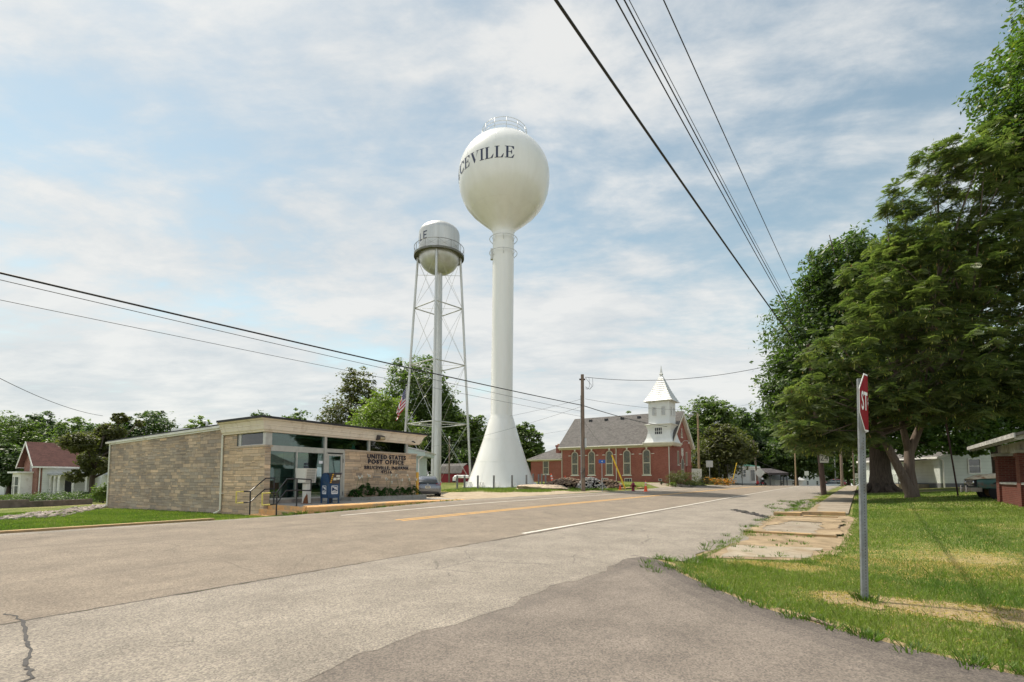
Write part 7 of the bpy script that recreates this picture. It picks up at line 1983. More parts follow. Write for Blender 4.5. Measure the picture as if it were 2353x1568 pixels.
# stones along the drive left of the post office
def rip_area(rr):
    f = rr.uniform(0, 1) ; A = gp(0, 1196); B = gp(240, 1163); q = A.lerp(B, f)
    w = 0.9*(1 - f*0.6); return q.x + rr.uniform(-w, w), q.y + rr.uniform(-w, w)*1.2 + 0.5
o = rock_mesh(430, rip_area, 0.06, 0.19, 8, M_RIP, 'rock_edging', lambda x, y: gz(x, y)); tag(o, 'band of loose pale stones along the grass left of the post office', 'rocks', kind='stuff')
gwl = MB(); A = gp(0, 1176) ; 
for (a, b_, h) in (((-30, 1165, 31), (70, 1153, 32.5), 0.5), ((70, 1153, 32.5), (215, 1150, 36), 0.38)):
    pa_, pb_ = Vector((kx(a[0])*a[2], a[2], 0)), Vector((kx(b_[0])*b_[2], b_[2], 0)); za, zb2 = gz(pa_.x, pa_.y), gz(pb_.x, pb_.y)
    d = (pb_ - pa_).normalized(); n = Vector((-d.y, d.x, 0))*0.3
    gwl.loft([[pa_ + Vector((0,0,za-0.3)), pa_ + n + Vector((0,0,za-0.3)), pa_ + n + Vector((0,0,za+h)), pa_ + Vector((0,0,za+h))], [pb_ + Vector((0,0,zb2-0.3)), pb_ + n + Vector((0,0,zb2-0.3)), pb_ + n + Vector((0,0,zb2+h)), pb_ + Vector((0,0,zb2+h))]])
o = gwl.build('retaining_wall', mat('old_wall', (0.16, 0.12, 0.10), 0.9, var=0.3, dirt=(0.08, 0.07, 0.05)), fix=True); tag(o, 'low brown retaining wall below the shrubs of the left garden', 'wall')
# dark iron rod pole on the right lawn
q = gp(2203, 1142); A = q; Bp = pt(2172, 962, 26.5) 
m_ = MB(); m_.tube([Vector((0, 0, -0.2)), Bp - q], 0.04, 8); o = m_.build('iron_pole', mat('rusty_iron', (0.05, 0.025, 0.022), 0.7, 0.2, var=0.3), loc=q, smooth=True, auto=40); tag(o, 'thin leaning rusty iron pole on the right lawn', 'pole')
# lawn handrails and brick sign pier by the church
for i, (dx, Y) in enumerate(((1653, 78), (1673, 76))):
    q = at(dx, Y); t = thing('lawn_handrail', ['black handrail of the lawn steps, left one, before the green roofed house', 'black handrail of the lawn steps, right one, near the yellow guard'][i], 'handrail', q)
    zt1, zt2, zt3 = zat(1063 if i == 0 else 1067, Y) - q.z, zat(1077, Y) - q.z, 0
    m_ = MB(); m_.tube([(0, 0, 0), (0, 0, zt1), (1.6, -1.2, zt2), (1.6, -1.2, -0.3)], 0.05, 6); m_.build('rail', M_BLACKP, t)
q = at(1580, 66); t = thing('brick_sign_pier', 'brick pier with a pale sign board right of the church', 'sign', q, radians(20))
m_ = MB(); m_.box((-0.4, -0.35, -0.2), (0.4, 0.35, 2.25)); m_.box((-0.48, -0.43, 2.25), (0.48, 0.43, 2.4)); m_.build('pier', M_BRICK, t)
m_ = MB(); m_.bbox((0.45, -0.06, 0.3), (2.3, 0.06, 2.0), 0.02); m_.build('sign_board', M_CREAM, t)
q = at(2252-118, 52); m_ = MB(); 
# electric box on the maple
# ---------------------------------------------------------------- foliage
def mk_leaf(name, trans=0.32, rough=0.5):
    b = NB(name); c = b.attr()
    tr = b.n('ShaderNodeBsdfTranslucent'); tc = b.mix(1.0, c, (1.3, 1.6, 0.65), 'MULTIPLY'); b.l(tc, tr.inputs[0])
    mx = b.n('ShaderNodeMixShader'); mx.inputs[0].default_value = trans
    b.l(b.p.outputs[0], mx.inputs[1]); b.l(tr.outputs[0], mx.inputs[2]); b.l(mx.outputs[0], b.out.inputs[0])
    MATS[name] = b.done(c, rough, 0, 0.35); return MATS[name]
M_LEAF = mk_leaf('leaf', 0.42, 0.45)
M_BLADE = mk_leaf('grass_blade', 0.35, 0.6)
mat('dry_straw', (0.30, 0.225, 0.125), 0.95, var=0.35, scale=14, bump=0.8, bscale=60, spec=0.1, dirt=(0.16, 0.13, 0.06), dscale=7)
M_BARK = mk_wood('tree_bark', (0.055, 0.042, 0.034), (0.13, 0.105, 0.085))
PAL = {'mid': ((0.062, 0.102, 0.028), (0.145, 0.190, 0.050)), 'dark': ((0.040, 0.070, 0.024), (0.092, 0.132, 0.040)), 'lit': ((0.110, 0.165, 0.034), (0.21, 0.25, 0.060)),
       'olive': ((0.062, 0.070, 0.024), (0.130, 0.128, 0.045)), 'mim': ((0.050, 0.078, 0.032), (0.195, 0.222, 0.085)), 'blue': ((0.045, 0.078, 0.033), (0.095, 0.135, 0.058)), 'maple': ((0.045, 0.085, 0.022), (0.115, 0.175, 0.038))}
def leaf_quads(P, size, rng, up=0.55, out=None, droop=0.0, aspect=0.55):
    """kite shaped leaves at points P"""
    n = len(P)
    N = rng.normal(size=(n, 3)); N[:, 2] = np.abs(N[:, 2]) + up
    if out is not None: N += out*0.6
    N /= np.linalg.norm(N, axis=1, keepdims=True)
    A = rng.normal(size=(n, 3)); A -= N*(A*N).sum(1, keepdims=True); A /= np.linalg.norm(A, axis=1, keepdims=True)
    A[:, 2] -= droop; B = np.cross(N, A); B /= np.linalg.norm(B, axis=1, keepdims=True) + 1e-9
    L = size*rng.uniform(0.6, 1.35, (n, 1)); W = L*aspect*rng.uniform(0.7, 1.2, (n, 1))
    V = np.stack([P - A*L*0.5, P + B*W*0.5 - A*L*0.05, P + A*L*0.5, P - B*W*0.5 - A*L*0.05], 1)
    return V.reshape(-1, 3)
def crown_points(lobes, n, clump, rng, hollow=0.55):
    vol = np.array([l[3]*l[4] + l[4]*l[5] + l[3]*l[5] for l in lobes]); pr = vol/vol.sum()
    pts = []; outs = []; shade = []
    per = max(6, int(clump))
    ncl = max(3, n//per)
    which = rng.choice(len(lobes), size=ncl, p=pr)
    for k in which:
        l = lobes[k]; c = np.array(l[:3]); r = np.array(l[3:6])
        d = rng.normal(size=3); d /= np.linalg.norm(d)
        f = rng.uniform(hollow, 1.0)**0.6 * (1 + rng.uniform(-0.10, 0.13))
        cc = c + d*r*f
        cr = r.mean()*rng.uniform(0.16, 0.32)
        m = int(per*rng.uniform(0.6, 1.4))
        q = rng.normal(size=(m, 3)); q /= np.linalg.norm(q, axis=1, keepdims=True); q *= rng.uniform(0.2, 1.0, (m, 1))**0.5
        q *= np.array([1.25, 1.25, 0.7])*cr
        pts.append(cc + q); outs.append(np.tile(d, (m, 1))); shade.append(np.full(m, rng.uniform(0.0, 1.0)))
    return np.vstack(pts), np.vstack(outs), np.concatenate(shade)
def tints(pal, sh, rng, n, accent=None, acc=0.0):
    lo, hi = np.array(PAL[pal][0]), np.array(PAL[pal][1])
    f = np.clip(0.6*sh[:, None] + 0.5*rng.uniform(0, 1, (n, 1)) - 0.05, 0, 1)
    T = lo + (hi - lo)*f
    if accent is not None:
        k = rng.uniform(size=n) < acc; T[k] = np.array(accent)*rng.uniform(0.7, 1.2, (k.sum(), 1))
    return T
def limbs(mb, base, top, r0, lobes, rng, n=7):
    """tapered trunk with limbs reaching into the lobes"""
    base = Vector(base); top = Vector(top)
    mid = base.lerp(top, 0.5) + Vector((rng.uniform(-.2, .2), rng.uniform(-.2, .2), 0))
    mb.tube([base + Vector((0, 0, -0.3)), base + Vector((0, 0, 0.15)), base.lerp(mid, 0.35), mid, top], [r0*1.7, r0*1.25, r0, r0*0.85, r0*0.5], 10)
    for k in range(n):
        l = lobes[k % len(lobes)]; c = Vector(l[:3]) + Vector((rng.uniform(-.6, .6)*l[3], rng.uniform(-.6, .6)*l[4], rng.uniform(-.3, .5)*l[5]))
        s = base.lerp(top, rng.uniform(0.5, 1.0)); m_ = s.lerp(c, 0.5) + Vector((0, 0, -0.12*(c - s).length))
        mb.tube([s, m_, c], [r0*0.42, r0*0.28, r0*0.07], 7)
        for q in range(2):
            e = c + Vector((rng.uniform(-.7, .7)*l[3], rng.uniform(-.7, .7)*l[4], rng.uniform(-.2, .7)*l[5]))*0.6
            mb.tube([m_.lerp(c, 0.4), m_.lerp(e, 0.7), e], [r0*0.16, r0*0.1, r0*0.03], 5)
def tree(label, base, lobes, n, leaf, pal, r0, seed, name='tree', cat='tree', group=None, clump=26, trunk_top=None, nl=7, accent=None, acc=0, hollow=0.55, bark=None, aspect=0.55, droop=0.0):
    rng = np.random.default_rng(seed)
    base = Vector(base); t = thing(name, label, cat, base, 0, group)
    L = [(l[0]-base.x, l[1]-base.y, l[2]-base.z, l[3], l[4], l[5]) for l in lobes]
    P, O, S = crown_points(L, n, clump, rng, hollow)
    V = leaf_quads(P, leaf, rng, out=O, aspect=aspect, droop=droop); F = np.arange(len(V)).reshape(-1, 4)
    fast_mesh('crown', V, F, M_LEAF, t, tints(pal, S, rng, len(P), accent, acc))
    if r0:
        mb = MB(); zt_ = max(l[2] for l in L)
        limbs(mb, (0, 0, 0), trunk_top or (0.1, 0.1, zt_*0.72), r0, L, rng, nl)
        mb.build('trunk', bark or M_BARK, t, smooth=True)
    return t
def bg_tree(dx, ytop, hw, Y, pal, seed, label, ybot=1096, n=9000, group='trees behind the buildings', narrow=0.0, sparse=False, cat='tree', name='tree', leafk=1.0, nl=6, xs=0.0):
    rng = random.Random(seed); x = kx(dx)*Y; g = gz(x, Y)
    zt_, zb_ = zat(ytop, Y), max(g + 1.2, zat(ybot, Y)); R = hw/1150*Y*1.22
    lobes = []; H = zt_ - zb_
    nL = 8
    lobes.append((x, Y, zb_ + H*0.48, R*0.72, R*0.72, H*0.46))
    for k in range(nL):
        f = (k + 0.5)/nL; z = zb_ + H*(0.16 + 0.70*f); wd = R*(0.75 if f < 0.15 else (1.0 - max(0, f - 0.5)*0.9*(1 + narrow)))*1.0
        a = rng.uniform(0, 2*pi); q = wd*rng.uniform(0.25, 0.55)
        rr_ = max(R*0.30, wd*rng.uniform(0.50, 0.66)); lobes.append((x + q*cos(a), Y + q*sin(a)*0.8, z, rr_, rr_, min(H*0.30, rr_*0.9)))
    lobes.append((x + rng.uniform(-.2, .2)*R, Y, zt_ - H*0.17, R*0.40, R*0.40, H*0.17))
    lobes.append((x - R*0.6, Y, zb_ + H*0.38, R*0.38, R*0.38, H*0.20)); lobes.append((x + R*0.6, Y, zb_ + H*0.45, R*0.38, R*0.38, H*0.20))
    leaf = max(0.18, Y*0.0056)*leafk
    return tree(label, (x, Y, g), lobes, int(n*2.0), leaf, pal, max(0.12, R*0.055), seed, name, cat, group, clump=30, nl=nl, hollow=0.4)

# --- far left wood
LEFT = [(-45, 958, 95, 92, 'mid', 'tree at the far left edge of the photo, partly cut by the frame'), (28, 950, 80, 86, 'mid', 'tall dense tree rising left of the brick gable house'), (105, 947, 62, 98, 'blue', 'dark bluish tree with upright tips above the brick gable roof'),
        (165, 956, 62, 92, 'mid', 'green tree above the porch roof of the left house'), (20, 1020, 62, 70, 'dark', 'dark low tree in front of the wood at the left edge'), (255, 975, 70, 88, 'blue', 'tree behind the left end of the post office roof'),
        (345, 940, 68, 80, 'dark', 'dark ragged tree rising above the left half of the post office roof'), (292, 958, 40, 78, 'dark', 'narrow dark tree between the sumac and the ragged tree over the post office'), (452, 956, 44, 105, 'lit', 'light green treetop just right of the ragged tree over the post office roof'),
        (520, 962, 40, 110, 'mid', 'low treetop above the vent pipe of the post office'), (590, 944, 42, 100, 'dark', 'dark treetop above the front corner of the post office roof'), (548, 966, 30, 96, 'olive', 'olive treetop left of the front corner of the post office roof'),
        (680, 941, 48, 98, 'mid', 'green treetop above the middle of the post office fascia'), (742, 968, 50, 92, 'mid', 'low tree left of the tall layered tree behind the post office')]
for i, (dx, yt, hw, Y, pal, lab) in enumerate(LEFT): bg_tree(dx, yt, hw, Y, pal, 100 + i, lab, ybot=1130, n=7000 if hw > 50 else 4500)
# --- behind the towers
MIDT = [(812, 842, 72, 84, 'olive', 'tall layered tree with feathery tips left of the flag', 10000), (875, 905, 88, 74, 'lit', 'bright yellow green rounded tree behind the flag', 12000), (955, 812, 88, 90, 'mid', 'tallest dark maple rising behind the legged tower', 15000), (1022, 868, 46, 88, 'mid', 'right arm of dark foliage reaching out of the maple behind the legged tower', 5000),
        (968, 985, 100, 82, 'dark', 'deep shaded tree mass below the tall maple, behind the riser pipe', 12000), (1075, 945, 68, 86, 'mid', 'green tree between the legged tower and the white tower', 9000), (1120, 985, 50, 95, 'dark', 'dark tree directly behind the white tower base', 6000),
        (1200, 972, 46, 90, 'mid', 'tree just right of the white tower base', 6000), (1232, 1022, 22, 88, 'mid', 'small tree between the white tower and the church wing', 3000), (760, 1000, 60, 80, 'olive', 'lower olive tree behind the right part of the post office roof', 6000),
        (1040, 1040, 60, 92, 'dark', 'low dark trees behind the red shed', 6000)]
for i, (dx, yt, hw, Y, pal, lab, n) in enumerate(MIDT): bg_tree(dx, yt, hw, Y, pal, 130 + i, lab, n=n, ybot=1110)
# --- right of the church
RT = [(1441, 946, 17, 105, 'mid', 'small round treetop peeping over the church ridge', 1500), (1628, 912, 72, 118, 'mid', 'large maple behind the church front gable', 15000), (1700, 938, 60, 122, 'dark', 'dark tree right of the large maple, behind the lamp pole', 9000), (1668, 972, 64, 82, 'olive', 'rounded olive brown tree standing before the green roofed house', 12000),
      (1752, 940, 50, 135, 'mid', 'tall tree above the grey house', 8000), (1790, 930, 48, 140, 'lit', 'light airy tree behind the near magnolia crown', 5000), (1740, 1000, 62, 120, 'dark', 'deep shade tree above the grey house roof', 9000), (1830, 965, 60, 112, 'dark', 'dark tree down the road behind the drooping branches', 9000),
      (1880, 1000, 60, 150, 'dark', 'far dark tree behind the pale distant house', 7000), (1950, 990, 60, 140, 'mid', 'far tree above the pavement end', 7000), (2030, 1000, 62, 130, 'dark', 'far dark tree behind the big trunk', 7000), (2080, 1030, 50, 85, 'dark', 'dark rounded tree behind the forked mimosa trunk', 8000),
      (2150, 985, 70, 95, 'mid', 'tree behind the left half of the white house roof', 8000), (2250, 985, 60, 80, 'mid', 'tree behind the ridge of the white house', 8000), (2330, 990, 60, 75, 'blue', 'bluish tree behind the brick porch roof', 6000), (1575, 1010, 26, 112, 'dark', 'dark tree edge just right of the church eave', 3000)]
for i, (dx, yt, hw, Y, pal, lab, n) in enumerate(RT): bg_tree(dx, yt, hw, Y, pal, 160 + i, lab, n=n, ybot=1100)
# a distant belt of woods closing the horizon
rng = np.random.default_rng(5); P = []
for k in range(900):
    a = rng.uniform(-1.25, 1.25); R = rng.uniform(230, 260); c = np.array([R*math.sin(a), R*math.cos(a), -3 + rng.uniform(0, 9)]); m = 40
    P.append(c + rng.normal(size=(m, 3))*np.array([4, 4, 2.4]))
P = np.vstack(P); V = leaf_quads(P, 1.5, rng); o = fast_mesh('distant_woods', V, np.arange(len(V)).reshape(-1, 4), M_LEAF, None, tints('dark', rng.uniform(0, 1, len(P)), rng, len(P)))
tag(o, 'distant belt of dark woods closing the horizon', 'woods', kind='stuff')

# --- the sumac by the left house
bx0 = Vector((kx(212)*46, 46, 0)); bx0.z = gz(bx0.x, 46)
lb = []
for (dx, dy, r) in ((180, 1010, 24), (215, 990, 22), (236, 955, 13), (250, 1030, 26), (200, 1050, 24), (240, 1070, 22), (160, 1035, 16), (225, 1020, 24), (285, 968, 9), (218, 1095, 14)):
    lb.append((kx(dx, dy)*46, 46 + (dx % 7) - 3, zat(dy, 46), r/1150*46*1.4, r/1150*46*1.2, r/1150*46*0.95))
tree('open dark tree with spreading flat branches between the left house and the post office', bx0, lb, 24000, 0.26, 'olive', 0.24, 77, group=None, clump=22, trunk_top=(0.3, 0, 4.0), nl=10)

# --- magnolia-like big tree on the right (massive trunk)
g = at(2025, 41.2)
ML = [(27.5, 41, 13.6, 5.2, 5, 6.2), (24.2, 40, 9.5, 3.6, 4, 4.4), (30.8, 42, 16.0, 6, 5, 5.0), (22.6, 39.5, 8.8, 1.9, 3, 2.6), (26.0, 38.6, 18.3, 2.6, 3, 2.6), (32, 41, 11, 6, 4, 4.5), (29, 43, 8.0, 6, 4, 3.2), (25.2, 41, 6.8, 3.0, 3, 2.4), (34, 40, 18, 6, 5, 4)]
tree('large broad leaved tree with massive old trunk on the right, dark glossy crown', g, ML, 120000, 0.40, 'dark', 0.78, 201, clump=34, trunk_top=(0.0, 0, 8.5), nl=14, accent=(0.10, 0.15, 0.03), acc=0.10, hollow=0.35, aspect=0.42)
m_ = MB()
for k in range(9):
    a = k*2*pi/9 + 0.3; m_.tube([(0.7*cos(a), 0.7*sin(a), 0.55), (1.15*cos(a), 1.15*sin(a), 0.14), (2.0*cos(a+.1), 2.0*sin(a+.1), -0.04)], [0.26, 0.20, 0.07], 7)
m_.build('root', M_BARK, None, smooth=True); r_ = bpy.data.objects['root']; r_.parent = [o for o in COL.objects if o.get('label', '').startswith('large broad leaved')][0]

# --- mimosa with feathered leaves
def fronds(P, D, size, rng, pairs=8):
    """pinnate leaves: stalk point P, direction D"""
    n = len(P); D = D/np.linalg.norm(D, axis=1, keepdims=True)
    UPV = np.array([0, 0, 1.0]); S = np.cross(D, UPV); S /= np.linalg.norm(S, axis=1, keepdims=True) + 1e-9
    Nn = np.cross(S, D); roll = rng.normal(scale=0.45, size=(n, 1)); S2 = S*np.cos(roll) + Nn*np.sin(roll)
    L = size*rng.uniform(0.7, 1.25, (n, 1)); out = []
    for k in range(pairs):
        f = (k + 0.6)/pairs
        c = P + D*L*f; c[:, 2] -= (0.32*L[:, 0]*f*f)
        ln = L*0.42*np.sin(pi*(0.12 + 0.80*f))**0.8; w = L*0.06
        for sg in (-1, 1):
            tip = c + S2*sg*ln + D*ln*0.45; tip[:, 2] -= ln[:, 0]*0.22
            md = (c + tip)/2; out.append(np.stack([c, md + D*w, tip, md - D*w], 1))
    V = np.stack(out, 1)       # n, 2*pairs, 4, 3
    return V.reshape(-1, 3), n, 2*pairs
g = Vector((22.97, 29.05, 0)); g.z = gz(g.x, g.y)
MM = thing('mimosa_tree', 'spreading mimosa with feathery leaves and yellow pods over the right lawn', 'tree', g)
LB = [(17.4, 28.4, 4.6, 1.9, 2.0, 1.3), (16.4, 27.6, 6.3, 1.2, 1.6, 0.9), (19.3, 28, 6.4, 2.5, 2.6, 1.7), (18.3, 27.5, 8.6, 1.8, 2, 1.4), (20.7, 27, 10.6, 2.4, 2.5, 1.9), (22.8, 26.5, 8.2, 3.2, 3, 2.4), (24.2, 26.5, 12.6, 3.2, 3, 2.5), (22.4, 26.8, 14.6, 1.9, 2.2, 1.7), (26.6, 26, 14.2, 3.0, 3, 2.4),
      (24.9, 25.6, 17.6, 2.6, 2.4, 2.2), (27.6, 26, 10.2, 3.4, 3, 2.6), (27.4, 25.6, 6.6, 3.2, 2.6, 1.7), (24.4, 26, 5.9, 2.6, 2.4, 1.4), (21.4, 27, 5.6, 1.9, 2.2, 1.2), (23.5, 25.8, 18.6, 1.4, 1.4, 1.0), (21.4, 26.5, 16.9, 1.3, 1.4, 0.9), (27.0, 25.5, 19.2, 2.4, 2, 2.0), (16.2, 28, 4.2, 1.0, 1.5, 0.9), (18.8, 28.2, 3.9, 1.8, 1.8, 0.8), (20.8, 27.4, 13.0, 1.8, 2, 1.5), (19.0, 30.3, 3.7, 1.5, 1.2, 0.7)]
rng = np.random.default_rng(31); LL = [(a-g.x, b_-g.y, c-g.z, d, e, f) for a, b_, c, d, e, f in LB]
vol = np.array([l[3]*l[4] for l in LL]); pr = vol/vol.sum(); PP = []; DD = []; SH = []
for k in rng.choice(len(LL), size=2100, p=pr):
    l = LL[k]; c = np.array(l[:3]); r = np.array(l[3:6]); d = rng.normal(size=3); d /= np.linalg.norm(d); cc = c + d*r*rng.uniform(0.4, 1.15)
    m = rng.integers(9, 16); az = rng.uniform(0, 2*pi, m); dd = np.stack([np.cos(az), np.sin(az), rng.uniform(-0.35, 0.35, m)], 1) + d*np.array([.5, .5, 0.1])
    PP.append(cc + rng.normal(scale=0.07, size=(m, 3))); DD.append(dd); SH.append(np.full(m, rng.uniform()))
PP = np.vstack(PP); DD = np.vstack(DD); SH = np.concatenate(SH)
V, n, q = fronds(PP, DD, 0.46, rng); T = np.repeat(tints('mim', SH, rng, n), q, axis=0)
fast_mesh('crown', V, np.arange(len(V)).reshape(-1, 4), M_LEAF, MM, T)
k = rng.choice(len(PP), size=9000); pp = PP[k] + rng.normal(scale=0.16, size=(9000, 3)); A = np.stack([rng.normal(scale=0.25, size=9000), rng.normal(scale=0.25, size=9000), -np.ones(9000)], 1); L_ = rng.uniform(0.13, 0.26, (9000, 1)); W_ = rng.normal(size=(9000, 3)); W_[:, 2] *= 0.2; W_ /= np.linalg.norm(W_, axis=1, keepdims=True)
V = np.stack([pp, pp + A*L_*0.5 + W_*0.024, pp + A*L_, pp + A*L_*0.5 - W_*0.024], 1).reshape(-1, 3)
T = np.array([0.42, 0.42, 0.11])*rng.uniform(0.5, 1.15, (9000, 1)); kk_ = rng.uniform(size=9000) < 0.14; T[kk_] = (0.30, 0.17, 0.09)
fast_mesh('seed_pods', V, np.arange(len(V)).reshape(-1, 4), M_LEAF, MM, T)
mb = MB(); r2 = random.Random(5)
mb.tube([(0.15, 0, -0.3), (0.1, 0, 0.2), (-0.3, 0, 1.2), (-0.95, 0, 2.6), (-1.6, -0.2, 3.6), (-2.6, -0.6, 4.8), (-3.6, -1, 5.6)], [0.42, 0.32, 0.25, 0.21, 0.17, 0.11, 0.05], 10)
mb.tube([(0.25, 0.1, -0.3), (0.25, 0.1, 0.3), (0.15, 0.1, 1.6), (0.2, 0.1, 2.6), (0.7, -0.2, 4.2), (1.2, -1.0, 6.6), (2.2, -2, 9.5), (2.8, -2.4, 12.5)], [0.46, 0.34, 0.27, 0.26, 0.19, 0.14, 0.09, 0.04], 10)
mb.tube([(0.2, 0.1, 2.5), (-0.2, 0, 4.2), (-0.8, -0.6, 6.5), (-1.0, -1.4, 9.5), (-1.0, -2, 12.6)], [0.2, 0.15, 0.11, 0.07, 0.03], 8)
mb.tube([(-1.4, -0.1, 3.3), (-3.2, -0.5, 3.6), (-5.0, -0.8, 3.3), (-5.9, -1.0, 2.9)], [0.12, 0.09, 0.06, 0.03], 7)
for l in LL:
    for _ in range(3):
        s = Vector(r2.choice([(-1.6, -0.2, 3.8), (0.7, -0.2, 4.4), (1.2, -1, 6.6), (-0.8, -0.6, 6.5), (2.2, -2, 9.5)])); e = Vector(l[:3]) + Vector((r2.uniform(-.8, .8)*l[3], r2.uniform(-.8, .8)*l[4], r2.uniform(-.5, .6)*l[5]))
        mb.tube([s, s.lerp(e, 0.5) + Vector((0, 0, -0.3)), e], [0.075, 0.045, 0.012], 6)
mb.build('trunk', mk_wood('mimosa_bark', (0.10, 0.075, 0.06), (0.19, 0.15, 0.12)), MM, smooth=True)
# --- tall ash at the right edge, mostly above and beyond the frame
g = Vector((30.0, 25.5, gz(30.0, 25.5)))
tree('tall tree filling the upper right corner, crown running out of the picture', g, [(28.0, 25, 19.6, 2.8, 3, 2.6), (27.6, 25, 22.6, 2.3, 3, 2.4), (30.5, 25.5, 21.5, 4, 4, 5), (31.0, 25, 27, 3.4, 3, 3.4), (29.0, 25, 25.2, 1.8, 2, 1.8), (30, 26, 14, 3.5, 3.5, 4)], 42000, 0.26, 'maple', 0.42, 211, clump=30, trunk_top=(-0.8, 0, 17), nl=10, accent=(0.13, 0.15, 0.03), acc=0.15)
# --- maple with low hanging leaves in front of the white house
g = Vector((38.5, 39.5, gz(38.5, 39.5)))
tree('shady maple whose low branches hang before the white house', g, [(33.4, 38.2, 5.6, 3.4, 2.6, 2.0), (30.2, 38, 4.2, 1.7, 1.8, 0.9), (36.6, 38.5, 6.4, 3.6, 2.6, 2.4), (33, 39.5, 9.5, 6, 3, 3.4), (38.6, 39, 10.5, 5, 4, 4), (34.6, 37.6, 3.8, 1.2, 1.2, 0.5), (30.4, 39, 7.2, 3.2, 2.6, 2.4), (40, 38, 7, 3, 2.6, 2.4)], 50000, 0.25, 'maple', 0.4, 221, clump=26, trunk_top=(-0.5, 0, 8), nl=14, aspect=0.8)
mb = MB(); mb.tube([(31.5, 25.8, 2.2), (29.3, 25.8, 4.2), (27.4, 25.9, 6.6), (25.2, 26, 7.6), (23.4, 26.2, 8.0)], [0.26, 0.2, 0.15, 0.1, 0.04], 9)
o = mb.build('low_limb', M_BARK, None, smooth=True); o.parent = MM; o.location = -MM.location

# ---------------------------------------------------------------- shrubs and flowers
def bush(dx, Y, w, h, pal, seed, label, n=2500, leaf=0.09, name='shrub', cat='shrub', accent=None, acc=0, dpt=None, loc=None, group=None, droop=0.0, hollow=0.3):
    b_ = loc if loc is not None else at(dx, Y); rng = random.Random(seed); L = []
    for k in range(6):
        L.append((b_.x + rng.uniform(-.3, .3)*w, b_.y + rng.uniform(-.3, .3)*(dpt or w), b_.z + h*rng.uniform(0.35, 0.62), w*0.30, (dpt or w)*0.30, h*0.36))
    t = tree(label, b_, L, n, leaf, pal, 0, seed, name, cat, group, clump=16, accent=accent, acc=acc, droop=droop, hollow=hollow)
    c = [q for q in t.children if q.name.startswith('crown')][0]; c.name = 'foliage'
    m_ = MB(); r2 = random.Random(seed)
    for k in range(7): a = r2.uniform(0, 2*pi); m_.tube([(0.05*cos(a), 0.05*sin(a), -0.05), (w*0.28*cos(a), w*0.28*sin(a), h*0.6)], [0.02, 0.008], 4)
    m_.build('stems', M_BARK, t)
    return t
bush(1566, 57.5, 3.6, 2.1, 'olive', 301, 'rounded viburnum bush at the front corner of the church', 5000, 0.12)
bush(1590, 60, 1.5, 0.9, 'mid', 302, 'low green shrub right of the big church bush', 900, 0.12)
bush(1546, 56, 1.0, 0.7, 'lit', 303, 'small grassy clump at the foot of the church corner', 700, 0.12)
bush(1621, 67, 2.2, 1.3, 'olive', 304, 'rounded shrub behind the street lamp pole', 1500, 0.14)
bush(1520, 57.5, 0.5, 0.5, 'dark', 305, 'tiny dark shrub against the church side wall', 300, 0.1)
for i, (dx, Y, w, lab) in enumerate(((1630, 72, 2.6, 'orange lily clump left of the square sign post'), (1646, 73, 3.0, 'orange lily clump under the rounded tree'), (1664, 72, 3.2, 'widest orange lily clump at the right end of the flower bed'))):
    bush(dx, Y, w, 1.25, 'mid', 310 + i, lab, 1700, 0.12, 'flower_clump', 'flowers', accent=(0.75, 0.24, 0.02), acc=0.45, group='orange flower clumps by the church lawn')
for i, (dx, w) in enumerate(((1578, 1.4), (1588, 1.4), (1601, 1.5), (1612, 1.2))):
    bush(dx, 63 + i, w, 0.55, 'lit', 320 + i, ['first', 'second', 'third', 'fourth'][i] + ' pale variegated plant from the left in the border before the brick pier', 500, 0.12, 'border_plant', 'plant', accent=(0.4, 0.45, 0.2), acc=0.3, group='pale border plants by the church')
# junipers and garden growth on the left
for i, (dx, Y, w, h, pal, lab) in enumerate(((118, 47, 4.2, 1.7, 'dark', 'spreading juniper left part below the arcaded porch'), (162, 45, 4.2, 1.6, 'dark', 'spreading juniper middle part below the arcaded porch'), (205, 43, 3.4, 1.1, 'lit', 'yellow green shrub right of the junipers by the porch'), (35, 50, 3.5, 1.2, 'mid', 'low hedge left of the bay window'),
        (240, 38, 1.2, 1.6, 'lit', 'weedy plant at the back corner of the post office wall'), (235, 40, 2.0, 1.2, 'mid', 'garden shrub behind the post office back corner'), (8, 48, 3, 1.3, 'mid', 'leafy shrub at the far left edge'), (60, 36, 4.2, 0.9, 'dark', 'ivy clump spilling over the left retaining wall'), (110, 36.5, 4.0, 0.7, 'dark', 'ivy clump on the middle of the retaining wall'), (165, 37.5, 4.2, 0.7, 'dark', 'ivy clump at the right end of the retaining wall'))):
    bush(dx, Y, w, h*(0.62 if Y > 41 else 1.0), pal, 330 + i, lab, 2600, 0.12)
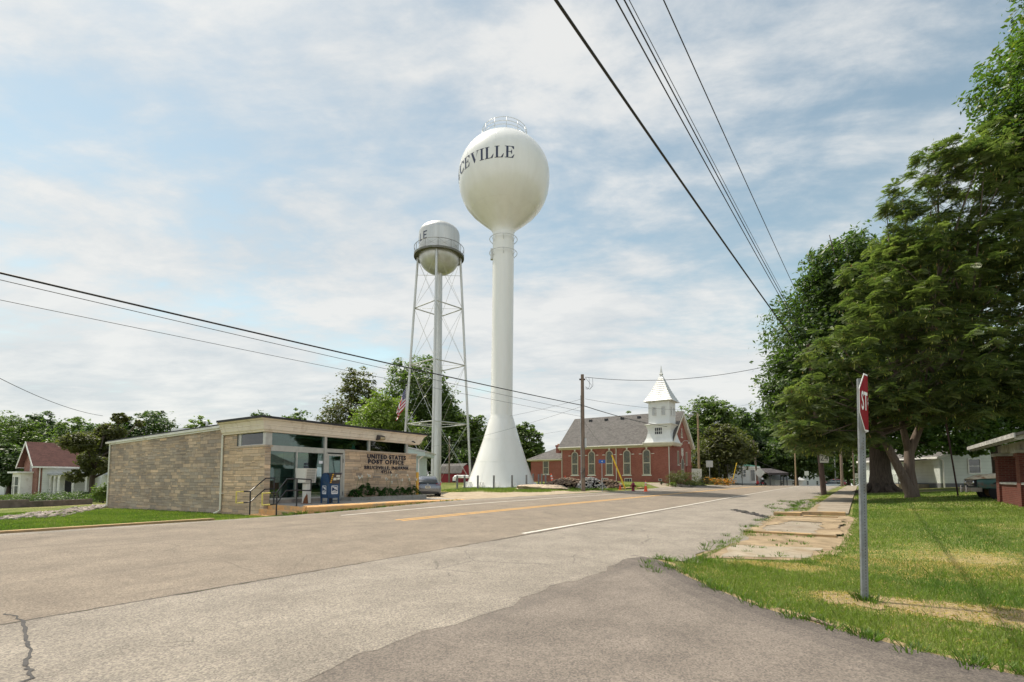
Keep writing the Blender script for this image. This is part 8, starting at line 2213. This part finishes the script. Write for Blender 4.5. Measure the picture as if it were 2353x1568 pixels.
# hostas before the lettering
def hosta(p, r, h, seed, label, fl):
    t = thing('hosta', label, 'plant', p, 0, 'hostas in the post office planter'); rng = random.Random(seed); V = []; F = []; T = []
    nL = 80
    for k in range(nL):
        a = rng.uniform(0, 2*pi); f = rng.uniform(0.25, 1); rad = r*f; zz = h*(1.05 - 0.75*f**1.6)*rng.uniform(0.8, 1.1)
        d = Vector((cos(a), sin(a), 0)); s = Vector((-sin(a), cos(a), 0)); L = rng.uniform(0.13, 0.22); W = L*0.62
        c = d*rad*0.85 + Vector((0, 0, zz)); pts = [c - d*L*0.3 + Vector((0, 0, -0.01)), c - s*W*0.5 + Vector((0, 0, 0.02)), c + d*L*0.35 - s*W*0.3 + Vector((0, 0, -0.015)), c + d*L*0.8 + Vector((0, 0, -0.09)), c + d*L*0.35 + s*W*0.3 + Vector((0, 0, -0.015)), c + s*W*0.5 + Vector((0, 0, 0.02))]
        mid = c + d*L*0.2 + Vector((0, 0, -0.01)); o = len(V); V += [tuple(q) for q in pts]; F.append([o, o+1, o+2, o+3]); F.append([o, o+3, o+4, o+5]); g_ = rng.uniform(0.6, 1.3); T += [(0.035*g_, 0.085*g_, 0.018*g_)]*2
    fast_mesh('leaves', np.array(V), np.array(F), M_LEAF, t, np.array(T))
    m_ = MB(); fb_ = MB()
    for k in range(fl):
        a = rng.uniform(0, 2*pi); e = Vector((cos(a)*r*0.5, sin(a)*r*0.5, h + rng.uniform(0.25, 0.6))); m_.tube([(0, 0, 0), e*0.6 + Vector((0, 0, 0.1)), e], 0.007, 4)
        for q in range(7):
            c = e + Vector((rng.uniform(-.05, .05), rng.uniform(-.05, .05), rng.uniform(-.10, .05))); fb_.blob(c, (0.016, 0.016, 0.03), q + k, 1, 0.2)
    if fl: m_.build('stalk', M_LEAF, t); fb_.build('blossom', mat('hosta_white', (0.72, 0.74, 0.68), 0.6), t)
for st_ in [o for o in bpy.data.objects if o.name.startswith('stalk')]: pass
M_STALK = mat('plant_stalk', (0.09, 0.14, 0.04), 0.7)
for i, (a, o_, r, h, fl, lab) in enumerate(((4.25, 0.30, 0.34, 0.42, 1, 'leftmost low hosta in the post office planter'), (4.85, 0.30, 0.38, 0.70, 3, 'tall hosta with white blossoms, second from the left in the planter'), (5.5, 0.30, 0.38, 0.50, 0, 'plain hosta left of the middle of the planter'), (6.3, 0.30, 0.42, 0.48, 3, 'hosta with tall white flower stalks right of the middle of the planter'), (7.15, 0.30, 0.42, 0.48, 2, 'hosta with two white flower stalks, second from the right'), (8.0, 0.32, 0.46, 0.52, 3, 'rightmost hosta beside the yellow bollard'))):
    p = front_pt(a, o_); hosta(Vector((p.x, p.y, EYE - 0.9)), r, h*1.0, 400 + i, lab, fl)
for o in list(COL.objects):
    if o.name.startswith('stalk'): o.data.materials.clear(); o.data.materials.append(M_STALK)

# ---------------------------------------------------------------- grass
_nt = np.random.default_rng(99).uniform(0, 1, (64, 64))
def vnoise(x, y, s):
    x = x*s + 100; y = y*s + 100; xi = np.floor(x).astype(int); yi = np.floor(y).astype(int); fx = x - xi; fy = y - yi; fx = fx*fx*(3-2*fx); fy = fy*fy*(3-2*fy)
    g_ = lambda a, b_: _nt[a % 64, b_ % 64]
    return (g_(xi, yi)*(1-fx) + g_(xi+1, yi)*fx)*(1-fy) + (g_(xi, yi+1)*(1-fx) + g_(xi+1, yi+1)*fx)*fy
def blades(name, s0, s1, t0, t1, n, h, w, label, keep, straw=0.5, seed=1, tall=0.0):
    rng = np.random.default_rng(seed); s = rng.uniform(s0, s1, n); t = rng.uniform(t0, t1, n)
    k = keep(s, t); s = s[k]; t = t[k]; x = SD[0]*s + TD[0]*t; y = SD[1]*s + TD[1]*t
    vis = (np.abs(x) < 1.12*y + 1.0) & (y > 1.5); x = x[vis]; y = y[vis]; s = s[vis]; t = t[vis]; n = len(x)
    z = gzv(x, y); P = np.stack([x, y, z], 1)
    sn = 0.6*vnoise(x, y, 0.45) + 0.25*vnoise(x, y, 1.7) + 0.15*vnoise(x, y, 5.0)
    dry = np.clip((sn - straw)*5, 0, 1)*0.62 + 0.12 + 0.3*(vnoise(x, y, 7.0) - 0.5)
    for cs, ct, rs, rt in ((7.9, -1.2, 0.6, 1.9), (8.0, 0.2, 0.45, 0.6), (12.6, -1.6, 1.2, 1.3), (6.6, -3.6, 0.5, 1.6), (10.2, 1.2, 0.4, 0.9)):
        dry = np.maximum(dry, 0.95*np.clip(1.5 - ((s - cs)/rs)**2 - ((t - ct)/rt)**2 + 0.9*(vnoise(x, y, 4.0) - 0.5), 0, 1))
    isd = rng.uniform(size=n) < dry
    hh = h*rng.uniform(0.45, 1.3, n)*(0.7 + 0.7*vnoise(x, y, 2.3)); hh[isd] *= 0.6
    hh *= np.where(rng.uniform(size=n) < tall, 2.2, 1.0)
    az = rng.uniform(0, 2*pi, n); ln = rng.uniform(0.1, 0.9, n); ln[isd] = rng.uniform(0.8, 2.4, isd.sum())
    D = np.stack([np.cos(az)*ln, np.sin(az)*ln, np.ones(n)], 1); D /= np.linalg.norm(D, axis=1, keepdims=True)
    S = np.stack([-np.sin(az), np.cos(az), np.zeros(n)], 1)*w
    tip = P + D*hh[:, None]; tip[:, 2] -= 0.18*hh*ln; mid = P + D*hh[:, None]*0.55
    V = np.stack([P - S, P + S, mid + S*0.75, tip, mid - S*0.75], 1)
    g_ = rng.uniform(0.7, 1.3, (n, 1)); mixv = vnoise(x, y, 0.8)[:, None]
    T = (np.array([0.090, 0.155, 0.024])*(1 - mixv) + np.array([0.19, 0.235, 0.048])*mixv)*g_
    T[isd] = np.array([0.46, 0.34, 0.17])*rng.uniform(0.7, 1.2, (isd.sum(), 1))
    F = np.arange(n*5).reshape(-1, 5)
    o = fast_mesh(name, V.reshape(-1, 3), F, M_BLADE, None, T); tag(o, label, 'grass', kind='stuff'); return o
se = sorted(SIDE_EDGE, key=lambda q: q[1]); sx_, sy_ = np.array([q[1] for q in se]), np.array([q[0] for q in se])
def lawn_keep(s, t):
    e = np.interp(t, sx_, sy_) + 0.10 + 0.42*(vnoise(s, t, 1.3) - 0.5) + 0.25*(vnoise(s, t, 5.0) - 0.5)
    dirt = (s > 10.1) & (s < 24) & (t > np.interp(s, [10.1, 11, 12.2, 14, 18, 21, 24], [2.3, 1.0, 0.6, 0.4, 0.3, 0.2, 0.9])) & (t < 2.35 + 0.2*vnoise(s, t, 1.2))
    rnd = vnoise(s, t, 3.0)
    return (s > e) & (t < 2.62 + 0.15*vnoise(s, t, 2.0)) & ~(dirt & (rnd < 0.9)) & ~((s > 22.0) & (t > 0.3) & (t < 1.85))
sheet('dirt_patch', [(side_s(t) - 0.06, t) for t in tt[1:]], [(side_s(t) + 0.16 + 0.12*sin(t*5) + 0.10*sin(t*13), t) for t in tt[1:]], MATS['dry_straw'], 0.011, n=5, step=0.12, jag=0.07, seed=9)
sheet('dirt_patch', [(7.65, 0.45), (7.75, -0.2), (7.35, -1.0), (7.2, -2.0), (7.0, -3.2)], [(8.3, 0.5), (8.45, -0.1), (8.4, -0.8), (8.3, -1.6), (7.6, -3.0)], MATS['dry_straw'], 0.009, n=6, step=0.15, jag=0.16, seed=3)
blades('grass', 4.6, 12, -7, 2.8, 260000, 0.055, 0.0032, 'grass blades of the near lawn around the stop sign', lawn_keep, 0.55, 1, 0.04)
blades('grass', 12, 26, -14, 2.8, 200000, 0.06, 0.0055, 'grass blades of the middle right lawn', lawn_keep, 0.58, 2, 0.02)
blades('grass', 24, 46, -24, 2.2, 110000, 0.07, 0.010, 'grass blades under the right hand trees', lawn_keep, 0.62, 3)
def left_keep(s, t):
    # outside the post office footprint and walls
    x = SD[0]*s + TD[0]*t - PF.x; y = SD[1]*s + TD[1]*t - PF.y
    det = E1.x*E2.y - E1.y*E2.x; a = (x*E2.y - y*E2.x)/det; b_ = (E1.x*y - E1.y*x)/det
    return ~((a > -0.02) & (b_ > -0.02)) & (t > 16.85) & ~((s > 9.4) & (t < 19.3)) & ((s < 10.6) | (t > 19.0)) & (a < 0)
blades('grass', -4, 11, 16.8, 32, 150000, 0.075, 0.008, 'grass blades of the lawn left of the post office', left_keep, 0.72, 4)
blades('grass', 31, 50, 17.6, 30, 70000, 0.13, 0.012, 'rough grass round the tower and before the church', lambda s, t: (vnoise(s, t, 0.6) > 0.42) & (t > np.interp(s, [31, 36, 40, 50], [21.5, 18.6, 17.9, 17.8])) , 0.55, 5, 0.05)
def tuft(s, t, n, r, h, seed, zoff=0.0):
    rng = np.random.default_rng(seed); x0, y0 = xy(s, t); az = rng.uniform(0, 2*pi, n); q = rng.uniform(0, r, n); P = np.stack([x0 + q*np.cos(az), y0 + q*np.sin(az), np.full(n, gz(x0, y0) + zoff)], 1)
    ln = rng.uniform(0.2, 1.1, n); D = np.stack([np.cos(az)*ln, np.sin(az)*ln, np.ones(n)], 1); hh = h*rng.uniform(0.4, 1.1, n); S = np.stack([-np.sin(az), np.cos(az), np.zeros(n)], 1)*0.005
    tip = P + D*hh[:, None]; mid = P + D*hh[:, None]*0.5; mid[:, 2] += 0.1*hh
    return np.stack([P - S, P + S, mid + S, tip, mid - S], 1).reshape(-1, 3), rng.uniform(0.6, 1.3, (n, 1))*np.array([0.09, 0.15, 0.025])
Vs, Ts = [], []; rr_ = random.Random(8)
spots = [(rr_.uniform(10.9, 19.5), 16.42 + rr_.uniform(-0.06, 0.05) + 0.0, 0.11) for _ in range(46)]
spots = [(s, t + 0.08*max(0, s-13), h) for s, t, h in spots] + [(rr_.uniform(9.9, 10.8), 16.5, 0.16) for _ in range(8)] + [(rr_.uniform(9.5, 34), 2.62 + rr_.uniform(-0.25, 0.3), 0.12) for _ in range(60)] + [(rr_.uniform(24, 33), rr_.uniform(1.9, 4.0), 0.14) for _ in range(26)] + [(rr_.uniform(8, 9.7), rr_.uniform(2.6, 3.3), 0.1) for _ in range(14)] + [(rr_.uniform(10.4, 23), rr_.uniform(0.4, 2.4), 0.07) for _ in range(70)] + [(side_s(q_) + rr_.uniform(-0.12, 0.15), q_, 0.09) for q_ in [rr_.uniform(-4, 2.6) for _ in range(60)]] + [(8.03 + rr_.uniform(-.12, .12), rr_.uniform(-.1, .12), 0.12) for _ in range(5)]
for i, (s, t, h) in enumerate(spots):
    v, c = tuft(s, t, 26, 0.13, h, 500 + i); Vs.append(v); Ts.append(c)
V = np.vstack(Vs); o = fast_mesh('weeds', V, np.arange(len(V)).reshape(-1, 5), M_BLADE, None, np.vstack(Ts)); tag(o, 'scattered weeds along kerbs and the broken shoulder', 'weeds', kind='stuff')
# little broken asphalt pieces at the shoulder edge
def ar(rr):
    s = rr.uniform(19.5, 24.0); t = 3.2 + 0.5*(s - 21) + rr.uniform(-0.16, 0.16); return xy(s, t)
o = rock_mesh(110, ar, 0.03, 0.10, 21, mk_tinted('broken_asphalt', (0.07, 0.068, 0.068)), 'asphalt_crumbs', lambda x, y: gz(x, y)); tag(o, 'dark crumbs of broken asphalt at the edge of the right shoulder', 'debris', kind='stuff')
def ar(rr): s = rr.uniform(24, 32); t = rr.uniform(1.85, 2.6) ; return xy(s, t)
o = rock_mesh(420, ar, 0.02, 0.07, 22, MATS['pale_field_stone'], 'gravel', lambda x, y: gz(x, y)); tag(o, 'loose gravel between pavement and leaning pole', 'gravel', kind='stuff')

# ---------------------------------------------------------------- small finds
A, B = gp(1837, 1421), gp(1920, 1449); d_ = B - A
m_ = MB(); m_.tube([(0, 0, 0.02), d_*0.3 + Vector((0.01, 0.02, 0.025)), d_*0.65 + Vector((0, -0.01, 0.03)), d_ + Vector((0, 0, 0.02))], [0.022, 0.026, 0.02, 0.012], 7)
o = m_.build('fallen_stick', MATS['weathered_pole_wood'], loc=A, smooth=True); tag(o, 'long brown stick lying on the seam between side road and grass', 'stick')
# long crack in the near left road shoulder
cr = [gp(*q) for q in ((2, 1419), (38, 1424), (55, 1446), (58, 1478), (70, 1506), (63, 1540), (74, 1567))] + [gp(70, 1567) + Vector((0.05, -0.7, 0))]
r2 = random.Random(2); A_, B_ = [], []
for p, q in zip(cr[:-1], cr[1:]):
    for k in range(8):
        c = p.lerp(q, k/8) + Vector((r2.uniform(-.02, .02), r2.uniform(-.02, .02), 0)); w = r2.uniform(0.006, 0.02); dn = (q - p).normalized(); n_ = Vector((-dn.y, dn.x, 0))*w
        A_.append(st(*(c + n_).xy)); B_.append(st(*(c - n_).xy))
sheet('road_crack', A_, B_, mat('crack_tar', (0.055, 0.05, 0.047), 0.9, var=0.3, scale=20), 0.0255, n=1, step=0.06)
# the person sitting on the mower
pm = thing('person', 'person in a white shirt sitting with their back to us on the red mower', 'person', MW.location + Vector((0, 0, 0)), MW.rotation_euler.z)
def skinned(name, V, E, R, m, parent, sub=2):
    me = bpy.data.meshes.new(name); me.from_pydata(V, E, []); me.materials.append(m)
    o = bpy.data.objects.new(name, me); COL.objects.link(o); o.parent = parent
    md = o.modifiers.new('skin', 'SKIN'); o.modifiers.new('sub', 'SUBSURF').render_levels = sub; o.modifiers['sub'].levels = sub
    for i, r in enumerate(R): me.skin_vertices[0].data[i].radius = (r, r)
    me.skin_vertices[0].data[0].use_root = True; md.use_smooth_shade = True
    bpy.context.view_layer.update(); dg = bpy.context.evaluated_depsgraph_get(); ev = bpy.data.meshes.new_from_object(o.evaluated_get(dg))
    o.modifiers.clear(); o.data = ev; return o
M_SKIN = mat('skin', (0.42, 0.24, 0.17), 0.6, var=0.05); M_SHIRT = mat('white_shirt', (0.72, 0.72, 0.72), 0.8, var=0.04); M_TROU = mat('pale_grey_trousers', (0.40, 0.42, 0.45), 0.8, var=0.05); M_HAIR = mat('dark_hair', (0.03, 0.022, 0.018), 0.7)
bV = [(-0.25, 0, 0.80), (-0.27, 0, 1.0), (-0.25, 0, 1.22), (-0.24, 0, 1.34), (-0.22, 0, 1.42), (-0.21, 0, 1.52), (-0.20, 0, 1.60)]
bE = [(i, i+1) for i in range(6)]; bR = [0.15, 0.14, 0.16, 0.09, 0.055, 0.095, 0.08]
for sy in (-1, 1):
    o = len(bV); bV += [(-0.25, sy*0.17, 1.30), (-0.15, sy*0.24, 1.08), (0.08, sy*0.17, 1.02), (0.16, sy*0.13, 1.04)]; bE += [(2, o), (o, o+1), (o+1, o+2), (o+2, o+3)]; bR += [0.065, 0.048, 0.036, 0.034]
    for k in range(4): bV.append((0.22, sy*(0.11 + 0.018*k), 1.05 + 0.008*k)); bE.append((o+3, len(bV)-1)); bR.append(0.010)
    bV.append((0.17, sy*0.085, 1.07)); bE.append((o+3, len(bV)-1)); bR.append(0.011)
    o = len(bV); bV += [(-0.2, sy*0.10, 0.79), (0.20, sy*0.20, 0.80), (0.28, sy*0.24, 0.45), (0.40, sy*0.25, 0.42)]; bE += [(0, o), (o, o+1), (o+1, o+2), (o+2, o+3)]; bR += [0.095, 0.07, 0.05, 0.045]
body = skinned('body', bV, bE, bR, M_SKIN, pm)
sV = [(-0.25, 0, 0.84), (-0.27, 0, 1.0), (-0.25, 0, 1.22), (-0.24, 0, 1.33)]; sE = [(0, 1), (1, 2), (2, 3)]; sR = [0.17, 0.165, 0.175, 0.10]
for sy in (-1, 1): o = len(sV); sV += [(-0.25, sy*0.17, 1.30), (-0.19, sy*0.22, 1.15)]; sE += [(2, o), (o, o+1)]; sR += [0.08, 0.068]
skinned('shirt', sV, sE, sR, M_SHIRT, pm)
tV = [(-0.25, 0, 0.80)]; tE = []; tR = [0.165]
for sy in (-1, 1): o = len(tV); tV += [(-0.2, sy*0.10, 0.79), (0.20, sy*0.20, 0.80), (0.28, sy*0.24, 0.50)]; tE += [(0, o), (o, o+1), (o+1, o+2)]; tR += [0.11, 0.085, 0.062]
skinned('trousers', tV, tE, tR, M_TROU, pm)
m_ = MB(); m_.blob((-0.225, 0, 1.60), (0.10, 0.095, 0.085), 3, 2, 0.03); m_.build('hair', M_HAIR, pm, smooth=True)
WT.rotation_euler = (0, 0.009, 0)      # the tall tower stands a hair off plumb
LT.rotation_euler = (0, 0.003, 0)
